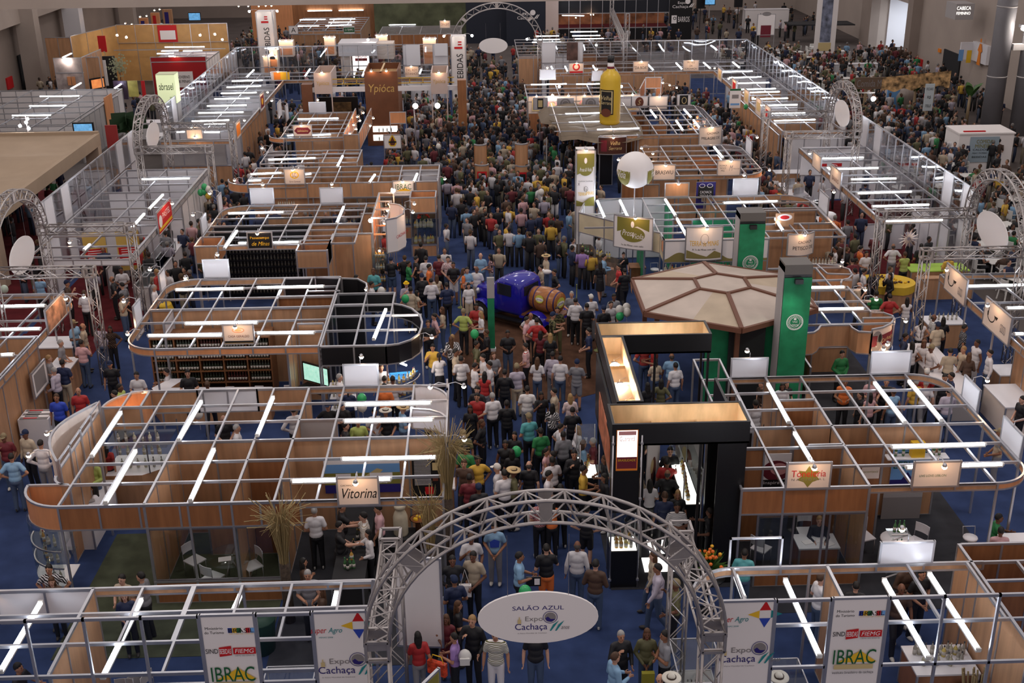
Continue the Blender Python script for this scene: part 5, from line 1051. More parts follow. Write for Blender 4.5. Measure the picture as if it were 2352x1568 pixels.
s.block('orange_ledge',(XT+2,YT+.4,2.55),(4.0,.05,.25),wood_or); s.fascia([(XT,YT),(XT,YT+.5)],2.2,2.75,wood_or)
s.wall(5.0,48.55,7.9,48.55,white,0,2.7); s.wall(7.9,46.3,7.9,48.5,greenw); s.wall(8.5,45.3,11.0,45.3,greenw); s.wall(11.0,44.4,14.0,44.4,wood); s.wall(12.6,42.8,12.6,44.4,wood); s.wall(10.9,46.6,13.9,46.6,wood); s.wall(9.7,46.6,9.7,48.6,wood); s.wall(XT-.5,44.0,XT-.5,46.0,greenw,0,1.9)
s.wall(PF[0][0],PF[0][1],4.5,48.6,white,1.7,2.7)
s.posts(*PF,(XT+1.33,YT),(XT+2.66,YT),(XT+4,YT),(13.95,42.6),(13.95,47.6),(9.6,48.6))
bottles(XT+.2,XT+3.8,YT+1.2,1.0,24,'on the long counter under the wave fascia',[1,5,0,3],.05,sc=1.4); counter(XT+.1,XT+3.9,YT+.9,YT+1.7,.98,'long bottle counter under the wave fascia',wood_dk)
r = empty('stone_bar',(4.6,46.2,0),'curved glass topped tasting bar of the wave fascia stand','counter'); q = MB(); q.prism([(-.6,1.2),(-.9,.2),(-.3,-.6),(.9,-1.6),(1.2,-1.2),(.2,0),(0,1.1)],0,1.05,mat('bar_stone',(.22,.15,.11),.5,noise=.3,nscale=6),pane_m); q.obj('bar_body',r)
bottles(4.0,5.2,46.6,1.06,10,'on the curved tasting bar',[1,5,4],.15,y1=45.2)
stool(6.95,44.7,'white round bar stool below the wave fascia'); counter(6.0,6.6,44.9,45.5,.8,'small brown wood cabinet below the wave fascia',wood_dk,wood_dk)
# tall printed column
r = empty('printed_column',(4.4,48.0,0),'tall white printed column with olive logo at the aisle corner','column'); zt = YP(1340,345,48).z
inst('column_body',boxmesh(.78,.6,zt,offw),r,(0,.35,zt/2)); q = MB()
for x in (-.4,.4): q.box((x-.03,.03,0),(x+.03,.09,zt+.03),alu)
q.box((-.42,.03,zt-.03),(.42,.09,zt+.03),alu); q.obj('column_frame',r)
q = decal([('p',[(-.36,.9),(.36,1.25),(.36,1.8),(-.36,1.8)],OL),('e',0,1.15,.6,.6,OL),('e',0,1.5,.12,.25,WH),('t','Prosa & Viola',0,1.12,.5,.16,WH,.3),('t','Qualidade Certificada',0,.62,.6,.06,K_),('t','X',-.28,.5,.09,.12,K_),('o',.02,.28,.18,.24,.015,GY),('t','1a',.02,.27,.12,.16,GY),('t','TERRA',-.12,.07,.38,.14,Y_),('t','MINAS',.2,.11,.3,.14,Y_),('p',[(-.38,-.45),(-.38,-.2),(-.1,-.3),(.15,-.12),(.38,-.05),(.38,-.45)],OL)],0).obj('print',r,(0,.02,zt-1.95)); lamp((4.35,48.05,zt),.1,-1,'warm clip lamp on top of the tall printed column',None)
def bow_sign(c,w,h,rz,items,label,m=None,bulge=.12):
    b = MB(); n = 10; pts = [(-w/2+w*i/n,-bulge*sin(pi*i/n)) for i in range(n+1)]; b.ribbon(pts,-h/2,h/2,.02,m or offw); o = b.obj('bowed_sign',None,c,rz); tag(o,label,'sign')
    f = MB(); f.ribbon(pts,h/2-.02,h/2+.02,.05,alu); f.ribbon(pts,-h/2-.02,-h/2+.02,.05,alu)
    for x in (-w/2,w/2): f.box((x-.02,-.03,-h/2),(x+.02,.03,h/2),alu)
    f.obj('sign_frame',o); me = decal(items,0).mesh('print'); bm = bmesh.new(); bm.from_mesh(me); bmesh.ops.triangulate(bm,faces=bm.faces[:]); [bmesh.ops.subdivide_edges(bm,edges=[e_ for e_ in bm.edges if e_.calc_length() > .12],cuts=2,use_grid_fill=True) for _ in range(2)]; bmesh.ops.triangulate(bm,faces=bm.faces[:])
    for v in bm.verts: v.co.y -= bulge*sin(pi*(min(max(v.co.x,-w/2),w/2)+w/2)/w)+.013
    bm.to_mesh(me); bm.free(); inst('print',me,o); lamp(Vector(c)+Vector((0,-.1,h/2)),0,-1,'warm clip lamp above the '+label[:46].rsplit(' ',1)[0]); return o
q_ = (Vector(PF[2])+Vector(PF[3]))/2; c = (YP(1422,500,q_.y)+YP(1485,562,q_.y))/2
bow_sign((c.x,q_.y-.15,c.z),1.6,1.3,-.45,[('p',[(-.66,-.0),(-.66,.6),(.66,.6),(.66,.1),(.2,.3)],OL),('e',0,-.05,1.0,.62,OL),('t','Prosa',-.18,0,.5,.24,WH,.3),('t','Viola',.22,-.1,.45,.22,WH,.3),('t','1a de Minas com selo',0,-.5,.9,.07,K_),('e',0,.36,.14,.26,WH)],'bowed olive and cream sign with white script')
c = (YP(1586,528,YT-.1)+YP(1647,588,YT-.1))/2
bow_sign((c.x,YT-.1,c.z),1.4,1.3,0,[('t','TERRA de MINAS',0,.02,1.1,.2,Y_),('o',0,.2,.3,.4,.015,GY),('t','A 1a de Minas com selo',0,-.22,.9,.07,K_),('p',[(-.66,-.58),(-.66,-.25),(-.3,-.38),(.1,-.5),(.4,-.28),(.66,-.4),(.66,-.58)],wv)],'bowed white sign with yellow capitals above the bottle counter')
for q in ((1372,460,1389,499),(1424,459,1442,497),(1528,457,1552,494),(1555,501,1578,541),(1611,500,1629,527),(1661,465,1786,461),(1781,501,1799,529)): tube_px(*q,'the wave fascia stand')
blank_back(48.7,1685,411,1739,447,'blank white sign back behind the wave fascia stand'); sign_y(48.7,1528,421,1581,450,(),'plain wood sign back behind the wave fascia stand',1,m=wood)
poster(48.9,1600,418,1641,478,lambda w,h: [('r',0,0,w,h,NV),('r',0,.1*h,.8*w,.5*h,K_),('o',-.2*w,.36*h,.3*w,.15*h,.02,WH),('o',.2*w,.36*h,.3*w,.15*h,.02,WH),('t','CACHACA',0,.12*h,.6*w,.1*h,WH),('t','SECULO',0,-.02*h,.6*w,.1*h,WH)],'dark blue ornate poster with white scrollwork')
sign_x(14.05,45.5,46.8,2.55,3.4,-1,(),'blank white side board on the wave fascia stand',1,m=white)
c = (YP(1820,540,42.4)+YP(1863,578,42.4))/2; bow_sign((c.x-.05,42.4,c.z),1.1,.85,.25,[('t','CACHAÇA',.1,.1,.6,.13,K_),('t','PETISCO DE',.05,-.12,.85,.14,K_)],'bowed cream sign with two lines of capitals',m=cream,bulge=.2)
s.wall(12.0,42.5,13.9,42.5,wood,0,1.6); bottles(12.1,13.6,42.3,1.0,12,'on the shelves under the bowed cream sign',[0,3,5],.03,sc=1.3); bottles(12.1,13.6,42.3,1.6,12,'on the shelves under the bowed cream sign',[0,3],.03,sc=1.2)
poster(44.3,1782,490,1822,520,lambda w,h: [('e',0,.2*h,w*.8,h*.5,WH),('e',0,.2*h,w*.5,h*.3,R_)],'round white and red emblem on the wood wall',m=wood)
# ball balloon
b = MB(); b.ell((0,0,0),(.75,.75,.75),offw,32,20); o = b.obj('ball_balloon',None,YP(1459,390,46.8)); tag(o,'big white ball balloon with olive emblems on a pole','balloon'); o.rotation_euler.z = .1
d = MB()
for sx in (-1,1):
    vs = []
    for i in range(9):
        for j in range(9):
            u,v = -1+2*i/8,-1+2*j/8; th = sx*(.98+.42*u*sqrt(max(0,1-v*v*.0))); ph = v*.72
            wdt = sqrt(max(0,1-v*v)); th = sx*(1.0+.5*u*wdt); vs.append((.757*sin(th)*cos(ph),-.757*cos(th)*cos(ph),.757*sin(ph)-.06))
    d.add(vs,[(i*9+j,(i+1)*9+j,(i+1)*9+j+1,i*9+j+1) for i in range(8) for j in range(8)],OL)
d.obj('emblem',o); d = MB(); zb = o.location.z; d.tube([(0,0,-.75),(0,0,-zb+.02)],.025,alu,6); d.obj('pole',o)
for sx,t in ((-1,'Viola'),(1,'Prosa')): q = decal([('t',t,0,0,.42,.3,WH,.3)],0).obj('lettering',o,(sx*.72,-.42 if sx < 0 else -.42,-.05)); q.rotation_euler.z = sx*1.0; q.location = (sx*.775*sin(1.0),-.775*cos(1.0),-.05)
# bottle balloon
zc = YP(1403,285,56).z; X = YP(1402,200,56).x; b = MB(); yel = mat('inflatable_yellow',(.62,.40,.03),.35)
b.lathe((0,0,0),[(.05,0),(.42,.02),(.50,.1),(.47,.2),(.50,.3),(.50,2.1),(.47,2.3),(.33,2.5),(.2,2.58),(.19,2.64)],yel,26); o = b.obj('bottle_balloon',None,(X,56,zc)); tag(o,'giant yellow inflatable bottle hanging over the stands','inflatable')
b = MB(); b.lathe((0,0,2.62),[(.17,0),(.15,.35)],offw,20); b.lathe((0,0,2.95),[(.17,0),(.165,.3)],black,20); b.obj('neck_and_cap',o); b = MB(); b.lathe((0,0,2.66),[(.175,0),(.17,.1)],MR,20); b.obj('neck_label',o)
b = MB(); pts = [(.508*sin(a),-.508*cos(a)) for a in [radians(-72+84*i/12) for i in range(13)]]; b.ribbon(pts,.55,1.72,.012,K_); b.obj('label',o); b = MB(); pts2 = [(.52*sin(a),-.52*cos(a)) for a in [radians(-66+72*i/12) for i in range(13)]]
for z0_,z1_ in ((.6,.63),(1.64,1.67)): b.ribbon(pts2,z0_,z1_,.008,TN)
b.ribbon(pts2[:2],.6,1.67,.008,TN); b.ribbon(pts2[-2:],.6,1.67,.008,TN); b.obj('label_border',o)
q = decal([('t','Velha',0,.1,.5,.2,TN,.3),('t','Serrana',0,-.13,.6,.16,TN,.3),('e',0,-.6,.5,.4,BR_)],0).obj('label_print',o,(-.24,-.49,1.25)); q.rotation_euler.z = -.5
b = MB(); b.tube([(0,0,3.2),(0,0,12)],.006,alu_dk,4); b.obj('hanging_wire',o)
# octagonal stone-roofed kiosk
r = empty('hexagonal_kiosk',(7.75,35.6,0),'hexagonal kiosk with pale stone roof panels and brown ribs','kiosk'); stone = mat('pale_stone',(.50,.42,.36),.75,noise=.1,nscale=1.2); stone2 = mat('pale_stone_warm',(.46,.37,.27),.75,noise=.1,nscale=1.5); rib = mat('roof_rib',(.15,.06,.035),.6)
oc = [G(x,y,3.1) for x,y in ((1445,643),(1590,604),(1787,633),(1850,690),(1786,735),(1690,754),(1485,722))]; hx = [G(x,y,3.45) for x,y in ((1585,654),(1626,642),(1682,648),(1697,669),(1652,683),(1600,677))]
cx,cy = 7.75,35.6
R0,R1 = 3.14,.95; A = [radians(30+60*i) for i in range(6)]
O8 = [(cx+R0*cos(a)*1.0,cy+R0*sin(a)*1.0,3.05) for a in A]; I8 = [(cx+R1*cos(a),cy+R1*sin(a),3.38) for a in A]
for i in range(6):
    j = (i+1) % 6; q = MB(); o0,o1,i0,i1 = (Vector(v) for v in (O8[i],O8[j],I8[i],I8[j])); mO,mI = (o0+o1)/2,(i0+i1)/2; t = Vector((0,0,-.05))
    for a_,b_,c_,d_,mm in ((o0,mO,mI,i0,stone),(mO,o1,i1,mI,stone2 if i % 2 else stone)):
        q.add([a_,b_,c_,d_,a_+t,b_+t,c_+t,d_+t],[(0,1,2,3),(7,6,5,4),(0,4,5,1),(1,5,6,2),(2,6,7,3),(3,7,4,0)],mm)
    me = q.mesh('roof_panel'); me.transform(Matrix.Translation(-Vector(r.location))); inst('roof_panel',me,r)
    q = MB(); q.bar(o0+Vector((0,0,.02)),i0+Vector((0,0,.02)),.13,.06,rib); me = q.mesh('roof_rib'); me.transform(Matrix.Translation(-Vector(r.location))); inst('roof_rib',me,r)
    q = MB(); q.bar(i0+Vector((0,0,.02)),i1+Vector((0,0,.02)),.11,.06,rib); q.bar(o0+Vector((0,0,-.06)),o1+Vector((0,0,-.06)),.1,.16,rib); me = q.mesh('roof_edge'); me.transform(Matrix.Translation(-Vector(r.location))); inst('roof_edge',me,r)
    inst('kiosk_post',boxmesh(.14,.14,3.0,rib),r,wire_loc(r,(cx+(R0-.5)*cos(A[i]),cy+(R0-.5)*sin(A[i]),1.5)))
q = MB(); q.prism([(v[0],v[1]) for v in I8],3.33,3.38,stone); me = q.mesh('roof_cap'); me.transform(Matrix.Translation(-Vector(r.location))); inst('roof_cap',me,r)
q = MB(); q.ribbon([(cx-.9,cy-2.3),(cx+1.6,cy-2.2)],0,2.9,.04,green); q.ribbon([(cx+2.4,cy-1.3),(cx+2.4,cy+1.3)],0,2.9,.04,green); me = q.mesh('green_curtain'); me.transform(Matrix.Translation(-Vector(r.location))); inst('green_curtain',me,r)
q = MB(); q.box((cx-.2,cy-2.5,0),(cx+.9,cy-2.35,2.9),dark); me = q.mesh('dark_entrance'); me.transform(Matrix.Translation(-Vector(r.location))); inst('dark_entrance',me,r)
def green_tower(x0,x1,y,zt,label,zb=0.):
    r = empty('green_banner_tower',((x0+x1)/2,y,0),label,'tower'); w = x1-x0; inst('tower_body',boxmesh(w,.7,zt-.02,black),r,(0,.37,zt/2)); q = MB(); q.box((-w/2,-.02,zb),(w/2,.0,zt-.35),green)
    rd = random.Random(5)
    q.obj('green_banner',r); inst('top_box',boxmesh(w,.72,.3,mat('tower_top',(.12,.11,.10),.5)),r,(0,.36,zt-.1)); inst('side_panel',boxmesh(.03,.66,zt-.4,grey),r,(-w/2-.01,.36,zt/2)); k = w*.62; zc = zt-1.75
    ring = [('o',0,0,k,k,.018,WH),('o',0,0,k*.9,k*.9,.01,WH),('o',0,0,k*.62,k*.62,.012,WH),('t','VALE',0,.02,k*.3,k*.12,WH),('t','VERDE',0,-.11*k/.6,k*.46,k*.13,WH),('e',0,k*.2,k*.16,k*.12,WH)]
    for i in range(26):
        a = 2*pi*i/26; ring.append(('r',k*.38*cos(a),k*.38*sin(a),.022,.03,WH))
    decal(ring,-.025).obj('emblem',r,(0,0,zc)); q = MB(); q.box((-.12,-.16,zt-.5),(.12,-.02,zt-.36),black); q.obj('spot_housing',r); return r
green_tower(YP(1797,700,32.3).x,YP(1860,700,32.3).x,32.3,YP(1825,612,32.3).z,'near tall green banner tower with round white emblem'); green_tower(YP(1697,560,38.5).x,YP(1755,560,38.5).x,38.5,YP(1725,492,38.5).z,'far green banner tower behind the hexagonal roof')
l = bpy.data.lights.new('tower_spot','SPOT'); l.energy = 40; l.spot_size = 1.5; l.spot_blend = 1; l.color = (.75,1,.8); o = bpy.data.objects.new('tower_spot',l); COL.objects.link(o); o.location = (YP(1828,640,31.6).x,31.6,4.7); o.rotation_euler = (.3,0,0)
postboard_label = None
r = empty('green_white_post',(.25,38.4,0),'narrow green and white sign column beside the blue pickup','sign column'); inst('column_top',boxmesh(.26,.12,.75,grey),r,(0,0,2.4)); inst('column_body',boxmesh(.24,.1,2.02,green),r,(0,0,1.01)); inst('column_foot',boxmesh(.3,.2,.12,white),r,(0,0,.06))
# curved wood stand
s = Booth('exhibition_stand',11,34.5,'wood stand with scalloped fascias right of the green tower'); s.grid([10.8,11.8],[33.6,34.7,35.6,36.7,37.7,39.0],x0=10.1,x1=12.7)
g_ = lambda L_,z=2.7: [tuple(G(a_,b_,z).xy) for a_,b_ in L_]
s.fascia(g_(((1858,606),(1890,606),(1925,609),(1950,617),(1958,630),(1950,638),(1934,642),(1932,648))),2.0); s.fascia(g_(((1876,606),(1900,627),(1958,629))),2.05,m=wood_or); s.fascia(g_(((1946,657),(2001,716))),2.1)
s.fascia(g_(((2001,716),(2030,717),(2050,724),(2055,735),(2053,745))),2.0); s.fascia(g_(((1983,729),(2053,728))),2.0,m=wood_or); s.fascia(g_(((1850,764),(1870,762),(1879,756),(1885,747),(1918,745),(1952,745),(1958,752),(1972,760),(2003,762))),1.95)
pc = g_(((2003,762),(2028,757),(2045,749),(2054,738))); s.run('curved_sign',pc,1.9,2.8,cream); b = MB(); b.ribbon([(p_[0]+.02,p_[1]-.03) for p_ in pc],2.2,2.55,.01,MR); s.put('sign_print',b); q = decal([('t','Cachaça',0,0,.75,.17,TN)],0).obj('lettering',s.r,wire_loc(s.r,((pc[1][0]+pc[2][0])/2+.03,(pc[1][1]+pc[2][1])/2-.06,2.38))); q.rotation_euler.z = .8; q = decal([('e',0,0,.4,.7,GY),('e',.1,.1,.12,.3,K_)],0).obj('portrait_print',s.r,wire_loc(s.r,((pc[0][0]+pc[1][0])/2,(pc[0][1]+pc[1][1])/2-.04,2.35))); q.rotation_euler.z = .25
s.posts(*g_(((1850,764),(2003,762),(1946,657),(1888,606)))); s.wall(10.4,33.9,10.4,37,wood,0,1.1)
for q in ((1857,659,1940,658),(1853,709,1984,707)): tube_px(*q,'the scalloped wood stand')
for p_,d_,t in ((G(1934,612,2.7),(.3,1),'the far round corner'),(G(1960,668,2.7),(1,-.2),'the upper side edge'),(G(1985,690,2.7),(1,-.2),'the lower side edge'),(G(2052,742,2.8),(1,0),'the orange bulge'),(G(2012,795,2.2),(.3,-1),'the maroon curved sign')): lamp(p_,*d_,'warm clip lamp at %s of the scalloped wood stand' % t,None)
b = MB(); b.ell((0,0,0),(.16,.16,.16),pl_white,14,10); tag(b.obj('balloon',None,(11.0,37.8,1.6)),'small white balloon inside the scalloped wood stand','balloon'); counter(11.0,12.2,35.9,36.6,.95,'glass counter of bottles inside the scalloped wood stand',wood); bottles(11.1,12.1,36.2,.96,10,'on the counter of the scalloped wood stand',[0,3,4],.05)
counter(8.6,9.6,31.0,31.5,.8,'pale tasting counter below the scalloped fascia',white)
# middle right stands
s = Booth('exhibition_stand',10,55,'wood stand with two cream signs and rounded front corner'); s.grid([8.1,9.1,10.2,11.2,12.2],[52.3,53.3,54.2,55.1,56.0,57.1,58.2]); s.band([(7.0,52.2),(12.2,52.2)]); s.run('fascia_strip',arc(12.1,53.2,1.0,270,360),2.45,H0,wood_or,.02); s.run('fascia_strip',[(13.1,53.2),(13.1,57.3)],2.45,H0,alu,.02); s.run('fascia_strip',arc(12.1,57.3,1.0,0,90),2.45,H0,alu,.02); s.beam(9.1,58.3,12.1,58.3)
for y in (53.3,54.2,55.1,56.0,57.1): s.beam(12.2,y,13.1,y)
s.wall(7.0,55.0,10.2,55.0); s.wall(7.0,53.4,10.2,53.4); s.wall(9.1,55.1,9.1,58.2,wood); s.wall(10.2,56.1,11.6,56.1,wood_or); s.wall(11.6,53.4,11.6,56.1,wood_or); s.wall(10.2,53.4,11.6,53.4,wood,0,2.7); s.wall(10.2,53.4,10.2,56.1,wood_or); s.wall(6.4,51.8,7.4,51.8,wood_dk); s.wall(7.0,52.3,8.2,52.3,wood,0,2.3)
s.posts((7.0,52.2),(9.1,52.2),(12.1,52.2),(13.1,53.2),(13.1,57.3),(9.1,58.2),(10.2,52.2))
sign_y(52.1,1501,379,1550,412,one('BRASWU',K_,.8,.26),'cream sign board with one word in bold black capitals',m=cream); sign_y(52.1,1649,369,1699,402,[('t','CACHACA',-.28,.12,.36,.08,K_),('t','TACUCO',-.28,0,.3,.08,K_),('t','MG',-.28,-.12,.16,.08,K_),('t','M',.1,0,.16,.26,GY,.3),('t','Marcia',.33,-.03,.3,.05,GY,.3)],'cream sign board with scribbled lettering and a large M',m=cream)
tube_px(1640,336,1661,362,'the two cream signs stand'); sign_x(13.2,55.8,57.0,2.6,3.4,-1,(),'blank white side board at the two cream signs stand',1,m=white)
for p_,t in (((6.9,54.5,2.9),'left one'),((8.3,56.8,2.9),'upper one'),((8.7,55.6,2.9),'middle one')): lamp(p_,-1,-.3,'warm clip lamp behind the white ball balloon, %s' % t,None)
lamp((13.0,52.8,2.7),1,-.3,'warm clip lamp at the rounded corner of the two cream signs stand',None)
b = MB(); b.box((-.3,-.3,0),(.3,.3,2.2),mat('gold_foil',(.55,.40,.05),.3,.5,noise=.5,nscale=9)); tag(b.obj('gold_display',None,(6.6,48.9,0)),'gold foil display tower below the white ball balloon','display')
s = Booth('exhibition_stand',10.5,64.5,'wood and aluminium stand with bowed beige corner sign'); s.grid([8.3,9.35,10.4,11.5,12.6],[60.9,62.0,63.3,64.6,66.0,67.3,68.6]); s.band([(6.3,60.8),(12.6,60.8)]); s.run('fascia_strip',arc(11.8,67.6,1.1,0,90),2.45,H0,alu,.02); s.run('fascia_strip',[(12.95,61.6),(12.95,67.6)],2.45,H0,alu,.02)
s.wall(8.3,66.0,9.4,66.0,wood_dk); s.wall(8.3,63.2,10.2,63.2,wood_dk); s.wall(9.35,60.9,9.35,66,wood); s.wall(10.2,63.3,10.2,65.8,wood); s.wall(9.4,61.8,12.2,61.8,wood,0,2.4); s.wall(8.35,60.8,9.4,60.8,wood); s.wall(6.3,60.9,7.0,60.9,black,0,2.0); s.posts((6.3,60.8),(8.3,60.8),(12.6,60.8),(12.95,61.6),(12.95,67.6))
c = (YP(1615,295,60.7)+YP(1648,328,60.7))/2; bow_sign((c.x,60.75,c.z),1.25,.95,.2,[('t','CACHAÇA',.1,.15,.7,.13,K_),('t','MILAGRE DE',0,-.1,1.0,.14,K_)],'bowed beige corner sign with two lines of capitals',m=cream,bulge=.2)
for q in ((1494,252,1508,270),(1571,250,1588,269),(1553,276,1569,299),(1593,275,1611,298)): tube_px(*q,'the bowed beige sign stand')
bow_sign((6.95,60.7,2.2),1.5,.9,0,[('r',-.45,0,.3,.6,MR),('t','Velha',.15,.15,.5,.2,TN,.3),('t','Serrana',.15,-.12,.7,.18,TN,.3)],'dark brown bowed sign with script under the canvas roof',m=mat('dark_brown_sign',(.06,.02,.015),.5),bulge=.15)
# canvas roof
r = empty('canvas_canopy',(5.5,64.5,0),'sagging khaki canvas roof left of the giant yellow bottle','canopy'); cv = mat('khaki_canvas',(.17,.13,.09),.85,noise=.14,nscale=1.5); q = MB()
pts = []; nx,ny = 12,8
for i in range(nx+1):
    for j in range(ny+1):
        u,v = i/nx,j/ny; x = 3.4+5.2*u; y = 60.6+8*v; edge = min(u,1-u,v,1-v); z = 2.85-.25*sin(pi*u*3)**2*.4-(.35 if v == 0 else 0)-(.3 if u == 0 else 0)+.1*sin(7*u+5*v);
        if u < .15 and v < .5: x += .8*(.15-u)/.15; y += 1.5*(.15-u)/.15*(.5-v)
        pts.append((x,y,z))
q.add(pts,[(i*(ny+1)+j,(i+1)*(ny+1)+j,(i+1)*(ny+1)+j+1,i*(ny+1)+j+1) for i in range(nx) for j in range(ny)],cv,True); me = q.mesh('canvas'); me.transform(Matrix.Translation(-Vector(r.location))); inst('canvas',me,r)
for x in (4.2,5.6,7.0,8.4): inst('canopy_beam',boxmesh(.05,8,.05,alu),r,wire_loc(r,(x,64.6,2.93)))
for y in (60.9,63,65.2,67.4): inst('canopy_beam',boxmesh(4.6,.05,.05,alu),r,wire_loc(r,(6.2,y,2.95)))
for x,y in ((3.5,61),(8.2,61),(3.5,68),(8.2,68)): inst('canopy_post',boxmesh(.06,.06,2.6,alu),r,wire_loc(r,(x,y,1.3)))
for q in ((1298,261,1378,259),(1306,281,1378,279),(1371,297,1469,294)): tube_px(*q,'the canvas roof',z=2.95)
# long cream-lit front with round emblems (white lit fascia)
s = Booth('exhibition_stand',6.5,74,'long lit cream fascia stand with round emblems'); Y0 = 70.6; x0,x1 = YP(1213,215,Y0).x,YP(1470,215,Y0).x
s.fascia([(x0,Y0),(x1,Y0)],1.95,3.0,cream); s.wall(x0,Y0+1.2,x1,Y0+1.2,wood_or,0,2.0); s.grid([x0,x0+2,x0+4,x0+6,x1],[Y0,72,73.4,74.8,76.3]); s.posts((x0,Y0),(x0+2.3,Y0),(x0+4.6,Y0),(x1,Y0)); s.wall(x0,72.4,x1,72.4,wood,0,2.5)
n = 7; its = []
for i in range(n):
    cx_ = -((x1-x0)/2)+(x1-x0)*(i+.5)/n
    if i == 2: its.append(('t','APACAP',cx_,-.1,.9,.2,K_))
    elif i % 2: its += [('o',cx_,-.05,.62,.62,.09,PK),('e',cx_,-.05,.35,.35,TN)]
    else: its += [('r',cx_,-.05,.5,.7,TN),('r',cx_,-.05,.25,.4,MR)]
    lamp((x0+(x1-x0)*(i+.5)/n,Y0,3.0),0,-1,'warm clip lamp over the lit cream fascia','clip lamps over the lit cream fascia',i in (1,5))
decal(its,0).obj('print',s.r,wire_loc(s.r,((x0+x1)/2,Y0-.05,2.5)))
for i,(a_,b_,c_,d_,it) in enumerate(((1225,225,1257,251,0),(1280,226,1317,250,1),(1338,225,1375,249,1),(1425,222,1450,248,3),(1450,222,1487,247,2),(1492,222,1532,250,9),(1556,218,1585,243,4))):
    dec = {0: [('r',0,0,.35,.6,K_),('r',0,0,.25,.4,TN)],1: [('o',0,0,.62,.62,.1,GY),('e',0,0,.35,.35,GY)],2: [('e',0,0,.5,.6,BR_),('t','S',0,0,.2,.3,TN,.3)],3: [('t','DE JANEIRO',0,.25,.7,.1,NV)],4: [('r',0,0,.5,.6,K_),('o',.02,0,.3,.4,.04,TN)],9: ()}[it]
    sign_y(68.9,a_,b_,c_,d_,dec,('grey sign with dark label','grey sign with round emblem, left of two','grey sign with round emblem, right of two','white sign with blue capitals','white sign with brown crest','blank white sign','grey framed sign with black square')[i]+' behind the canvas roof',1 if it == 9 else 0,m=offw if it not in (0,1) else mat('sign_grey',(.45,.43,.45),.5))
for q in ((1219,194,1302,192),(1323,193,1378,192)): tube_px(*q,'the lit cream fascia stand')
blank_back(76.6,1240,160,1276,182,'blank white sign back left of the giant bottle neck'); blank_back(76.6,1360,163,1384,185,'blank white sign back touching the giant bottle neck')
s.fascia([(11.0,73),(12.0,76.5)],2.0,2.9,wood_or); s.fascia([(10.0,73),(10.8,76.5)],2.0,2.9,wood_or); postboard(69,1483,178,1518,202,(),'plain orange wood board on posts right of the giant bottle',wood_or)
for i in range(4): lamp((11.0+.3*i,75.5-.9*i,2.9),.6,0,'warm lamp in the orange display right of the giant bottle','lamps in the orange display')
r = empty('low_glass_table',(12.9,70.2,0),'orange lit display table right of the giant bottle','table'); q = MB(); q.box((-.7,-.3,0),(.7,.3,.9),wood_dk); q.obj('table_body',r); q = MB(); [q.ell((-.5+.33*i,0,1.2),(.13,.1,.06),bulb_m,8,5) for i in range(4)]; q.obj('lamp_glow',r)
# far right cross row + long right row
s = Booth('exhibition_stand_row',13,83,'far right cross row of stands with cream signs','row of stands'); s.grid([4.6,7.1,9.5,12,14.4,16.8],[80.6,82.4,84.2],x1=19.2); s.band([(4.6,80.4),(16.1,80.4)]); s.posts((4.6,80.4),(7.1,80.4),(12,80.4),(16.1,80.4)); s.wall(9.0,83.5,15,83.5,wood,0,2.2); s.wall(5,84,9,84,wood,0,2.4)
for q in ((1266,152,1270,160),(1298,152,1304,164),(1362,150,1370,163),(1488,147,1501,161),(1553,144,1567,159),(1616,143,1632,157),(1683,142,1699,155)): tube_px(*q,'the far right cross row')
sign_y(80.3,1307,146,1340,168,[('o',0,.1,.5,.5,.1,R_),('r',0,-.25,.9,.14,R_)],'cream sign board with a red ring emblem',m=cream); sign_y(80.3,1455,142,1488,165,[('t','"DA BOA"',0,-.05,.9,.2,K_),('t','Cachaça',0,.15,.4,.1,BR_,.3)],'cream sign board with quoted black capitals',m=cream); sign_y(80.3,1570,139,1604,162,[('t','MUSEU',0,.22,.5,.14,K_),('t','DA',0,0,.2,.14,K_),('t','CACHAÇA',0,-.22,.8,.14,K_)],'cream sign board with three lines of black capitals',m=cream)
s = Booth('exhibition_stand_row',17,71,'long far right row of stands full of white tube lamps','row of stands'); s.grid([16.1,17.8,19.3],[61.2+2.04*i for i in range(10)]); s.run('fascia_strip',[(16.05,61.2),(16.05,80.4)],2.45,H0,wood,.02); s.band([(16.1,61.1),(19.3,61.1)])
for i in range(0,9,2): s.wall(16.6,62+2.1*i,19.3,62+2.1*i,wood if i % 4 else white,0,2.4)
s.wall(16.1,62,16.1,74,wood,0,2.3); s.posts((16.05,61.2),(16.05,66),(19.3,61.1))
for q in ((1652,165,1729,163),(1672,178,1749,176),(1694,191,1767,189),(1697,205,1782,203),(1706,212,1791,210),(1726,227,1810,225),(1753,242,1832,240),(1763,260,1850,258),(1777,277,1873,274)): tube_px(*q,'the far right row')
for i,(y,z) in enumerate(((78,3.2),(73.4,3.3),(69.8,3.3),(66.6,3.4),(64.4,3.4))): sign_x(16.0,y-.7,y+.7,2.45,z,-1,[('r',0,0,.8,.5,R_ if i in (1,4) else TN)],'cream side sign on the far right row, %s from the far end' % ('first','second','third','fourth','fifth')[i],-1,m=cream)
poster(68.5,1677,204,1700,248,lambda w,h: [('r',0,.45*h,w,.1*h,GR),('r',0,-.3*h,w*.8,.1*h,LB),('r',0,.1*h,w*.6,.2*h,GY)],'tall white poster with green top beside the far right row'); balloon(G(1713,245,2.5),(.04,.35,.12),'single green balloon floating over the right cross aisle')
counter(14.2,15.4,65.2,66.8,1.0,'white topped wood bar near the far right row',wood); counter(15.3,17.6,58.9,59.6,1.0,'wood food bar under the far right truss gate',wood)
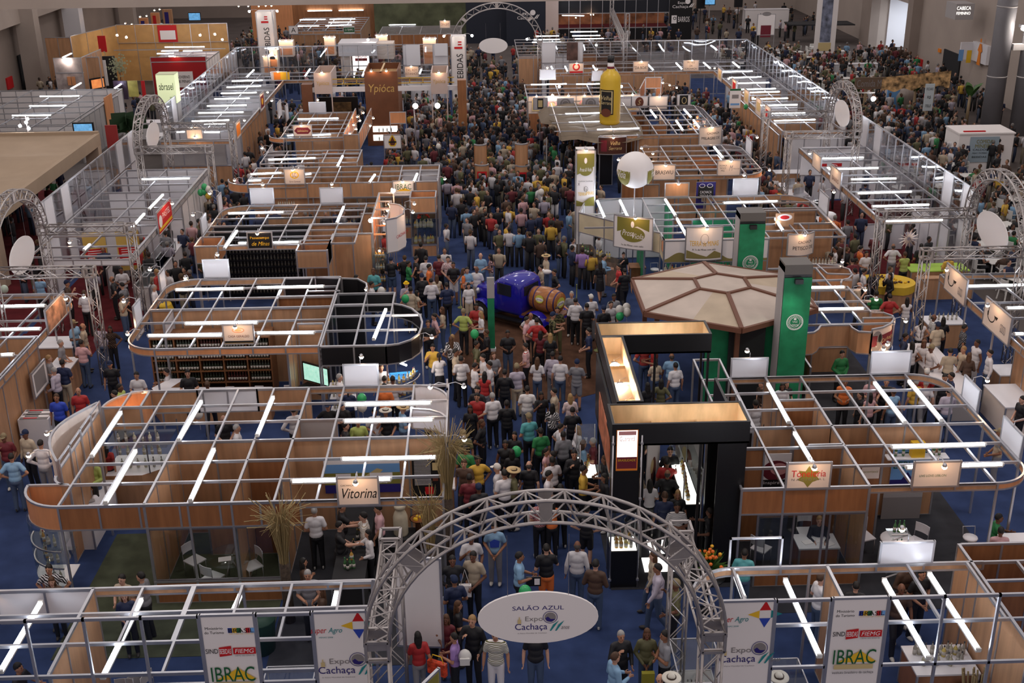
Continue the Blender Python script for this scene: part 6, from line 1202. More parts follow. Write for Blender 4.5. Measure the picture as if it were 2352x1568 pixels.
# right near row (food)
s = Booth('food_stand',17.8,51,'right food stand with white back wall and roof grid','food stand'); s.grid([16.0,17.8,19.3],[44.8,46.2,47.6,49,50.4,51.8,53.2,54.6,56.0,57.2]); s.run('fascia_strip',[(15.95,44.7),(15.95,57.3)],2.45,H0,wood,.02); s.band([(16,44.7),(18.4,44.7)]); s.posts((15.95,44.7),(15.95,49),(15.95,53),(15.95,57.2),(18.4,44.7)); s.wall(16.1,57.3,19.3,57.3,white); s.wall(18.9,44.9,18.9,49,white,0,2.2); s.wall(16.4,49,18.6,49,white,0,1.2)
poster(57.2,1842,338,1955,400,lambda w,h: [('t','Botequim do',-.15*w,.35*h,.5*w,.14*h,GY,.3),('t','Varal',.1*w,.12*h,.3*w,.18*h,GY,.3),('r',-.1*w,-.15*h,.22*w,.1*h,R_),('r',.2*w,-.15*h,.2*w,.12*h,R_),('r',-.1*w,-.27*h,.2*w,.06*h,Y_)],'wide white bar banner with grey script and red logos',m=white)
for q in ((1872,364,1984,361),(1902,388,2018,385),(1954,411,2059,409),(1969,443,2094,439),(2003,473,2134,469),(2033,507,2166,504)): tube_px(*q,'the right food stand')
sign_x(15.85,53.0,54.4,2.5,3.2,-1,(),'cream blank side sign on the right food stand, farther',-1,m=cream); sign_x(15.85,49.8,51.4,2.5,3.3,-1,[('t','BAIANO',0,-.1,1.0,.2,BR_)],'cream side sign with brown capitals on the right food stand',-1,m=cream)
counter(14.9,15.85,49.0,57.0,1.0,'long white topped food counter with chafing dishes',wood);
for i,(x,y) in enumerate(((15.4,56.0),(15.4,54.3),(15.4,52.6))): b = MB(); b.box((-.3,-.2,0),(.3,.2,.12),alu); b.ribbon([(-.3,.2),(-.1,.26),(.1,.26),(.3,.2)],.1,.4,.02,alu); tag(b.obj('chafing_dish',None,(x,y,1.0),.4),'steel chafing dish, %s along the white food counter' % ('farthest','middle one','nearest')[i],'dish')
r = empty('drink_drum',(15.45,51.3,0),'steel drum cooler with red round badges on the food counter','cooler'); q = MB(); q.lathe((0,0,1.0),[(.32,0),(.32,.55),(.3,.57)],black,18); q.obj('drum_body',r); q = MB(); q.lathe((0,0,1.58),[(.34,0),(.34,.04),(.24,.05),(.24,0)],mat('steel_bright',(.8,.85,.9),.2,.6),18); q.obj('drum_lid',r); decal([('e',0,0,.3,.3,WH),('e',0,0,.24,.24,R_)],0).obj('badge',r,(0,-.33,1.3))
r = empty('hamburger_display',(15.4,49.6,1.0),'large white and red model food cup at the counter end','display'); q = MB(); q.lathe((0,0,0),[(.25,0),(.28,.1),(.2,.18)],PK,16); q.obj('lower_part',r); q = MB(); q.lathe((0,0,.18),[(.22,0),(.26,.1),(.3,.2),(.3,.34),(.2,.4)],white,16); q.obj('upper_part',r)
r = empty('fruit_table',(15.7,41.9,0),'rounded bar with yellow cloth and dark snacks, right cross aisle','table'); q = MB(); q.prism([(-.9,-.4)]+[(-.1+.95*cos(radians(a)),.1+.8*sin(radians(a))) for a in range(-70,110,15)]+[(-.9,.9)],0,1.0,wood); q.obj('bar_body',r); q = MB(); q.prism([(-.92,-.42)]+[(-.1+1.0*cos(radians(a)),.1+.85*sin(radians(a))) for a in range(-70,110,15)]+[(-.92,.92)],.72,1.03,mat('yellow_cloth',(.62,.4,.03),.8)); q.obj('cloth',r); q = MB(); rd = random.Random(9)
for i in range(50): q.ell((rd.uniform(-.7,.6),rd.uniform(-.2,.7),1.06),(.05,.05,.04),mat('dark_snack',(.07,.03,.02),.5) if i % 3 else Y_,6,4)
q.obj('snacks',r)
counter(16.9,19.2,43.2,44.1,1.0,'wood bar with lime green cloth, right cross aisle',wood,mat('lime_cloth',(.35,.55,.08),.8)); counter(17.0,19.2,42.6,42.9,.9,'low wood wall panel beside the lime cloth bar',wood,wood)
# lower right row with twin arrow signs
s = Booth('exhibition_stand',18,33,'right edge stand with twin arrow emblem signs'); s.grid([17.6,19.3],[31,32.5,33.8,35.2,36.6,38.0],x0=15.95); s.run('fascia_strip',[(15.9,30.5),(15.9,38)],2.45,H0,wood,.02); s.band([(15.9,38.0),(19.3,38.0)]) ; s.posts((15.9,38),(15.9,33.4),(15.9,35.6)); s.wall(16.5,31.5,16.5,33,wood,0,2.4)
U_ = lambda w,h: [('o',-.22*w,.02,.3*w,.5*h,.04,K_),('r',-.22*w,.2*h,.34*w,.2*h,cream),('p',[(-.12*w,.1*h),(.04*w,.12*h),(-.02*w,-.02*h)],K_),('r',-.33*w,.1*h,.04,.3*h,K_),('t','GOOD',.25*w,-.12*h,.2*w,.3*h,GY)]
sign_x(15.8,35.5,37.3,2.45,3.35,-1,U_,'cream side sign with black hooked arrow, farther of the two',-1,m=cream); sign_x(15.8,32.1,34.0,2.45,3.35,-1,U_,'cream side sign with black hooked arrow, nearer of the two',-1,m=cream)
for q in ((2221,656,2352,653),(2262,708,2280,707),(2312,706,2352,705),(2330,765,2352,765)): tube_px(*q,'the twin arrow sign stand')
counter(15.6,16.9,37.7,38.5,.95,'white round tasting table with bottles below the arrow signs',wood); bottles(15.7,16.8,38.1,.95,7,'on the tasting table below the arrow signs',[0]); counter(14.1,15.1,32.0,36.0,.95,'long white counter with people leaning on it, right side',grey); counter(15.5,16.8,31.0,32.6,.95,'white counter printed with a hooked arrow at the right edge',cream); counter(16.3,17.4,33.3,34.1,.95,'small wood bar behind the tasting table on the right',wood)

q_ = G(958,380,0); q2 = G(954,336,0); partition((q_.x,q_.y),(q2.x,q2.y),'gggg','narrow clear glass rail beside the brown tower stand',2.5,1.3)
b = MB(); b.prism(rr(-5.0,70.6,-.9,74),.0,.06,plk); tag(b.obj('platform'),'pale floor platform under the brown tower stand','platform')
b = MB(); c_ = G(2087,548,2.3)
for i in range(14):
    a_ = 2*pi*i/14; b.add([(.1*cos(a_-.2),0,.1*sin(a_-.2)),(.1*cos(a_+.2),.0,.1*sin(a_+.2)),(.42*cos(a_),.0,.42*sin(a_)),(.08*cos(a_),-.1,.08*sin(a_)),(.08*cos(a_),.1,.08*sin(a_))],[(0,3,2),(3,1,2),(1,4,2),(4,0,2)],cream)
o = b.obj('paper_star',None,c_); tag(o,'pale paper star hanging in the near right truss gate','decoration'); b = MB(); b.tube([(0,0,.3),(0,0,1.7)],.004,alu,4); b.obj('hanging_wire',o)
sign((-1.25,16.7,2.35),1.1,.9,1.0,[('r',0,0,1.0,.8,OL),('r',.1,.1,.2,.3,K_),('r',-.25,-.1,.12,.2,WH)],'olive leaning board with dark picture at the foot of the arch',m=mat('olive_board',(.36,.30,.10),.5))
# ======================= old blue pickup with barrel
r = empty('vintage_pickup',(1.3,41.3,0),'old royal blue pickup truck with an oak barrel on its bed','truck',None,-.66)
bl = mat('royal_blue_paint',(.014,.012,.30),.12,spec=.7); tyre = mat('tyre_rubber',(.02,.02,.02),.8)
def tput(nm,mb): return mb.obj(nm,r)
def loft(m,secs,closed=True):   # sections of equal point count along x
    b = MB(); n = len(secs[0]); vs = [p for s_ in secs for p in s_]
    b.add(vs,[(i*n+j,(i+1)*n+j,(i+1)*n+(j+1) % n,i*n+(j+1) % n) for i in range(len(secs)-1) for j in range(n)]+[tuple(range(n)),tuple((len(secs)-1)*n+j for j in range(n))[::-1]],m,True); return b
def sec(x,hw,z0,z1,k=.75,n=16):
    out = []
    for j in range(n):
        a = 2*pi*j/n; c_,s_ = cos(a),sin(a); e = .32; out.append((x,hw*math.copysign(abs(c_)**e,c_),(z0+z1)/2+(z1-z0)/2*math.copysign(abs(s_)**e,s_)))
    return out
tput('hood',loft(bl,[sec(-1.75,.28,.55,1.12),sec(-1.7,.34,.5,1.2),sec(-1.2,.42,.5,1.26),sec(-.6,.52,.5,1.32)])); tput('grille',loft(alu,[sec(-1.8,.24,.5,1.1),sec(-1.74,.27,.5,1.13)]))
tput('cab',loft(bl,[sec(-.7,.6,.45,1.3),sec(-.62,.66,.45,1.68),sec(-.45,.7,.45,1.8),sec(-.1,.72,.45,1.9),sec(.3,.72,.45,1.88),sec(.52,.7,.45,1.78),sec(.6,.64,.45,1.6)])); b = MB(); b.box((.597,-.45,1.25),(.615,.45,1.6),mat('dark_window',(.02,.02,.03),.1)); tput('rear_window',b)
for sy in (-1,1):
    b = MB(); b.ribbon([(-.45,sy*.70),(.2,sy*.725)],1.22,1.66,.03,mat('dark_window',(.02,.02,.03),.1)); tput('side_window',b)
    for x in (-1.25,1.25):
        b = MB(); b.lathe((x,sy*.66-.09,.36),[(.2,0),(.36,0),(.37,.06),(.37,.14),(.36,.2),(.2,.2)],tyre,22,'y'); w_ = tput('wheel',b); b = MB(); b.lathe((x,sy*.66-.1,.36),[(.19,0),(.2,.22)],alu,14,'y'); b.lathe((x,sy*.66+sy*.12-.01,.36),[(.07,0),(.07,.03)],alu,10,'y'); b.obj('hub_cap',w_)
        b = MB(); pts = [(x+.5*cos(a),0,.36+.5*sin(a)) for a in [radians(195-t*21) for t in range(10)]]
        vs = [(p[0],sy*.66+dy,p[2]-abs(dy)*.2) for p in pts for dy in (-.17,0,.19)]; b.add(vs,[(i*3+j,(i+1)*3+j,(i+1)*3+j+1,i*3+j+1) for i in range(9) for j in range(2)],bl,True); tput('mudguard',b)
    b = MB(); b.box((-.85,sy*.75-.13,.33),(.85,sy*.75+.13,.38),black); tput('running_board',b); b = MB(); b.ell((-1.62,sy*.36,1.0),(.1,.12,.12),alu,12,8); tput('headlamp',b)
b = MB(); b.box((.5,-.62,.55),(1.95,.62,.62),mat('bed_wood',(.18,.07,.03),.5)); b.box((.5,-.64,.45),(1.95,.64,.55),bl); tput('truck_bed',b); b = MB(); b.box((-1.95,-.62,.36),(-1.88,.62,.46),alu); tput('bumper',b)
rb = empty('oak_barrel',(1.2,-.0,1.05),'x','x'); bpy.data.objects.remove(rb)
rb = empty('oak_barrel',(2.33,40.55,1.12),'varnished oak barrel with yellow oval labels on the blue pickup','barrel',None,-.66); oak = mat('varnished_oak',(.34,.13,.04),.25,noise=.25,nscale=5,stretch=(.4,4,4)); b = MB()
b.lathe((0,0,0),[(.36,-.62),(.40,-.55),(.45,-.3),(.475,0),(.45,.3),(.40,.55),(.36,.62)],oak,26,'x'); b.obj('barrel_body',rb)
for x in (-.55,-.3,.3,.55): b = MB(); rr0 = .405 if abs(x) > .4 else .455; b.lathe((x-.025,0,0),[(rr0,0),(rr0+.008,.025),(rr0,.05)],mat('barrel_hoop',(.05,.03,.12),.4,.5),26,'x'); b.obj('hoop',rb)
lb = mat('label_yellow_green',(.55,.55,.08),.5)
q = decal([('e',0,0,.36,.3,lb),('e',0,-.02,.34,.14,WH),('t','Germana',0,-.02,.28,.09,K_,.3)],-.47).obj('side_label',rb,(0,0,.08)); q.rotation_euler.x = -.15
q = decal([('e',0,0,.5,.4,lb),('e',0,-.03,.46,.16,WH),('t','Germana',0,-.03,.36,.11,K_,.3)],0).obj('end_label',rb,(.63,0,0)); q.rotation_euler.z = pi/2
for i,(x,y) in enumerate(((-1.2,38.5),(-.9,42.8),(3.6,42.4),(4.0,38.2))): b = MB(); b.lathe((x,y,0),[(.13,0),(.13,.03),(.02,.05),(.02,1.0),(.03,1.02)],mat('rope_post_olive',(.25,.28,.1),.5),10); tag(b.obj('barrier_post'),'slim barrier post at the %s of the blue pickup' % ('near front','far front','far rear','near rear')[i],'post')
# ======================= curved wood kiosks in the middle aisle
for i,(px,py,ph,w) in enumerate(((1105,330,420,.55),(1198,328,425,.55),(1108,376,440,.6),(1200,378,432,.6))):
    Y = G(px,ph+20,0).y; x = YP(px,ph,Y).x; zt = YP(px,py,Y).z; b = MB(); b.ribbon(arc(x,Y,w*.62,200,340,8),0,zt,.03,wood); b.ribbon([(x-w*.58,Y-.2),(x+w*.58,Y-.2)],0,zt,.02,wood_dk); o = b.obj('curved_kiosk'); tag(o,'curved wood column kiosk in the middle aisle, %s' % ('far left of four','far right of four','near left of four','near right of four')[i],'kiosk'); f = MB(); f.ribbon(arc(x,Y,w*.62,200,340,8),zt-.04,zt+.03,.06,alu); f.obj('kiosk_rim',o)
    if i > 1: p_ = decal([('r',0,0,.5,.8,R_),('r',0,.1,.3,.4,K_),('t','LTA',0,-.25,.3,.14,WH)],0).obj('poster_print',o,(x,Y-w*.66,zt-.7))
r = empty('white_round_table',(1.2,58.2,0),'white draped table between the curved wood kiosks','table'); q = MB(); q.box((-1,-.4,0),(1,.4,.8),white); q.obj('table_body',r)
for i,(x,y,h) in enumerate(((.3,62.5,1.9),(-.1,61.6,1.6),(3.2,60.5,1.7),(-1.0,66,1.5))):
    b = MB(); rd = random.Random(i); mg = mat('shrub_leaf',(.06,.09,.03),.7)
    for k in range(260):
        a,e,l = rd.random()*6.3,rd.random()*1.5,.5+.5*rd.random(); p0 = Vector((x,y,.5)); d = Vector((cos(a)*sin(e),sin(a)*sin(e),cos(e)))*l*h*.6; s1 = d.orthogonal().normalized()*.04; c_ = p0+d; b.add([tuple(c_-s1),tuple(c_+Vector((0,0,.12))),tuple(c_+s1),tuple(c_-Vector((0,0,.06)))],[(0,1,2,3)],mg)
    o = b.obj('potted_shrub'); tag(o,'leafy shrub in the middle aisle, %s' % ('tallest at left','near left','right one','far left')[i],'plant'); b = MB(); b.lathe((x,y,0),[(.16,0),(.22,.4)],brn,12); b.obj('pot',o)
# tall lit tower signs with vertical lettering
def vert_tower(x,y,w,zt,label,rzs=(0,)):
    r = empty('lit_sign_tower',(x,y,0),label,'sign tower',None,.0); inst('tower_body',boxmesh(w,w,zt,offw),r,(0,w/2,zt/2)); inst('tower_side',boxmesh(.02,w-.02,zt-.05,mat('sign_side',(.55,.5,.48),.6)),r,(w/2+.01,w/2,zt/2))
    q = decal([('t','BEBIDAS',0,0,1.9,.42,K_)],0).obj('vertical_lettering',r,(.08,-.01,zt-2.1)); q.rotation_euler.y = -pi/2
    q = decal([('r',0,.0,.55,.14,R_),('r',.1,.3,.24,.25,R_),('r',.1,.3,.24,.07,WH)],0).obj('emblem',r,(0,-.01,zt-.75)); f = MB()
    for sx in (-w/2,w/2): f.box((sx-.03,-.03,0),(sx+.03,.03,zt),alu)
    f.obj('tower_frame',r)
    for k,sx in enumerate((-1,1)): lamp((x+sx*w*.4,y,zt),sx,-.5,'glaring floodlight, %s, on the lit sign tower %s' % (('left one','right one')[k],'in the middle' if x > -5 else 'at left'),None,True,.6)
vert_tower(YP(1052,82,80).x,80,1.0,5.3,'tall lit white sign tower with vertical black letters beside the far arch'); vert_tower(YP(606,27,90.5).x,90.5,1.25,YP(606,27,90.5).z,'tall lit white sign tower with vertical black letters behind the far left row')
# bright stand in the far middle
r = empty('bright_stand',(-9,90,0),'overlit white stand with red crest behind the clear partition','exhibition stand')
def fb(nm,Y,x0,y0,x1,y1,d,m,root=None):
    a = YP(x0,y0,Y); c = YP(x1,y1,Y); q = MB(); q.box((a.x,Y,max(0,c.z)),(c.x,Y+d,a.z),m); me = q.mesh(nm)
    if root: me.transform(Matrix.Translation(-Vector(root.location))); return inst(nm,me,root)
    return inst(nm,me)
fb('white_front',88.5,776,100,866,128,2.5,white,r); fb('lit_wall',90,808,112,850,178,.1,litw,r); fb('side_tower',89,866,100,905,135,1.5,cream,r); fb('shelf_tower',88.6,782,128,806,175,1,cream,r); decal([('r',0,.25,.9,.2,R_),('t','INDG',0,0,.8,.25,R_),('r',0,-.28,.9,.2,R_),('r',.1,-1.3,.8,.5,Y_)],0).obj('crest',r,(YP(829,128,90).x+9,-.02,YP(829,128,90).z)); lamp((YP(846,92,89).x,89,YP(846,92,89).z),0,-1,'glaring floodlight over the overlit white stand',None,True,.3)  # lit_wall glows by emission in place of strong light falling on it
for i,(a,b_,c_,d_) in enumerate(((640,94,675,130),(744,86,771,128),(863,82,891,118),(971,89,1003,150),(618,113,640,160),(604,130,636,175))):
    Y = 90+2*(i % 3) if i < 4 else 87.5; o = fb('lit_kiosk',Y,a,b_,c_,d_,.8,cream); tag(o,'small lit cream kiosk tower behind the left partition, %s' % ('third from left','fourth from left','fifth from left','rightmost','second from left','leftmost')[i],'kiosk'); p_ = fb('kiosk_shelves',Y-.03,a+3,(b_+d_)/2,c_-3,d_-4,.02,wood_or); p_.parent = o
    for k in range(3): lamp(YP(a+(c_-a)*(k+.5)/3,b_,Y),(-.4,0,.4)[k],-1,'warm clip lamp on a lit cream kiosk tower','lamps on the lit cream kiosks',arm=.25)
for i,(a,b_,c_,d_) in enumerate(((932,103,966,150),(998,100,1028,128))): o = fb('hanging_screen',86.0,a,b_,c_,d_,.03,white); tag(o,'plain pale panel on the far left cross partition, %s one' % ('left','right')[i],'panel')
# two roofed stands at the far left middle
for i,(Y,x0,x1,yb,yt,n) in enumerate(((104,664,828,62,22,4),(101,868,1058,58,40,4))):
    a = YP(x0,yb,Y).x; c_ = YP(x1,yb,Y).x; s = Booth('exhibition_stand',(a+c_)/2,Y+4,('flat roofed stand with striped tube lamps and two corner signs','wide wood fronted stand with a curved right part')[i]+' far left'); D = 9 if i == 0 else 5; s.grid([a+(c_-a)*k/4 for k in range(5)],[Y+D*k/6 for k in range(7)]); z1 = 2.7; s.fascia([(a,Y),(c_,Y)],1.6 if i else 2.4,2.7,wood_dk if i else wood); s.wall(a,Y+1.5,c_,Y+1.5,wood,0,2.2); s.wall(c_,Y,c_,Y+D,wood)
    if i: s.fascia([(a,Y-.4),(c_,Y-.4)],0,.9,wood)
for q in ((706,25,763,24),(778,24,835,23),(688,45,748,44),(757,44,816,43),(754,51,815,50),(671,60,733,59),(747,59,808,57),(893,57,955,56)): tube_px(*q,'the flat roofed far left stands')
sign_y(103.8,663,60,685,78,[('t','A',0,0,.4,.4,K_)],'white corner sign with a dark figure on the flat roofed stand',0); sign_y(103.8,789,60,815,77,[('r',0,0,.9,.4,GR),('t','O TEMPO',0,0,.7,.2,WH)],'white corner sign with green lettered bar on the flat roofed stand',0); sign_y(100.8,1010,48,1034,64,[('t','COM A GENTE',0,0,.7,.2,BR_)],'cream sign on the wide wood fronted far stand',1,m=cream)
b = MB(); b.box((-10,117,0),(1.5,117.3,5),mat('painted_backdrop',(.09,.10,.055),.8,noise=.4,nscale=.8)); tag(b.obj('painted_backdrop_screen'),'dark green painted screen wall behind the far left stands','screen'); b = MB(); b.box((-18,118,0),(-10,118.2,5),wood_dk); b.box((-22,118,0),(-18,118.2,5),wood_or); tag(b.obj('bar_wall_unit'),'dark wood bar wall at the far left end of the hall','wall panel')
# bar cluster far left in reddish light
for i,(px,py,col_) in enumerate(((550,19,1),(572,19,1),(596,19,0),(612,18,1),(625,18,1),(369,26,1),(357,28,1),(339,41,1),(305,60,1),(324,43,0),(290,58,0))):
    lamp(YP(px,py-4,112),0,-1,'small warm lamp on the far left bar front','warm lamps along the far left fronts')
r = empty('flat_television',(YP(447,38,108).x,108,YP(447,38,108).z),'small lit screen hanging at the far left','television'); inst('tv_body',boxmesh(1.1,.1,.7,black),r); inst('tv_screen',boxmesh(1.0,.02,.6,screen_m),r,(0,-.06,0))
b = MB(); b.ell((0,0,0),(.22,.22,.25),mat('pale_balloon',(.45,.6,.55),.3),12,8); tag(b.obj('balloon',None,YP(371,60,100)),'pale green balloon at the far left','balloon')
for i,(x0,y0,x1,y1,Y) in enumerate(((318,42,345,96,101),(300,62,318,96,97),(345,30,372,92,104),(372,22,400,80,108))): o = fb('food_stall',Y,x0,y0,x1,y1,.3,wood if i % 2 else wood_or); tag(o,'narrow wood food front with poster on the far left wall, %s' % ('second','nearest','third','farthest')[i],'food front'); p_ = fb('stall_poster',Y-.03,x0+5,y0+6,x1-9,y1-10,.02,(NV,WH,R_,NV)[i]); p_.parent = o
# ======================= state stand in red, wood hall stand, lit photo box
s = Booth('exhibition_stand',-22,91,'dark red stand with white lettered panel and spotlight','exhibition stand'); a,c_ = YP(345,131,88.2),YP(472,131,88.2); zt = a.z
s.run('wall_panel',[(a.x,88.2),(c_.x,88.2)],0,zt,red,mod=9); s.grid([a.x,(a.x+c_.x)/2,c_.x],[88.2,89.8,91.4,93]); s.wall(a.x,93,c_.x,93,offw); s.wall(c_.x,88.2,c_.x,93,offw); s.wall(a.x,88.2,a.x,93,offw)
p0,p1 = YP(382,165,88.1),YP(446,200,88.1); s.block('white_board',((p0.x+p1.x)/2,88.1,(p0.z+p1.z)/2),(p1.x-p0.x,.05,p0.z-p1.z),offw); decal([('t','GOVERNO',.12,.14,.95,.22,K_),('t','DE MINAS',.12,-.18,.95,.22,K_)],0).obj('lettering',s.r,wire_loc(s.r,((p0.x+p1.x)/2+.15,88.06,(p0.z+p1.z)/2+.05))); lamp((YP(403,134,88).x,88.1,zt),0,-1,'spotlight washing the dark red stand wall',None,False,.25)
for q in ((378,108,470,107),(370,117,410,116),(420,117,465,116),(360,123,400,122),(386,129,400,128)): tube_px(*q,'the dark red stand roof',z=zt+.05)
s = Booth('exhibition_stand',-25,95,'long orange wood walled stand at the far left with doorway'); Y = 94.5; xa,xb = YP(262,120,Y).x,YP(515,84,Y).x; s.run('wall_panel',[(xa,Y+1.5),(xb,Y+1.5)],0,4.4,mat('golden_wood',(.50,.28,.10),.5,noise=.1,nscale=2),mod=1.5); s.run('fascia',[(xa,Y+1.4),(xb,Y+1.4)],3.0,4.45,mat('golden_wood',(.5,.28,.1)),mod=1.5)
p = [G(230,190,0),G(262,170,0)]; s.run('wall_panel',[(p[0].x,90.0),(xa,Y+1.5)],0,4.4,mat('golden_wood',(.5,.28,.1)),mod=2); s.run('wall_panel',[(p[0].x-2,90.3),(p[0].x,90.0)],0,4.3,wood,mod=1); s.beam(xa,Y,xb,Y); s.block('dark_doorway',(YP(252,150,92).x,91.9,1.3),(.9,.3,2.6),dark); s.block('white_poster',(YP(238,150,91).x,90.3,1.6),(.8,.06,1.9),offw); s.block('red_poster',(YP(388,100,95.9).x,95.85,3.7),(1.5,.06,1.3),R_); s.block('white_poster',(YP(388,100,95.8).x,95.8,3.6),(1.2,.04,.7),offw); s.block('red_poster',(YP(242,112,92).x,91.4,3.6),(.6,.05,1.2),R_)
for i,(px,py) in enumerate(((271,82),(292,87),(461,82),(495,80),(512,92))): lamp(YP(px,py,92),0,-1,'glaring floodlight on the orange wood stand, %s from left' % ('first','second','third','fourth','fifth')[i],None,True,.2)
r = empty('potted_tree',(*G(281,215,0).xy,0),'small pale leafed potted tree by the orange wood wall','plant'); b = MB(); b.lathe((0,0,0),[(.3,0),(.4,.6)],wood_or,14); b.obj('pot',r); b = MB(); b.tube([(0,0,.5),(.05,0,1.6)],.04,brn,6); b.obj('trunk',r); b = MB(); rd = random.Random(2)
for k in range(160): c0 = Vector((rd.gauss(0,.32),rd.gauss(0,.32),2.1+rd.gauss(0,.35))); b.add([tuple(c0+Vector((-.07,0,0))),tuple(c0+Vector((0,.03,.07))),tuple(c0+Vector((.07,0,0))),tuple(c0+Vector((0,-.03,-.07)))],[(0,1,2,3)],mat('pale_leaf',(.3,.32,.2),.6))
b.obj('leaves',r)
s = Booth('photo_box_stand',-31,84,'small lit stand with a street scene photo front at far left'); Y = 84.0; a,c_ = YP(122,133,Y),YP(185,133,Y); zt = a.z; photo = mat('street_photo',(.38,.32,.31),.5,noise=.6,nscale=1.2); s.run('wall_panel',[(a.x,Y),(c_.x,Y)],0,zt,photo,mod=9); s.grid([a.x,(a.x+c_.x)/2,c_.x],[Y,Y+2,Y+4]); s.run('wall_panel',[(c_.x,Y),(c_.x+.2,Y+4)],0,zt,wood); s.run('wall_panel',[(c_.x+.3,Y+.2),(c_.x+1.2,Y+.2)],0,zt,wood); s.block('orange_lantern',(a.x+.9,Y-.05,2.1),(.25,.05,.6),wood_or); s.block('orange_lantern',(c_.x-.7,Y-.05,2.1),(.25,.05,.6),wood_or); s.block('dark_red_print',((a.x+c_.x)/2,Y-.03,.9),((c_.x-a.x)*.9,.03,.9),MR); lamp((YP(155,140,Y).x,Y,YP(155,140,Y).z),0,-1,'floodlight washing the street scene photo',None,True,.2); tube_px(143,132,164,122,'the photo front stand',z=zt+.05)
r = empty('flat_television',(YP(219,160,84).x,84,1.9),'television with an orange picture beside the photo front stand','television',None,.9); inst('tv_body',boxmesh(1.2,.1,.8,black),r); inst('tv_screen',boxmesh(1.0,.02,.6,mat('tv_orange',(.6,.2,.06),.4,emit=.8,noise=.6,nscale=3)),r,(0,-.06,0)); inst('tv_stand',boxmesh(.1,.1,1.6,wood),r,(0,.1,-1.1))
# grey left food stand with roof grid
s = Booth('food_stand',-28,72,'grey walled food stand with roof grid at the left picture edge','food stand'); Z = 2.7
s.grid([-33,-31,-29,-27,-25,-23.2],[64.5,66.2,67.9,69.6,71.3,73.0,75,77.2]); s.wall(-33,77.2,-23.2,77.2,offw); s.wall(-33,64.5,-28.8,64.5,grey,0,2.5); s.wall(-28.8,64.5,-25.5,64.5,white,0,2.5); s.wall(-25.5,64.5,-24.2,64.5,alu_dk,0,2.5); s.wall(-23.2,68,-23.2,76,grey,0,2.5); s.wall(-31,70.5,-25,70.5,offw,0,1.3); s.wall(-31,73.5,-25,73.5,offw,0,1.1); s.wall(-24.5,65,-24.5,70,mat('steel_shelf',(.4,.42,.45),.4,.6),0,1.0); s.block('yellow_panel',(-23.1,73.7,1.6),(.05,1.6,2.6),wood_or)
for q in ((91,221,183,220),(67,243,153,242),(27,265,118,264),(162,204,186,190),(262,203,285,188)): tube_px(*q,'the grey food stand at left')
for i,(px,py) in enumerate(((48,291),(62,283),(65,275),(68,297))): lamp(YP(px,py,62),0,-1,'warm spotlight in the cluster above the beige tent','warm spotlights above the beige tent',True,.1)
r = empty('spot_mast',(YP(60,285,62).x,62.1,0),'thin mast carrying four warm spotlights above the tent','mast'); inst('mast_pole',boxmesh(.05,.05,4.0,alu_dk),r,(0,0,2.0))
fb2 = lambda *a,label='',cat='poster': tag(fb(*a),label,cat)
fb2('menu_poster',78.5,259,186,295,228,.1,mat('menu_dark',(.05,.03,.06),.5),label='dark menu panel behind the white bar counter at left',cat='poster'); fb2('menu_poster',78.3,292,186,319,222,.1,mat('poster_yellow',(.5,.45,.12),.5,noise=.3,nscale=2),label='yellow illustrated poster behind the white bar counter'); fb2('menu_poster',78.1,323,186,336,225,.1,R_,label='red framed poster behind the white bar counter')
counter(-22.6,-19.2,74.2,75.2,1.05,'white bar counter with seated and standing guests at the far left',white); counter(-20.0,-17.6,70.0,71.0,1.1,'grey bar counter beside the far left truss gate',grey)
# green-white lightbox sign
r = empty('lightbox_sign',(-17.9,67.5,0),'lit lime coloured lightbox sign on a grey column','sign'); Zc = YP(392,205,67.5).z; inst('column_body',boxmesh(1.0,.8,Zc-.7,grey),r,(.1,.5,(Zc-.7)/2)); inst('lightbox',boxmesh(1.05,.9,1.6,mat('lightbox_lime',(.72,.80,.48),.5,emit=.5)),r,(.1,.5,Zc)); decal([('t','abrasel',0,.15,.8,.4,K_),('t','MG',.25,-.5,.2,.14,GR)],0).obj('lettering',r,(.1,.04,Zc)); inst('top_panel',boxmesh(1.05,.9,.04,mat('lightbox_top',(.7,.75,.5),.6)),r,(.1,.5,Zc+.82))
# beige tent roof at left
r = empty('beige_tent',(-24,54,0),'large beige fabric tent roof at the left picture edge','tent'); tf = mat('tent_fabric',(.40,.30,.21),.85,noise=.05,nscale=1); q = MB(); nx,ny = 14,12; pts = []
for i in range(nx+1):
    for j in range(ny+1):
        u,v = i/nx,j/ny; x = -30+10.2*u-.0*v; y = 46.5+14.2*v; sag = .42*abs(sin(pi*v*3))*(1-u*.2); pts.append((x,y,3.25-sag*.9+.0))
q.add(pts,[(i*(ny+1)+j,(i+1)*(ny+1)+j,(i+1)*(ny+1)+j+1,i*(ny+1)+j+1) for i in range(nx) for j in range(ny)],tf,True); me = q.mesh('roof_fabric'); me.transform(Matrix.Translation(-Vector(r.location))); inst('roof_fabric',me,r)
for c0,c1 in (((-19.85,46.4,3.0),(-19.85,60.8,3.0)),((-30,60.8,3.1),(-19.8,60.8,3.1)),((-30,46.4,3.0),(-19.8,46.4,3.0))): q = MB(); q.bar(c0,c1,.22,.6,tf); me = q.mesh('tent_beam'); me.transform(Matrix.Translation(-Vector(r.location))); inst('tent_beam',me,r)
for y in (46.5,60.5): inst('tent_post',boxmesh(.7,.5,2.9,mat('tent_post',(.45,.34,.25),.7)),r,wire_loc(r,(-20.1,y,1.45)))
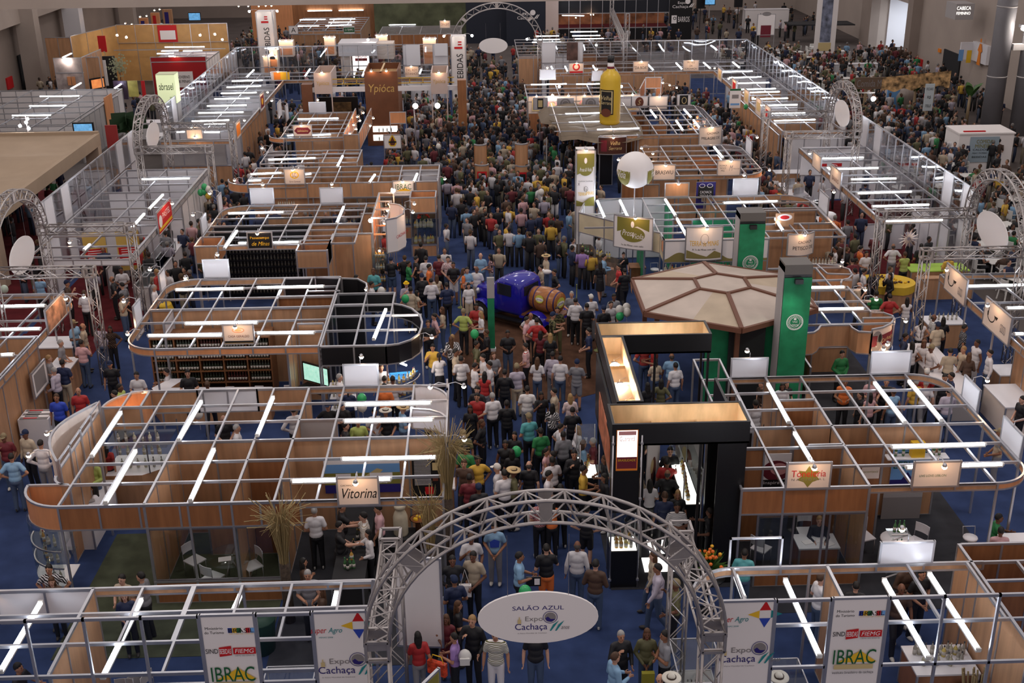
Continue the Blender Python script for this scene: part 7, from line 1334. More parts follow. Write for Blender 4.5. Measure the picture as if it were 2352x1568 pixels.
r = empty('flat_television',(YP(192,295,62.2).x,62.2,YP(192,296,62.2).z),'television with a blue picture on the tent corner','television'); inst('tv_body',boxmesh(1.1,.12,.7,black),r); inst('tv_screen',boxmesh(.95,.02,.55,screen_m),r,(0,-.07,0)); inst('tv_stand',boxmesh(.08,.08,2.2,black),r,(0,.1,-1.45))
fb2('red_banner',61.5,240,288,275,345,.1,mat('red_menu',(.30,.03,.03),.5),label='red menu banner right of the tent television',cat='banner'); r = empty('potted_palm',(*G(300,345,0).xy,0),'dark green potted palm beside the red menu banner','plant'); b = MB()
for k in range(26): a = k*2.4; l = .9+.3*sin(k); b.ribbon([(0,0),(cos(a)*l*.5,sin(a)*l*.5),(cos(a)*l,sin(a)*l)],1.0+.03*k,1.08+.05*k,.01,mat('palm_leaf',(.02,.05,.02),.6))
b.obj('fronds',r); b = MB(); b.lathe((0,0,0),[(.2,0),(.25,.5),(.06,.55),(.05,1.2)],brn,12); b.obj('pot',r)
b = MB(); b.lathe((0,0,0),[(.34,0),(.36,.9),(.38,1.0)],mat('bin_green',(.02,.06,.04),.5),16); tag(b.obj('waste_bin',None,G(62,615,0)),'dark green waste bin behind the left oval sign','bin'); b = MB(); b.lathe((0,0,0),[(.3,0),(.36,.8),(.38,.85)],mat('bin_green',(.02,.06,.04),.5),16); tag(b.obj('waste_bin',None,(-5.1,21.6,0)),'dark green waste bin under the roof strip at bottom left','bin')
b = MB(); b.lathe((0,0,0),[(.4,0),(.45,.9)],mat('bin_blue',(.02,.03,.05),.5),14); tag(b.obj('waste_bin',None,G(82,205,0)),'dark blue bin beside the left wall pillar','bin')
# ======================= far stage, black front, restaurant
r = empty('black_stage_front',(13,115,0),'long black panelled restaurant front at the far end','stage'); a,c_ = YP(1281,30,115).x,YP(1537,30,115).x; q = MB(); zz = YP(1400,30,115).z; zl = YP(1400,64,115).z
def sq(nm,x0,x1,z0,z1,m,y=115,d=.1): q = MB(); q.box((x0,y,z0),(x1,y+d,z1),m); me = q.mesh(nm); me.transform(Matrix.Translation(-Vector(r.location))); return inst(nm,me,r)
sq('upper_fascia',a,c_,zz,5.2,mat('black_blue',(.012,.014,.022),.4)); sq('lower_fascia',a,c_,0,zl,black); sq('floor_inside',a,c_,zl-.03,zl,c_red,115.1,4); sq('warm_interior',a,c_,zl,zz,mat('warm_interior',(.42,.17,.08),.6,noise=.8,nscale=.9),118)
for i in range(11): x = a+(c_-a)*i/10; sq('mullion',x-.03,x+.03,0,5.2,alu,114.95,.08)
for z in (zz,zl): sq('rail',a,c_,z-.04,z+.04,alu,114.94,.08)
for q_ in ((1291,35,1342,36),): tube_px(*q_,'the far restaurant front',z=2.9)
for px,py in ((1356,34),(1362,34),(1322,41),(1214,11)): lamp(YP(px,py,114),0,-1,'small warm lamp in the far restaurant','warm lamps in the far restaurant')
r = empty('black_sign_tower',(19.6,114.5,0),'black sign wall with white globe logo and white capitals','sign tower'); x0,x1 = YP(1538,50,114.5).x,YP(1589,50,114.5).x; inst('tower_body',boxmesh(x1-x0,.3,5.0,black),r,((x0+x1)/2-19.6,.15,2.5)); zt = YP(1560,12,114.5).z; its = [('t','Expo',.05,.2,.8,.3,WH),('t','Cachaça',-.1,-.15,1.5,.34,WH),('e',.6,.35,.5,.5,WH),('p',[(.7,-.2),(.85,-.2),(1.1,.2),(.95,.1)],WH),('p',[(.9,-.2),(1.0,-.2),(1.25,.2),(1.1,.1)],WH),('t','BARROS',.28,-1.3,1.1,.5,WH),('r',-.65,-1.3,.5,.75,WH),('o',-.6,-1.2,.3,.3,.06,K_)]
decal(its,0).obj('lettering',r,((x0+x1)/2-19.6,-.02,zt))
r = empty('black_sign_wall',(4.5,112,0),'dark wall with white globe logo behind the far arch','sign wall'); x0,x1 = YP(1163,50,112).x,YP(1252,50,112).x; inst('wall_body',boxmesh(x1-x0,.2,5.2,mat('night_blue_panel',(.012,.016,.03),.5)),r,((x0+x1)/2-4.5,.1,2.6)); decal(its[:5],0).obj('lettering',r,(YP(1209,38,112).x-4.5,-.02,YP(1209,38,112).z)); inst('white_curtain',boxmesh(1.2,.2,4.5,plk),r,(YP(1268,50,112).x-4.5,.1,2.2)); inst('dark_strip',boxmesh(8,.2,5.2,mat('night_blue_panel',(.012,.016,.03))),r,(-1.6,2,2.6))
# diagonal truss beam and lit roof stand
r = empty('roof_truss',(9.5,95,0),'long diagonal truss beam above the far middle stands','truss'); truss((YP(1405,25,112).x,112,YP(1405,25,112).z),(YP(1436,100,88).x,88,YP(1436,100,88).z),r,'truss_beam',.36)
for x,y in ((YP(1405,30,112).x,112),(YP(1441,75,100).x,100),(YP(1436,100,88).x,88)): truss((x,y,0),(x,y,4.2),r,'truss_leg',.3)
s = Booth('exhibition_stand',7,93,'flat roofed stand with six bright tube lamps behind the partition'); a = YP(1190,100,88).x; s.grid([a,a+3,a+6,a+9],[87.4,88.9,90.4,92,93.6,95.2,96.8]); s.wall(a,87.4,a+2.2,87.4,wood,0,2.8); s.wall(a+2.2,89,a+4.6,89,white,0,2.7); s.wall(a+4.6,89,a+6,89,wood_dk); s.wall(a+6,89,a+9,89,mat('bottle_poster',(.16,.09,.06),.5,noise=.5,nscale=1.5)); s.wall(a+9,89,a+12.5,89,grey)
for q in ((1310,73,1373,72),(1314,82,1379,81),(1320,89,1387,88),(1230,83,1284,82),(1225,91,1286,90),(1222,97,1289,96)): tube_px(*q,'the flat roofed stand behind the partition')
lamp(YP(1217,92,87),-1,0,'glaring white floodlight left of the flat roofed stand',None,True,.2); lamp(YP(1369,105,87),0,-1,'glaring white floodlight over the bottle poster wall',None,True,.2)
lamp(YP(1284,200,70),0,-1,'glaring white floodlight over the round emblem fascia',None,True,.2); lamp(YP(1426,200,70),0,-1,'glaring white floodlight right of the giant yellow bottle',None,True,.2)
fb2('menu_poster',86.0,1302,98,1327,138,.08,mat('bottle_poster2',(.10,.05,.04),.5,noise=.6,nscale=2),label='dark bottle photo poster left of the giant bottle neck'); postboard(92,1741,33,1778,80,[('e',0,.8,.7,.3,GY),('r',0,-.5,.8,.9,MR)],'white kiosk sign with oval emblem at the food court edge'); counter(27.5,31.5,92.5,93.2,1.0,'white kiosk counter at the food court edge',white)
# tall hanging photo banner
Y = 97; a,c_ = YP(1878,2,Y),YP(1916,122,Y); b = MB(); b.box((a.x,Y,c_.z),(a.x+(c_.x-a.x)*1.0,Y+.03,a.z+1),offw); o = b.obj('hanging_banner'); tag(o,'tall hanging white banner with a bluish tower picture','banner'); b = MB(); w = c_.x-a.x; b.box((a.x+w*.25,Y-.02,c_.z+.9),(a.x+w*.75,Y-.01,a.z+.8),mat('tower_picture',(.16,.18,.25),.6,noise=.7,nscale=2)); b.box((a.x+w*.2,Y-.02,c_.z+.2),(a.x+w*.8,Y-.01,c_.z+.85),TN); b.obj('picture_print',o)
# ======================= food court tables, chairs, counters
tb = MB(); tb.box((-.4,-.4,.70),(.4,.4,.73),pl_white); tb = (tb.mesh('table_top'),)
lg = MB(); lg.tube([(0,0,.7),(0,0,0)],.03,pl_white,5); lg = lg.mesh('leg')
cb = MB(); cb.box((-.2,-.2,.4),(.2,.2,.44),pl_white); cb.ribbon([(-.2,.18),(-.1,.24),(.1,.24),(.2,.18)],.44,.85,.03,pl_white)
for sx in (-.18,.18):
    cb.bar((sx,-.18,.4),(sx*1.15,-.22,0),.04,.04,pl_white); cb.bar((sx,.18,.4),(sx*1.15,.24,0),.04,.04,pl_white); cb.bar((sx*1.1,-.18,.64),(sx*1.1,.2,.66),.04,.03,pl_white)
cb = cb.mesh('plastic_chair'); SEATS = []
def court(x,y,where,n=4):
    a0 = random.random()*.6; r = empty('plastic_table',(x,y,0),'square white plastic table in %s' % where,'table','plastic tables in %s' % where,a0); inst('table_top',tb[0],r)
    for sx in (-.33,.33):
        for sy in (-.33,.33): inst('leg',lg,r,(sx,sy,0))
    for k in range(n):
        a = a0+k*pi/2+random.uniform(-.15,.15); d = random.uniform(.62,.8); o = inst('plastic_chair',cb,None,(x+cos(a)*d,y+sin(a)*d,0),a-pi/2); tag(o,'white plastic armchair in %s' % where,'chair','plastic chairs in %s' % where); SEATS.append((x+cos(a)*d,y+sin(a)*d,a+pi/2))
rc = random.Random(4)
for gy in range(9):
    for gx in range(6):
        x,y = 21.3+gx*2.1+rc.uniform(-.3,.3),43+gy*2.3+rc.uniform(-.3,.3)
        if x < 34 and not (27 < x < 30.5 and 59 < y < 62) and (x < 21+ (y-38)*.62): court(x,y,'the near right food court')
for gy in range(10):
    for gx in range(7):
        x,y = 21.5+gx*2.0+rc.uniform(-.4,.4),80+gy*2.6+rc.uniform(-.4,.4)
        if 19.8 < x < 35.2 and not (x > 31 and 75 < y < 92) and not (30 < x and 98 < y < 108): court(x,y,'the far right food court',3)
b = MB(); Y = 75; a,c_ = YP(1965,182,Y),YP(2180,198,Y); b.box((a.x,Y,c_.z-.1),(a.x+(c_.x-a.x)*.42,Y+.1,a.z+.1),mat('brown_sign',(.14,.09,.06),.6)); o = b.obj('food_sign'); tag(o,'long brown food sign with grey letters and food photo','sign'); w = c_.x-a.x; decal([('t','Comida Mineira',0,0,w*.4,.45,GY)],0).obj('lettering',o,(a.x+w*.22,Y-.01,(a.z+c_.z)/2))
b = MB(); n = 24; up = [(a.x+w*(.28+.72*i/n),Y-.05,a.z+.1+.35*(i/n)) for i in range(n+1)]; lo = [(a.x+w*(.28+.72*i/n),Y-.05,c_.z-.25+.25*(i/n)+.1*sin(i)) for i in range(n+1)]; b.add(lo+up,[(i,i+1,n+2+i,n+1+i) for i in range(n)],mat('food_photo',(.42,.26,.12),.6,noise=.95,nscale=3.5)); b.obj('food_photo',o); b = MB()
for x in (a.x+.8,a.x+w*.85): b.box((x-.08,Y+.1,0),(x+.08,Y+.26,a.z),mat('bamboo',(.3,.22,.13),.7))
b.obj('sign_post',o)
def banana(x,y,label):
    r = empty('banana_plant',(x,y,0),label,'plant'); b = MB(); b.tube([(0,0,0),(0,0,2.2)],[.12,.08],mat('bamboo',(.3,.22,.13)),8); b.obj('stem',r); lf = mat('banana_leaf',(.05,.12,.03),.5); b = MB()
    for k in range(5):
        an = k*1.3+.3; d = Vector((cos(an)*.7,sin(an)*.5,0)); s_ = Vector((-sin(an),cos(an),0))*.25; vs = []
        for i in range(6): t = i/5; c0 = Vector((0,0,1.8))+d*t*1.3+Vector((0,0,1.8*t-.9*t*t)); wv_ = sin(pi*min(1,t+.08)); vs += [tuple(c0-s_*wv_),tuple(c0+s_*wv_)]
        b.add(vs,[(2*i,2*i+1,2*i+3,2*i+2) for i in range(5)],lf)
    b.obj('leaf',r)
banana(24.6,76,'banana plant behind the left end of the food sign'); banana(28.5,76,'banana plant behind the middle of the food sign'); banana(31.3,74,'banana plant at the right end of the food sign')
r = empty('giant_jar',(*G(2060,262,0).xy,0),'giant clay pot model with food on top in the food court','model pot'); q = MB(); q.lathe((0,0,0),[(.5,0),(.95,.5),(1.05,1.3),(.9,1.9)],mat('pale_clay',(.36,.31,.28),.6,noise=.1),22); q.obj('pot_body',r); q = MB(); [q.ell((.45*cos(t),.45*sin(t),2.0),(.42,.42,.3),PK if t % 2 else OR_,10,7) for t in range(6)]; q.obj('food_model',r); q = MB(); q.box((-1.1,-.9,.4),(-.3,-.75,1.9),LB); q.obj('blue_panel',r)
r = empty('price_sign',(*G(2120,330,0).xy,0),'narrow pale sign on a bamboo post in the food court','sign'); inst('sign_post',boxmesh(.12,.12,3.4,mat('bamboo',(.3,.22,.13))),r,(0,.1,1.7)); inst('sign_plate',boxmesh(.55,.06,1.6,mat('pale_blue_sign',(.42,.47,.5),.6)),r,(0,0,2.8)); decal([('t','FICHAS',0,.5,.4,.16,K_),('t','R$',0,0,.2,.2,K_),('t','TELE',0,-.5,.35,.16,K_)],0).obj('lettering',r,(0,-.04,2.8))
r = empty('menu_counter',(27.6,62.3,0),'white cashier booth with blue menu poster in the food court','booth'); inst('booth_body',boxmesh(3.0,2.0,2.1,offw),r,(0,1,1.05)); inst('counter_top',boxmesh(3.1,2.1,.08,offw),r,(0,1,2.12)); inst('red_counter_strip',boxmesh(1.2,.12,.06,R_),r,(-.6,.3,2.19)); inst('menu_poster',boxmesh(1.6,.03,1.4,mat('menu_blue',(.30,.38,.44),.6)),r,(-.1,-.03,1.25)); decal([('t','COMIDA',0,.5,.9,.2,OL),('t','MINEIRA',0,.25,1.,.2,OL)]+[('t',s_,-.2,.05-.2*i,.8,.1,K_) for i,s_ in enumerate(('CALDOS','FEIJAO TROPEIRO','BEBIDAS'))],0).obj('lettering',r,(-.1,-.06,1.2))
b = MB(); b.ell((0,0,0),(.14,.1,.14),bulbw_m,8,6); b.box((-.9,.1,.3),(.1,.16,.36),alu); b.box((-.9,.1,-2),(-.84,.16,.3),alu); tag(b.obj('floodlight',None,YP(2006,227,66)),'white floodlight on a small frame in the food court','lamp')
b = MB(); b.box((-.6,-.4,0),(.6,.4,.9),offw); tag(b.obj('cash_desk',None,(30.8,100,0)),'white cash desk by the dark awning at the far right','desk'); b = MB(); b.prism([(-3,-1.2),(3,-1.6),(3,1),(-3,1)],1.6,1.7,black_cl); tag(b.obj('dark_awning',None,(32,112,0)),'dark cloth awning near the right wall','awning')
r = empty('flat_television',(YP(1630,13,120).x,120,2.9),'television with a blue picture beside the black sign wall','television'); inst('tv_body',boxmesh(1.1,.15,.75,black),r); inst('tv_screen',boxmesh(.95,.02,.6,screen_m),r,(0,-.08,0)); inst('tv_stand',boxmesh(.1,.1,2.5,grey),r,(0,.1,-1.6)); counter(27,31.5,121,122,1.9,'pale counter under the far television',offw)
for i,(px,py) in enumerate(((1610,8),(1697,5))): b = MB(); b.box((-.4,0,-.5),(.4,.4,.5),black); b.box((-.03,.1,-3),(.03,.16,-.5),black); tag(b.obj('loudspeaker',None,YP(px,py,121)),'black loudspeaker on a pole %s of the far television' % ('left','right')[i],'speaker')
# free balloons
for px,py,z,c_,l in ((1090,767,1.9,(.03,.36,.12),'green balloon nearest the green and white post'),(931,686,1.7,(.03,.36,.12),'green balloon in front of the black curved stand'),(795,738,1.5,(.03,.36,.12),'green balloon inside the black curved stand'),(1206,1359,1.6,(.03,.36,.12),'green balloon peeking above the big oval sign'),(832,934,1.7,(.62,.6,.56),'white balloon in the bar under the curved white corner'),(831,915,1.7,(.03,.36,.12),'green balloon in the bar under the curved white corner'),(1186,1037,1.5,(.03,.36,.12),'green balloon in the crowd left of the black stand'),(876,668,1.5,(.62,.6,.56),'white balloon in front of the tall narrow cabinet'),(1423,711,2.1,(.62,.6,.56),'left white balloon in the cluster beside the hexagonal roof'),(1439,706,2.1,(.62,.6,.56),'top white balloon in the cluster beside the hexagonal roof'),(1440,717,2.0,(.62,.6,.56),'right white balloon in the cluster beside the hexagonal roof'),(1424,726,1.9,(.03,.36,.12),'green balloon in the cluster beside the hexagonal roof'),(1007,336,1.9,(.62,.6,.56),'white balloon in the far aisle by the dark glass rail'),(10,664,1.9,(.5,.6,.5),'white and green balloon at the left picture edge'),(1243,441,1.9,(.62,.6,.56),'white balloon in the aisle left of the printed column'),(455,950,1.7,(.62,.6,.56),'white balloon behind the front left stand')):
    balloon(G(px,py,z),c_,l)
# ======================= people
def objcol(name,rough=.85,kind=None,second=(.75,.73,.7),sc=28.,spec=.2):
    m = bpy.data.materials.new(name); m.use_nodes = True; nt = m.node_tree; N = nt.nodes; L = nt.links; b = N['Principled BSDF']; b.inputs['Roughness'].default_value = rough; b.inputs['Specular IOR Level'].default_value = spec
    oi = N.new('ShaderNodeObjectInfo'); tc = N.new('ShaderNodeTexCoord'); mp = N.new('ShaderNodeMapping'); L.new(tc.outputs['Object'],mp.inputs['Vector'])
    if kind:
        mx = N.new('ShaderNodeMix'); mx.data_type = 'RGBA'; mx.inputs['B'].default_value = (*second,1); L.new(oi.outputs['Color'],mx.inputs['A'])
        if kind == 'stripe': w = N.new('ShaderNodeTexWave'); w.bands_direction = 'Z'; w.inputs['Scale'].default_value = sc; w.inputs['Distortion'].default_value = .4; out = w.outputs['Fac']
        elif kind == 'zebra': w = N.new('ShaderNodeTexWave'); w.bands_direction = 'DIAGONAL'; w.inputs['Scale'].default_value = sc; w.inputs['Distortion'].default_value = 6; out = w.outputs['Fac']
        elif kind == 'check': w = N.new('ShaderNodeTexChecker'); w.inputs['Scale'].default_value = sc; out = w.outputs['Fac']
        else: w = N.new('ShaderNodeTexNoise'); w.inputs['Scale'].default_value = sc; w.inputs['Detail'].default_value = 1; out = w.outputs['Fac']
        L.new(mp.outputs[0],w.inputs['Vector']); r = N.new('ShaderNodeValToRGB'); r.color_ramp.elements[0].position = .47; r.color_ramp.elements[1].position = .53; L.new(out,r.inputs[0]); L.new(r.outputs[0],mx.inputs['Factor']); L.new(mx.outputs['Result'],b.inputs['Base Color'])
    else: L.new(oi.outputs['Color'],b.inputs['Base Color'])
    if name != 'skin':
        nz = N.new('ShaderNodeTexNoise'); nz.inputs['Scale'].default_value = 9; bp = N.new('ShaderNodeBump'); bp.inputs['Strength'].default_value = .5; bp.inputs['Distance'].default_value = .03
        L.new(mp.outputs[0],nz.inputs['Vector']); L.new(nz.outputs['Fac'],bp.inputs['Height']); L.new(bp.outputs[0],b.inputs['Normal'])
    return m
skin_m = objcol('skin',.55,spec=.35); cloth_m = objcol('cloth'); hair_m = objcol('hair',.6,spec=.4); cap_m = objcol('hat_cloth')
PAT = {'s': objcol('striped_cloth',kind='stripe',sc=9),'z': objcol('zebra_cloth',kind='zebra',second=(.015,.015,.015),sc=7),'c': objcol('checked_cloth',kind='check',second=(.3,.08,.07),sc=30),'m': objcol('camouflage_cloth',kind='noise',second=(.02,.022,.015),sc=11)}
eye_m = mat('eye_dark',(.02,.015,.012),.3); lip_m = mat('lips',(.30,.09,.08),.5); shoe_m = mat('dark_shoe',(.03,.025,.022),.5); shoe_w = mat('pale_shoe',(.5,.48,.45),.5)
def remesh(mb,vox,ratio=1.):
    me = mb.mesh('tmp'); o = bpy.data.objects.new('tmp',me); COL.objects.link(o); r = o.modifiers.new('r','REMESH'); r.mode = 'VOXEL'; r.voxel_size = vox; r.use_smooth_shade = True
    s = o.modifiers.new('s','SMOOTH'); s.iterations = 3; s.factor = .4
    if ratio < 1: d = o.modifiers.new('d','DECIMATE'); d.ratio = ratio
    dg = bpy.context.evaluated_depsgraph_get(); out = bpy.data.meshes.new_from_object(o.evaluated_get(dg)); bpy.data.objects.remove(o); bpy.data.meshes.remove(me); return out
def limb(b,a,c,ra,rb,mid=None):
    a,c = Vector(a),Vector(c); n = 5; ps = [a+(c-a)*i/n for i in range(n+1)]; rs = []
    for i in range(n+1):
        t = i/n; r = ra+(rb-ra)*t
        if mid: r += mid*sin(pi*t)
        rs.append(r)
    b.tube(ps,rs,skin_m,10); b.ell(a,(ra,)*3,skin_m,10,8); b.ell(c,(rb,)*3,skin_m,10,8)
PO = {  # elbow R, wrist R, elbow L, wrist L (x negative = right)
 'stand': ((-.25,.04,1.13),(-.27,-.03,.88),(.25,.04,1.13),(.27,-.03,.88)),
 'clasp': ((-.27,.03,1.14),(-.07,-.22,.98),(.27,.03,1.14),(.07,-.22,.97)),
 'drink': ((-.27,-.1,1.16),(-.13,-.24,1.38),(.26,.04,1.13),(.2,-.2,1.0)),
 'cross': ((-.27,-.04,1.15),(.08,-.22,1.17),(.27,-.04,1.14),(-.08,-.19,1.12)),
 'hold': ((-.26,.0,1.14),(-.1,-.28,1.14),(.26,.0,1.14),(.1,-.28,1.14)),
 'hips': ((-.38,.1,1.18),(-.2,-.02,1.03),(.38,.1,1.18),(.2,-.02,1.03)),
 'reach': ((-.25,-.2,1.26),(-.22,-.46,1.26),(.26,.02,1.13),(.18,-.22,1.05)),
 'walk': ((-.25,.12,1.15),(-.26,.12,.9),(.25,-.06,1.14),(.25,-.2,.93)),
 'sit': ((-.25,-.1,.72),(-.14,-.36,.74),(.25,-.1,.72),(.14,-.36,.74))}
PM = {}
def skel(p):
    dz = -.47 if p == 'sit' else 0.
    J = dict(sh=((-.17,.0,1.405+dz),(.17,.0,1.405+dz)),hip=((-.09,.0,.93+dz),(.09,.0,.93+dz)),knee=((-.1,-.02,.5),(.1,-.02,.5)),ank=((-.11,.03,.09),(.11,.03,.09)),dz=dz)
    if p == 'sit': J['knee'] = ((-.13,-.43,.5),(.13,-.43,.5)); J['ank'] = ((-.13,-.4,.09),(.13,-.4,.09))
    if p == 'walk': J['knee'] = ((-.1,-.16,.52),(.1,.06,.5)); J['ank'] = ((-.1,-.2,.09),(.1,.34,.14))
    return J
def body_mesh(p,shoe):
    k = (p,shoe)
    if k in PM: return PM[k]
    J = skel(p); dz = J['dz']; b = MB(); q = PO[p]
    b.ell((0,.0,.98+dz),(.155,.105,.13),skin_m,14,10); b.ell((0,.0,1.12+dz),(.13,.085,.16),skin_m,14,10); b.ell((0,.0,1.31+dz),(.15,.09,.14),skin_m,14,10)
    limb(b,(-.12,0,1.395+dz),(.12,0,1.395+dz),.058,.058); limb(b,(0,.01,1.42+dz),(0,-.01,1.55+dz),.056,.052)
    hc = Vector((0,-.015,1.635+dz)); b.ell(hc,(.076,.096,.112),skin_m,16,12); b.ell(hc+Vector((0,-.03,-.06)),(.055,.062,.055),skin_m,12,8); b.ell(hc+Vector((0,-.1,-.012)),(.012,.02,.024),skin_m,8,6)
    for sx in (-1,1): b.ell(hc+Vector((sx*.076,.005,-.005)),(.012,.02,.03),skin_m,8,6)
    for i,sx in enumerate((-1,1)):
        sh,el,wr = Vector(J['sh'][i]),Vector(q[2*i]),Vector(q[2*i+1])
        limb(b,sh,el,.047,.039,.004); limb(b,el,wr,.041,.027,.004)
        d = (wr-el).normalized()
        if p in ('stand','walk'): d = Vector((0,-.05,-1)).normalized()
        side = Vector((0,-1,0)) if abs(d.z) > .7 else Vector((0,0,1)); nrm = d.cross(side).normalized(); side = nrm.cross(d).normalized()
        R = Matrix((nrm,side,d)).transposed(); pc = wr+d*.045; b.ell(pc,(.016,.042,.05),skin_m,10,8,R)
        cu = nrm*(sx*-1)
        for f in range(4):
            o = side*((f-1.5)*.02); L_ = (.062,.074,.07,.055)[f]; a0 = pc+d*.035+o; a1 = a0+d*L_*.55+cu*.008; a2 = a1+d*L_*.4+cu*.028
            b.tube([a0,a1,a2],[.0105,.0098,.0088],skin_m,6); b.ell(a2,(.0088,)*3,skin_m,6,4)
        t0 = pc-d*.02+side*.03; t1 = t0+side*.035+d*.025; t2 = t1+d*.035+cu*.01; b.tube([t0,t1,t2],[.013,.0115,.0095],skin_m,6)
        hp,kn,an = Vector(J['hip'][i]),Vector(J['knee'][i]),Vector(J['ank'][i]); limb(b,hp,kn,.083,.055,.004); limb(b,kn,an,.054,.037,.012)
    me = remesh(b,.0105,.3); m = MB(); m.v = [tuple(v.co) for v in me.vertices]; m.f = [tuple(f.vertices) for f in me.polygons]; m.mi = [m.mid(skin_m)]*len(m.f); m.sm = [True]*len(m.f); bpy.data.meshes.remove(me)
    for sx in (-1,1):
        m.ell(hc+Vector((sx*.031,-.09,.012)),(.013,.006,.007),eye_m,8,5); m.ell(hc+Vector((sx*.032,-.0905,.032)),(.018,.006,.004),eye_m,8,4)
    m.ell(hc+Vector((0,-.093,-.058)),(.024,.006,.008),lip_m,8,5)
    for i in range(2):
        an = Vector(J['ank'][i]); m.ell(an+Vector((0,-.06,-.045)),(.048,.13,.045),shoe_w if shoe else shoe_m,12,8); m.ell(an+Vector((0,.01,-.01)),(.044,.055,.06),shoe_w if shoe else shoe_m,10,7)
    PM[k] = m.mesh('person_body'); return PM[k]
def shirt_mesh(p,sl):
    k = ('S',p,sl)
    if k in PM: return PM[k]
    J = skel(p); dz = J['dz']; b = MB(); q = PO[p]
    b.ell((0,.0,1.0+dz),(.185,.135,.14),skin_m,16,10); b.ell((0,.0,1.14+dz),(.168,.122,.17),skin_m,16,10); b.ell((0,.0,1.32+dz),(.185,.128,.155),skin_m,16,10); limb(b,(-.12,.005,1.405+dz),(.12,.005,1.405+dz),.086,.086); b.ell((0,.01,1.47+dz),(.07,.07,.04),skin_m,10,8)
    for i in range(2):
        sh,el,wr = Vector(J['sh'][i]),Vector(q[2*i]),Vector(q[2*i+1])
        if sl == 'L': limb(b,sh,el,.07,.056); limb(b,el,wr+(el-wr)*.04,.056,.042)
        elif sl == 'n': limb(b,sh+Vector((0,0,0)),sh+(el-sh)*.1,.068,.062)
        else: limb(b,sh,sh+(el-sh)*.62,.073,.066)
    PM[k] = remesh(b,.018); PM[k].materials.append(cloth_m); return PM[k]
def legs_mesh(p,kd):
    k = ('T',p,kd)
    if k in PM: return PM[k]
    J = skel(p); dz = J['dz']; b = MB(); b.ell((0,.0,.97+dz),(.172,.122,.115),skin_m,16,10); b.ell((0,.02,.9+dz),(.165,.12,.1),skin_m,14,8)
    if kd == 'skirt' and p != 'sit': b.lathe((0,0,0),[(.16,1.0),(.19,.85),(.22,.52)],skin_m,18)
    else:
        for i in range(2):
            hp,kn,an = Vector(J['hip'][i]),Vector(J['knee'][i]),Vector(J['ank'][i]); limb(b,hp,kn if kd != 'shorts' else hp+(kn-hp)*.85,.1,.078 if kd != 'shorts' else .09)
            if kd not in ('shorts','skirt'): limb(b,kn,an+Vector((0,0,-.02)),.076,.062)
    PM[k] = remesh(b,.018); PM[k].materials.append(cloth_m); return PM[k]
def hair_mesh(kd):
    k = ('H',kd)
    if k in PM: return PM[k]
    b = MB()
    def cap(rx,ry,rz,cut,m,dy=.008,dz=.02,n=16,kk=12):
        vs = []
        for i in range(kk+1):
            ph = pi*i/kk
            for j in range(n):
                t = 2*pi*j/n; x,y,z = sin(ph)*cos(t),sin(ph)*sin(t),cos(ph); front = max(0,-y); low = z < cut+.75*front-.25*(1-front)
                s = .82 if low else 1.; vs.append((x*rx*s,y*ry*s+dy,z*rz*s+dz))
        b.add(vs,[(i*n+j,(i+1)*n+j,(i+1)*n+(j+1) % n,i*n+(j+1) % n) for i in range(kk) for j in range(n)],m,True)
    if kd == 'short': cap(.084,.105,.113,-.1,hair_m)
    elif kd == 'bald': cap(.081,.1,.09,-.1,hair_m,.02,-.02)
    elif kd == 'long': cap(.088,.108,.117,-.1,hair_m); b.ell((0,.075,-.1),(.085,.05,.17),hair_m,12,8); b.ell((0,.085,-.22),(.07,.035,.12),hair_m,10,7); [b.ell((sx*.075,.02,-.08),(.028,.045,.12),hair_m,8,6) for sx in (-1,1)]
    elif kd == 'tail': cap(.084,.105,.113,-.1,hair_m); b.ell((0,.13,-.06),(.03,.035,.12),hair_m,10,7)
    elif kd in ('cap','hat','helmet'):
        cap(.083,.103,.1,-.1,hair_m)
        cap(.092,.112,.12,.12,cap_m,.004,.03)
        if kd == 'cap': b.add([(.07*cos(a),-.09-.1*sin(a),.045) for a in [pi*i/8 for i in range(9)]]+[(.07*cos(a),-.09-.1*sin(a),.053) for a in [pi*i/8 for i in range(9)]],[tuple(range(9)),tuple(range(17,8,-1))]+[(i,i+1,10+i,9+i) for i in range(8)],cap_m)
        elif kd == 'hat': b.lathe((0,0,.05),[(.08,.015),(.19,.02),(.2,.0),(.08,.0)],cap_m,20); b.lathe((0,0,.06),[(.098,0),(.096,.03)],mat('hat_band',(.05,.03,.02),.7),18)
        else: b.lathe((0,0,.045),[(.09,0),(.125,.0),(.12,.015),(.09,.02)],cap_m,18)
    PM[k] = b.mesh(kd+'_hair'); return PM[k]
CC = {'w': ((.66,.64,.66),'white'),'k': ((.014,.014,.017),'black'),'g': ((.22,.22,.24),'grey'),'b': ((.22,.38,.56),'light blue'),'n': ((.02,.03,.08),'navy'),'B': ((.03,.07,.5),'bright blue'),'r': ((.42,.03,.03),'red'),'o': ((.70,.17,.04),'orange'),'y': ((.68,.42,.06),'yellow'),'e': ((.03,.22,.07),'green'),'p': ((.60,.36,.38),'pink'),'t': ((.46,.38,.28),'beige'),'m': ((.15,.022,.03),'maroon'),'l': ((.42,.50,.13),'lime'),'v': ((.36,.22,.52),'purple'),'c': ((.10,.38,.40),'teal'),'d': ((.08,.045,.03),'dark brown'),'O': ((.13,.125,.06),'olive'),'q': ((.42,.38,.46),'lilac'),'j': ((.06,.09,.16),'blue denim')}
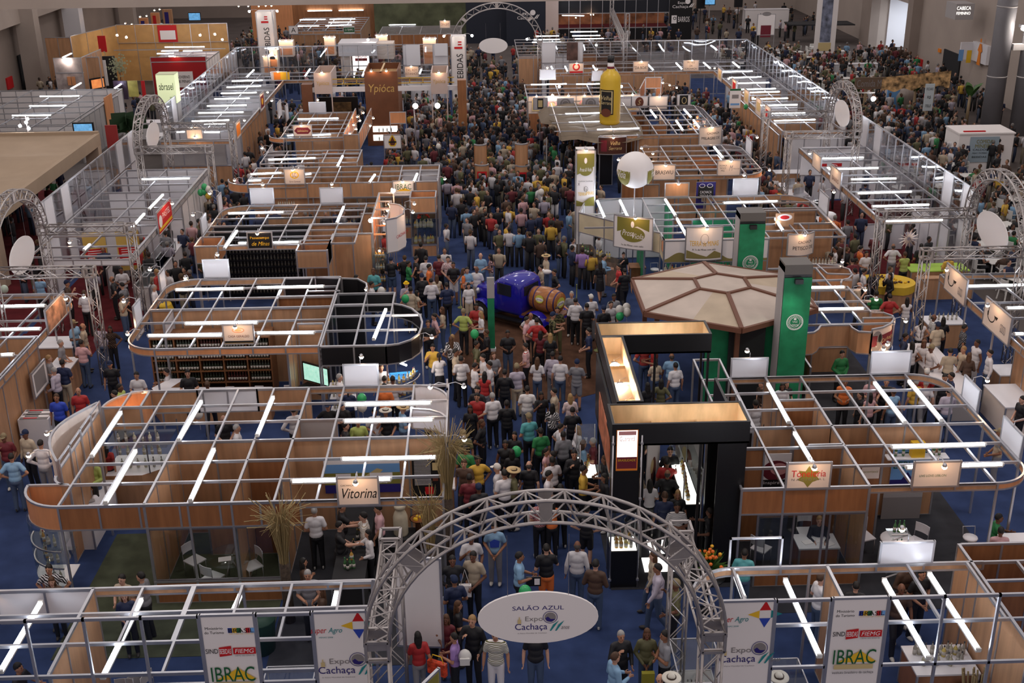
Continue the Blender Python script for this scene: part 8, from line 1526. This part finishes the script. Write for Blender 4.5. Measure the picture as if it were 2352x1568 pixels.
HC = {'k': ('short',(.012,.01,.009),'short black hair'),'K': ('long',(.012,.01,.009),'long black hair'),'n': ('short',(.07,.035,.018),'short brown hair'),'N': ('long',(.09,.04,.018),'long brown hair'),'y': ('short',(.32,.19,.08),'short fair hair'),'Y': ('long',(.36,.22,.09),'long fair hair'),'g': ('short',(.32,.31,.30),'grey hair'),'x': ('bald',(.05,.04,.035),'balding'),'T': ('tail',(.015,.012,.01),'ponytail'),'c': ('cap',(.02,.03,.07),'navy cap'),'C': ('cap',(.6,.58,.55),'white cap'),'D': ('cap',(.25,.2,.12),'tan cap'),'H': ('hat',(.52,.38,.2),'straw hat'),'h': ('hat',(.6,.57,.5),'white hat'),'Q': ('helmet',(.8,.5,.02),'yellow hard hat')}
SK = [(.50,.27,.18),(.42,.21,.13),(.30,.14,.08),(.17,.075,.045),(.56,.32,.23)]
DIR = {'f': 0,'b': pi,'l': -pi/2,'r': pi/2}
PT = {'stand': 'standing','clasp': 'hands clasped','drink': 'sipping a drink','cross': 'arms crossed','hold': 'holding something','hips': 'hands on hips','reach': 'reaching out','walk': 'walking','sit': 'seated'}
SN = {'s': 'striped','z': 'patterned','c': 'checked','m': 'camouflage'}
LM = [('the big oval sign',.8,16.3),('the front arch left foot',-2.2,17.5),('the front arch right foot',4.2,17.8),('the milk churn',-2.05,22.9),('the black tasting table',-3.4,23.2),('the pink lit showcase',2.9,22.5),('the orange flower arrangement',5.0,22.6),('the front right office desk',8,24.2),('the curved tasting counter',12.3,22.6),('the round corner showcase',-10.2,23.6),('the newspaper stand',-11.75,27.4),('the white cornered bar',-3,28.5),('the green carpeted room',-6.6,25),('the tall dry grass post',-.5,25.5),('the black stand aisle side',2.2,27.5),('the black stand interior',4.6,26.5),('the grey rollup screens',4.9,30),('the front right tasting table',7.8,28.8),('the rounded right corner',12.2,28.6),('the hooked arrow counter',15.4,29.5),('the long white right counter',14.2,31),('the arrow sign tasting table',15.2,34.6),('the scalloped wood stand',11.2,32.4),('the yellow cloth bar',15.4,38.6),('the wine shelves',-7.6,34.2),('the left edge counter',-13,33.5),('the black rounded stand',-3,34),('the narrow green post',.2,38.3),('the blue pickup hood',-.2,41),('the oak barrel',3.4,40),('the hexagonal roof',5,37.5),('the stone tasting bar',4.4,41.6),('the narrow glass cabinet',-3.8,42.5),('the flower showcase column',-2.2,48.2),('the green institute stand',-1,52),('the printed olive column',3.6,48.5),('the curved wood kiosks',1.4,57),('the near left truss gate',-14,38.5),('the yellow skirted table',-12.2,42),('the left food counter',-12.4,46.5),('the black bottle shelves',-8.5,43),('the bowed cream corner sign',13.8,42),('the right food counter',14.4,48),('the near right truss gate',16,39.5),('the wine stand left rail',-11.6,36),('the ball balloon',6,50),('the bottom left lamp',-10,18.5),('the near right row',8.5,19.5),('the left glass counter end',-12,52),('the inner glass cabinet',-8.6,26),('the white cornered bar back',-2.6,30.5)]
rp = random.Random(21); PEOPLE = []
def person(px,py,shirt,pants,d,pose,hair,sc=None,x=None):
    c = shirt[0]; mods = shirt[1:]; sl = 'L' if 'L' in mods else ('n' if 'a' in mods else 's'); pat = next((m for m in mods if m in PAT),None)
    if pose == '.': pose = rp.choice(('stand','clasp','drink','hold','stand','hold','cross','hips','walk','drink'))
    fem = hair in 'KNYT'; sc = sc or (rp.uniform(.93,.98) if fem else rp.uniform(.98,1.04)); hz = (1.635 if pose != 'sit' else 1.165)*sc
    g = G(px,py,hz); kd = 'trousers'; pc = pants[0]
    if len(pants) > 1: kd = {'s': 'shorts','k': 'skirt'}[pants[1]]
    if d in DIR: rz = DIR[d]+rp.uniform(-.35,.35)
    else: rz = radians(float(d))
    PEOPLE.append(dict(x=g.x,y=g.y,c=c,sl=sl,pat=pat,pc=pc,kd=kd,rz=rz,pose=pose,hair=hair,sc=sc,fem=fem,px=px,py=py))
def build_person(P):
    sk = rp.choice(SK if P['hair'] not in 'yYg' else SK[:2]+SK[4:]); shoe = rp.random() < .3
    o = bpy.data.objects.new('person',body_mesh(P['pose'],shoe)); COL.objects.link(o); o.location = (P['x'],P['y'],.02); o.rotation_euler.z = P['rz']; o.scale = (P['sc']*(.86 if P['fem'] else .95),)*2+(P['sc'],); o.color = (*sk,1)
    def ch(nm,me,col): c = bpy.data.objects.new(nm,me); COL.objects.link(c); c.parent = o; c.color = (*col,1); return c
    v = rp.uniform(.85,1.12); s = ch('shirt',shirt_mesh(P['pose'],P['sl']),[min(1,q*v) for q in CC[P['c']][0]])
    if P['pat']: s.material_slots[0].link = 'OBJECT'; s.material_slots[0].material = PAT[P['pat']]
    ch(P['kd'],legs_mesh(P['pose'],P['kd']),CC[P['pc']][0]); kd,col,_ = HC[P['hair']]; dz = skel(P['pose'])['dz']
    h = ch('hair' if kd not in ('cap','hat','helmet') else 'headwear',hair_mesh(kd),col); h.location = (0,-.015,1.635+dz); h.rotation_euler = (rp.uniform(-.05,.12),0,0)
    P['o'] = o; return o
def label_people(L):
    seen = {}
    for P in L:
        lm = min(LM,key=lambda q: (q[1]-P['x'])**2+(q[2]-P['y'])**2); dx,dy = P['x']-lm[1],P['y']-lm[2]
        rel = ('left of' if dx < 0 else 'right of') if abs(dx) > abs(dy)*.8 else ('before' if dy < 0 else 'behind')
        if hypot(dx,dy) < .9: rel = 'beside'
        sh = (SN[P['pat']]+' ' if P['pat'] else '')+CC[P['c']][1]; low = P['kd']; nmz = 'top' if P['sl'] == 'n' else ('shirt' if P['sl'] == 'L' else 't-shirt')
        base = 'person in %s %s, %s, %s %s' % (sh,nmz,HC[P['hair']][2],rel,lm[0]); P['lab'] = base; P['ext'] = PT[P['pose']]; seen.setdefault(base,[]).append(P)
    for b_,ps in seen.items():
        if len(ps) == 1: ps[0]['o']['label'] = b_; continue
        by = {}
        for P in ps: by.setdefault((P['pose'],P['pc']),[]).append(P)
        for (po,pc),qs in by.items():
            qs.sort(key=lambda P: P['y']); w = len(qs)
            for i,P in enumerate(qs):
                ex = PT[po] if len(by) > 1 else '';
                if len({q_['pose'] for q_ in ps}) < len(by): ex = CC[pc][1]+' '+P['kd']
                od = '' if w == 1 else (('nearer one','farther one') if w == 2 else ('nearest one','middle one','farthest one','fourth one','fifth one'))[min(i,w-1,4)]
                lb_ = ', '.join(t for t in (b_,ex,od) if t); P['o']['label'] = lb_ if len(lb_.split()) < 17 else lb_.replace('holding something','holding').replace('one','').replace(' the ',' ',1).strip()
    for P in L: P['o']['category'] = 'person'; P['o']['group'] = 'visitors and stand staff'
DATA = """722 1176 w k b clasp g;779 1209 k kk r reach k;784 1165 k k r reach k;836 1188 ts j l reach k;870 1170 p k l . k;847 1227 wL k l reach K;696 1293 d k r . K;707 1321 g k f . g;738 1357 d k l . N;1082 1237 w m f drink n;1136 1211 b g f clasp k;1039 1288 kL k f . k;1087 1278 t k f clasp k;1044 1336 n k b . c;1051 1392 k k r hold N;980 1390 bs j r hold k;993 1398 k k r . n;1025 1423 ma m f . N;1085 1426 kL k f . y;960 1464 r g b . K;1044 1466 v k l . T;1138 1458 Os w f stand g;1192 1280 b k r hold k;1230 1452 k j f stand k
1240 1152 pc k b clasp n;1268 1158 oa k b . K;1348 1172 k ks b . k;1255 1262 k os b drink k;1326 1255 wL j b stand x;1368 1298 dL j b hold k;1501 1278 tL j l walk N;1512 1307 qL j l walk k;1553 1344 O k l . D;1426 1461 kL k f . g;1486 1456 OL j f clasp N;1529 1461 g k l cross k;1412 1512 bL k r . n;1516 1560 t g f . x;1542 1562 w g f . h;1710 1273 c j b . k;1555 1165 gs k f . k;1631 1178 k k l reach T;1882 1196 kL k f sit y;2293 1191 e k r sit k;2299 1222 p k b sit k;1885 1331 w j r . n;1966 1349 k k b . k;2070 1352 d k f . x;2117 1318 k k f clasp k;2084 1300 dL k f . k;1788 1560 w g f . h
113 1308 wz j f . k;119 1336 d k f . N;281 1331 t k f hold k;325 1326 g k l hold k;286 1370 n k f . N;41 1535 k k r sit k;111 825 g k r . y;125 853 qL k l . g;138 789 g j r . g;186 789 p j b . k;253 838 k k f . c;314 863 w g f hold k;275 891 la j r . k;264 906 k k l . k;130 914 B k f stand n;180 899 r j f stand x;59 998 tL k f . c;93 1021 wL g b . k;9 1006 m j f . D;26 1052 b j b hips k;143 835 n t b . k;383 855 w g l sit k;431 858 k k f hold k;476 885 d k b . n;242 1029 r k b . K;209 1060 lL j f . k;217 1123 w k l sit K;429 1080 w j b . k;485 1070 w k f hold k;513 963 k k f . x;543 985 w k r . g
674 945 wL k b . k;753 934 kz k f . c;787 932 k k f . c;801 899 n k b . T;883 890 o j b hold k;860 947 w g f hold k;886 947 k t f drink h;924 940 b j r . H;983 942 t k r . D;822 970 l g f . k;793 980 k k r . k;1018 963 t k l . g;779 868 w g r . g;875 845 w g f . n;883 873 t k b . k;902 873 w k b . k
994 799 y j f . k;1008 820 wL kk b reach T;1036 782 wz k b . N;1046 810 t k r . k;1059 827 w k b . k;1090 843 w k r . k;1110 822 w j l . k;1134 817 g k f hold N;1125 839 w j l . k;1113 863 ra g b . K;1159 858 kL k b . k;1187 845 q t b . D;1096 896 k k f . k;1096 912 r k f hold k;1131 912 wL k b . g;1164 929 kL k b . k;1080 940 k k f . K;1106 973 k k r . n;1182 1001 k k f hold K;1161 1021 ka k f . k;1069 1034 e k b . k;1097 1057 y k f hips k;1066 1065 d k f . n;1078 1100 m k b . k;1100 1123 k k b . c;1159 1090 w k b . k;1143 1077 w k l . C;1178 1085 O k r . H;1176 1042 k k b . K;1064 998 O k f . D;1094 792 O k r . k;1118 765 k k l . n;1166 767 k j f hold k
1208 797 rs k l . k;1234 830 w j b . N;1269 817 qL g b . k;1287 827 w j b stand k;1325 835 g gs b . c;1211 896 ws g b . k;1243 909 k k f drink K;1273 901 t j l . k;1269 937 wz k b . K;1310 914 ps w b . Y;1315 945 k k b . k;1287 983 w k r . k;1328 988 wL k l cross Y;1294 1001 g k b . k;1215 960 c k b . D;1242 993 e k b . k;1339 1021 b j r hold N;1363 1016 m j l hold g;1254 1039 pa k r . T;1271 1047 k k l . k;1319 1044 kL k f drink k;1269 1060 w k b . k;1215 1070 k k b . x;1260 1092 w k r . k;1340 1080 y k r hold k;1389 1056 k k l . N;1389 1098 k k l hold K;1288 1124 k k b . k;1474 988 O k f clasp D;1469 1039 wL k r . k;1470 1085 tL k r . k;1539 1037 k k f . k;1532 1064 r k b reach k;1533 1090 k k b hips x;1493 1112 w k b . K;1527 1141 n k b . n;1557 1136 k k f . Y;1481 792 rc j b . k;1504 797 r k l . k;1506 832 t j b . T;1488 888 k k b . K;1519 880 O k b . K;1543 820 b j b . x;1552 842 w j b . k;1430 789 k k f . k;1692 913 p k r . N;1736 929 w k b . k;1771 959 k g f . K;1751 883 dz k l . k;1797 888 w k f . K;1784 931 w k l . g
1807 883 k k f . K;1976 908 k k l . T;1941 878 oa k f . k;1999 911 pa k b . K;2004 873 p k f . k;2036 878 k k f . k;2053 901 ba j b . n;2104 880 y j b . g;2127 883 w g b . g;2180 901 qL j b . k;2170 868 k k f . k;2186 865 n k l . k;1934 814 eL k f clasp k;2096 794 wa k b . K;2122 791 w k f hold N;2140 801 w g l . D;2183 809 t k b . k;2214 804 ta k l . y;2226 819 dL k b . N;2275 812 wL j l . k;2245 789 wa w l . k;2129 857 r k b . C;2298 995 t g l . D;2349 919 k k l . k;2344 822 b k l sit k
1977 572 o j r . k;1990 584 w j f . k;1958 601 m k b . k;1985 625 w k r . k;2006 628 kL k f . N;2045 634 kL k l . K;1972 656 t k r . x;2013 676 e k b . k;2044 684 r k b . k;2084 691 wa g b . K;2116 740 wa k b . K;2144 730 gs k r . x;2155 749 t g b . c;2167 737 k k b . K;2215 754 gz k r . k;2079 774 n k r . k;2123 783 w k f . N;2095 793 wa k b . K;1877 568 k k b . n;1902 568 t k r . g;1919 573 w k l . k;1909 589 p k l . k;2180 592 y w b . k;2052 567 w g b . x;2079 586 la k b . n;2116 567 k k b . k;1890 412 w k l . k;1834 417 ta t b . T;1846 458 r k b . K;1890 486 o k l . k;1918 502 o j b . K;1890 512 g j b . k;1879 522 p j r . N;1948 504 g j b . g;1936 542 m k f . k
395 507 k k r . k;388 522 k k r . x;418 530 na g f . K;439 514 p g b . n;467 496 w k r . k;481 489 n k f . k;383 555 qL k b reach k;380 537 g k b . k;319 578 r k r . T;342 591 kL k b . K;316 537 r k f . c;360 626 r j l . y;353 662 w k r . g;278 621 w k f . k;258 642 k k l hips x;281 657 g k l . k;196 588 k k f . k;217 588 m k f . k;210 616 k k b . T;153 652 d k r . c;193 675 w k b . n;279 683 t j r . k;477 453 t t b . k;510 415 b j b . c;230 752 qL j b . k;189 751 t j r . x;168 744 b j r . D;253 757 dz k f . K;89 639 b k b . k
1026 407 q k b . n;1049 417 p t b . k;1048 438 w g b . k;1083 421 wz k f . k;1080 435 k j b . k;1037 471 n j b . N;1060 468 k k b . K;1071 476 b t b . D;1096 473 d k f . x;1113 479 k k f . K;1143 475 k j f clasp k;1169 473 y j b . k;1197 482 p k b . k;1147 527 O k f drink k;1170 532 wa k b . K;1192 532 bL k b . K;1025 514 w j r drink c;884 563 r j r sit k;879 586 k j r . x;898 598 k js b . c;929 591 kL k b . K;967 570 k k b . N;955 596 k k r hold k;938 606 e k r . k;978 596 w k b . k;1008 593 m k b . k;1021 575 w k f . x;1029 596 wc j f . k;1041 609 k ws f . k;985 614 oL k r . k;969 637 kL k b . c;990 647 wL j b . k;1003 639 ta k b . N;1026 657 n k b . k;1064 624 o k r . N;1073 621 b k f . k;1095 619 w t f stand x;1104 588 b j f hold x;1127 591 pz g l . K;1146 581 t k f clasp N;1076 657 w ts f stand K;818 639 w k r hold k;858 624 c k f hold n;853 654 w k r . k;933 654 q g f . Q;943 667 t k b . k;957 675 ta k r hold K;1094 705 r k f . k;1064 718 l k b hips D;1016 713 t j l . N;998 728 p j l . k;983 744 k k f . n;1105 723 w k l . Y;1039 777 wz k b . y"""
DATA2 = """1206 438 g j r . k;1219 427 e k f . k;1234 412 y m f . N;1296 407 y k r . k;1310 425 m k b . k;1255 440 w k b . k;1274 440 kL w b . K;1250 455 qa k b . K;1260 486 r k f hold k;1280 494 d t b . k;1307 489 b j r . k;1217 540 k k b . x;1241 550 d k b . k;1283 552 kL j r . k;1296 552 O k r . k;1316 547 w k r . k;1315 568 nL k r drink k;1338 578 va k b . K;1358 573 y k b . k;1376 545 w k r . k;1387 591 bL g r hold k;1379 609 k kk b . K;1432 586 k k f . T;1422 614 r k l . k;1435 624 k k b . k;1255 591 t j l . H;1243 616 t g l . k;1274 626 k k l . k;1313 677 g k f . g;1322 693 wL k b . k;1348 705 k k b . k;1358 685 w g b . C;1410 683 g k f . k;1403 700 w g f . k;1387 711 k k b . c;1269 726 Om O r . c;1280 713 Om O f . k;1219 726 w g f . x;1209 736 p k r . k;1233 739 r k b . k;1264 774 k k b . Y;1353 762 n k l . k;1241 769 ma k b . K;1631 759 ta k b . k"""
for blk in (DATA+';'+DATA2).replace('\n',';').split(';'):
    f = blk.split()
    if len(f) == 7: person(float(f[0]),float(f[1]),*f[2:])
PEOPLE.sort(key=lambda P: P['y']); IND,REST = PEOPLE[:300],PEOPLE[300:]
for P in IND: build_person(P)
label_people(IND)
def held(name,mb,loc,label,cat,rz=0.): tag(mb.obj(name,None,loc,rz),label,cat)
def near(px): return min(IND,key=lambda P: (P['px']-px[0])**2+(P['py']-px[1])**2)
P = near((960,1464)); b = MB(); b.cbox((0,0,0),(.42,.1,.3),mat('red_orange_foil',(.55,.06,.02),.3,noise=.6,nscale=14),.0); b.tube([(-.15,0,.15),(-.1,0,.3),(.1,0,.3),(.15,0,.15)],.012,Y_,5); held('gift_bag',b,(P['x']+.38,P['y']-.2,.95),'shiny red and yellow bag under the arm of the person in red','bag',-.5)
P = near((1044,1466)); b = MB(); b.ell((0,0,0),(.14,.1,.18),pl_white,12,8); b.box((-.1,-.13,-.12),(.1,-.08,.04),pl_white); held('backpack',b,(P['x']+.2,P['y']-.08,1.15),'small white backpack on the person in purple','bag')
P = near((1039,1288)); b = MB(); b.box((-.14,-.05,-.2),(.14,.05,.1),offw); b.tube([(-.1,0,.1),(0,0,.5),(.1,0,.1)],.01,offw,5); held('tote_bag',b,(P['x']+.27,P['y']-.1,1.0),'white tote bag on the shoulder of the dark dressed person','bag')
b = MB(); b.box((-.13,-.06,-.25),(.13,.06,.2),mat('plastic_bag',(.5,.52,.58),.4)); held('plastic_bag',b,(P['x']-.35,P['y']-.15,.6),'pale plastic bag hanging beside the dark dressed person','bag')
P = near((1192,1280)); b = MB(); b.box((-.17,-.015,-.12),(.17,.015,.12),black); b.box((.02,-.02,-.08),(.14,-.016,.08),WH); held('brochure',b,(P['x']+.32,P['y']-.1,1.12),'black brochure held by the person in light blue','book')
P = near((1486,1456)); b = MB(); b.prism([(-.13,-.05),(.13,-.05),(.13,.05),(-.13,.05)],-.25,.2,mat('olive_bag',(.30,.27,.03),.5)); held('shopping_bag',b,(P['x'],P['y']-.34,.7),'yellow olive shopping bag held by the person with crossed hands','bag')
P = near((1136,1211)); q = decal([('p',[(-.1,-.12),(.12,-.1),(.14,.08),(0,.12),(-.12,.04)],B_)],0).obj('shirt_print',P['o'],(0,-.15,1.25))
P = near((1348,1172)); q = decal([('t','Cachaça',0,.12,.2,.06,WH,.2),('e',0,-.02,.1,.12,WH)],0).obj('shirt_print',P['o'],(0,.15,1.3)); q.rotation_euler.z = pi
P = near((1353,762)); q = decal([('t','39',0,0,.24,.2,WH)],0).obj('shirt_print',P['o'],(0,-.15,1.25))
P = near((1260,486)); b = MB(); b.ell((0,0,0),(.2,.12,.1),offw,10,7); b.ell((-.15,0,.06),(.07,.07,.07),skin_m,8,6); held('swaddled_baby',b,(P['x'],P['y']-.3,1.15),'baby wrapped in white and held by the person in red','baby')
# ======================= the remaining crowd: one object, too many to count
def lowp(seated):
    b = MB(); t = []; mm = [mat('t%d' % i,(1,1,1)) for i in range(4)]; dz = -.45 if seated else 0
    b.ell((0,-.01,1.62+dz),(.08,.095,.115),mm[0],8,6); b.ell((0,.015,1.65+dz),(.088,.1,.11),mm[1],8,5); b.tube([(0,0,1.4+dz),(0,0,1.56+dz)],.055,mm[0],6)
    b.lathe((0,0,0),[(.05,1.48+dz),(.2,1.42+dz),(.2,1.3+dz),(.165,1.1+dz),(.185,.92+dz)],mm[2],8)
    for sx in (-1,1):
        if seated: b.tube([(sx*.2,0,.95),(sx*.26,-.08,.72),(sx*.15,-.32,.75)],[.06,.05,.035],mm[2] if sx > 0 else mm[0],5); b.tube([(sx*.1,0,.5),(sx*.12,-.42,.5),(sx*.12,-.42,.04)],[.09,.08,.05],mm[3],6)
        else: b.tube([(sx*.2,0,1.42),(sx*.25,.03,1.14)],[.065,.05],mm[2],5); b.tube([(sx*.25,.03,1.14),(sx*.18,-.15,1.0)],[.045,.032],mm[0],5); b.tube([(sx*.09,0,.95),(sx*.1,-.01,.5),(sx*.11,.02,.03)],[.1,.08,.06],mm[3],6)
    vs = b.v; fs = b.f; mi = b.mi; out = []
    sc = [(v[0],v[1]*.72 if .88+dz < v[2] < 1.5+dz and hypot(v[0],v[1]) > .1 and abs(v[0]) < .21 and abs(v[1]) < .21 else v[1],v[2]) for v in vs]; return sc,fs,mi
TP = (lowp(False),lowp(True)); CV,CF,CCOL,CMI = [],[],[],[]
rq = random.Random(77); pal = [CC[k][0] for k in 'wwkkkkkkkkkggbnnnjrttpmqdddOOywkkgewnk']
def crowd(x,y,rz=None,seated=False,shirt=None,pants=None):
    vs,fs,mi = TP[1 if seated else 0]; o = len(CV); rz = rq.random()*6.28 if rz is None else rz; c,s = cos(rz),sin(rz); k = rq.uniform(.92,1.05); cols = [rq.choice(SK),rq.choice(((.012,.01,.009),(.03,.018,.012),(.09,.05,.02),(.2,.19,.18),(.012,.01,.009))),shirt or rq.choice(pal),pants or rq.choice(((.014,.014,.02),(.02,.03,.07),(.06,.08,.13),(.2,.17,.12),(.03,.03,.03)))]
    for v in vs: CV.append((x+v[0]*c-v[1]*s,y+v[0]*s+v[1]*c,v[2]*k))
    for f,m_ in zip(fs,mi): CF.append(tuple(o+i for i in f)); CCOL.append([q_*.8 for q_ in cols[m_]])  # crowd colours darkened to stand for the dim light far from lamps
for P in REST: crowd(P['x'],P['y'],P['rz'],False,CC[P['c']][0],CC[P['pc']][0])
occ = [(P['x'],P['y']) for P in PEOPLE]; grid_ = {}
for p_ in occ: grid_.setdefault((int(p_[0]),int(p_[1])),[]).append(p_)
def free(x,y,d):
    for i in (-1,0,1):
        for j in (-1,0,1):
            for q_ in grid_.get((int(x)+i,int(y)+j),()):
                if (q_[0]-x)**2+(q_[1]-y)**2 < d*d: return False
    return True
def fill(x0,y0,x1,y1,n,d=.42,face=None):
    for _ in range(n*3):
        x,y = rq.uniform(x0,x1),rq.uniform(y0,y1)
        if free(x,y,d): grid_.setdefault((int(x),int(y)),[]).append((x,y)); crowd(x,y,face); n -= 1
        if n <= 0: break
for z in ((-.8,47,3.2,60,40),(-1.2,54,6,60,55),(-1.8,60,3.2,86,190),(-2.3,58.9,3,62,25),(-7,88,7,101,120),(-14,92,-6,110,90),(-22,99,-12,116,120),(-12.7,42.5,-11.2,62,40),(-12.8,61,-11,79,45),(-10.5,69,-7,78,25),(-4.7,69,-1.8,79,28),(-4.8,72,-2,78,15),(-5.3,59,-2,70,45),(-11,59,-5,60.8,14),(-5,56,-2,59,12),(14.2,41.5,15.6,46.5,8),(13.3,47,14.5,60,38),(13.2,60,15.8,80,75),(4,49.5,8,52,14),(3.5,60,6.5,70,38),(7,59,13,60.4,18),(8,69.5,13,70.4,10),(9,77,15,80,30),(-12,79.5,-3,86,35),(-16.5,87.5,-3,92,50),(-11,49,-4.5,51.5,12),(14,44,15.5,44.5,2),(19.8,62,29,74,150),(20,74,34,82,90),(20.5,82,35,98,130),(20,50,27,62,30),(30,62,35,67,12),(28,95,35,100,12),(-20,70,-17.6,84,30),(-24,78.5,-18.5,82,14),(-19.8,52,-18,60,10),(-26,50,-20.5,60,18),(-33,88,-30,90,5),(-19,44,-17.8,50,6),(5,100,17,113,45),(18,108,34,130,60),(4.8,81,15,85.5,14),(16.4,62,19,80,20),(-17,62,-13.4,79,18),(16.2,45.5,18.6,56.5,12),(-16.5,43,-13.8,48,6)):
    fill(*z)
for i,(x,y,rz) in enumerate(SEATS):
    if rq.random() < .78: crowd(x,y,rz+pi,True)
for _ in range(1): pass
me = bpy.data.meshes.new('crowd'); me.from_pydata(CV,[],CF); at = me.color_attributes.new('tint','FLOAT_COLOR','CORNER'); arr = []
for f,c_ in zip(CF,CCOL): arr += [c_[0],c_[1],c_[2],1.]*len(f)
at.data.foreach_set('color',arr); me.polygons.foreach_set('use_smooth',[True]*len(CF)); cm = bpy.data.materials.new('crowd_clothing'); cm.use_nodes = True; an = cm.node_tree.nodes.new('ShaderNodeVertexColor'); an.layer_name = 'tint'; cm.node_tree.links.new(an.outputs['Color'],cm.node_tree.nodes['Principled BSDF'].inputs['Base Color']); cm.node_tree.nodes['Principled BSDF'].inputs['Roughness'].default_value = .8; me.materials.append(cm)
o = inst('crowd',me); tag(o,'dense far crowd of visitors filling the distant aisles and food courts','crowd',None,'stuff')
make_tubes(); make_bottles()
for i in range(4):
    if 't%d' % i in MATS: bpy.data.materials.remove(MATS.pop('t%d' % i))
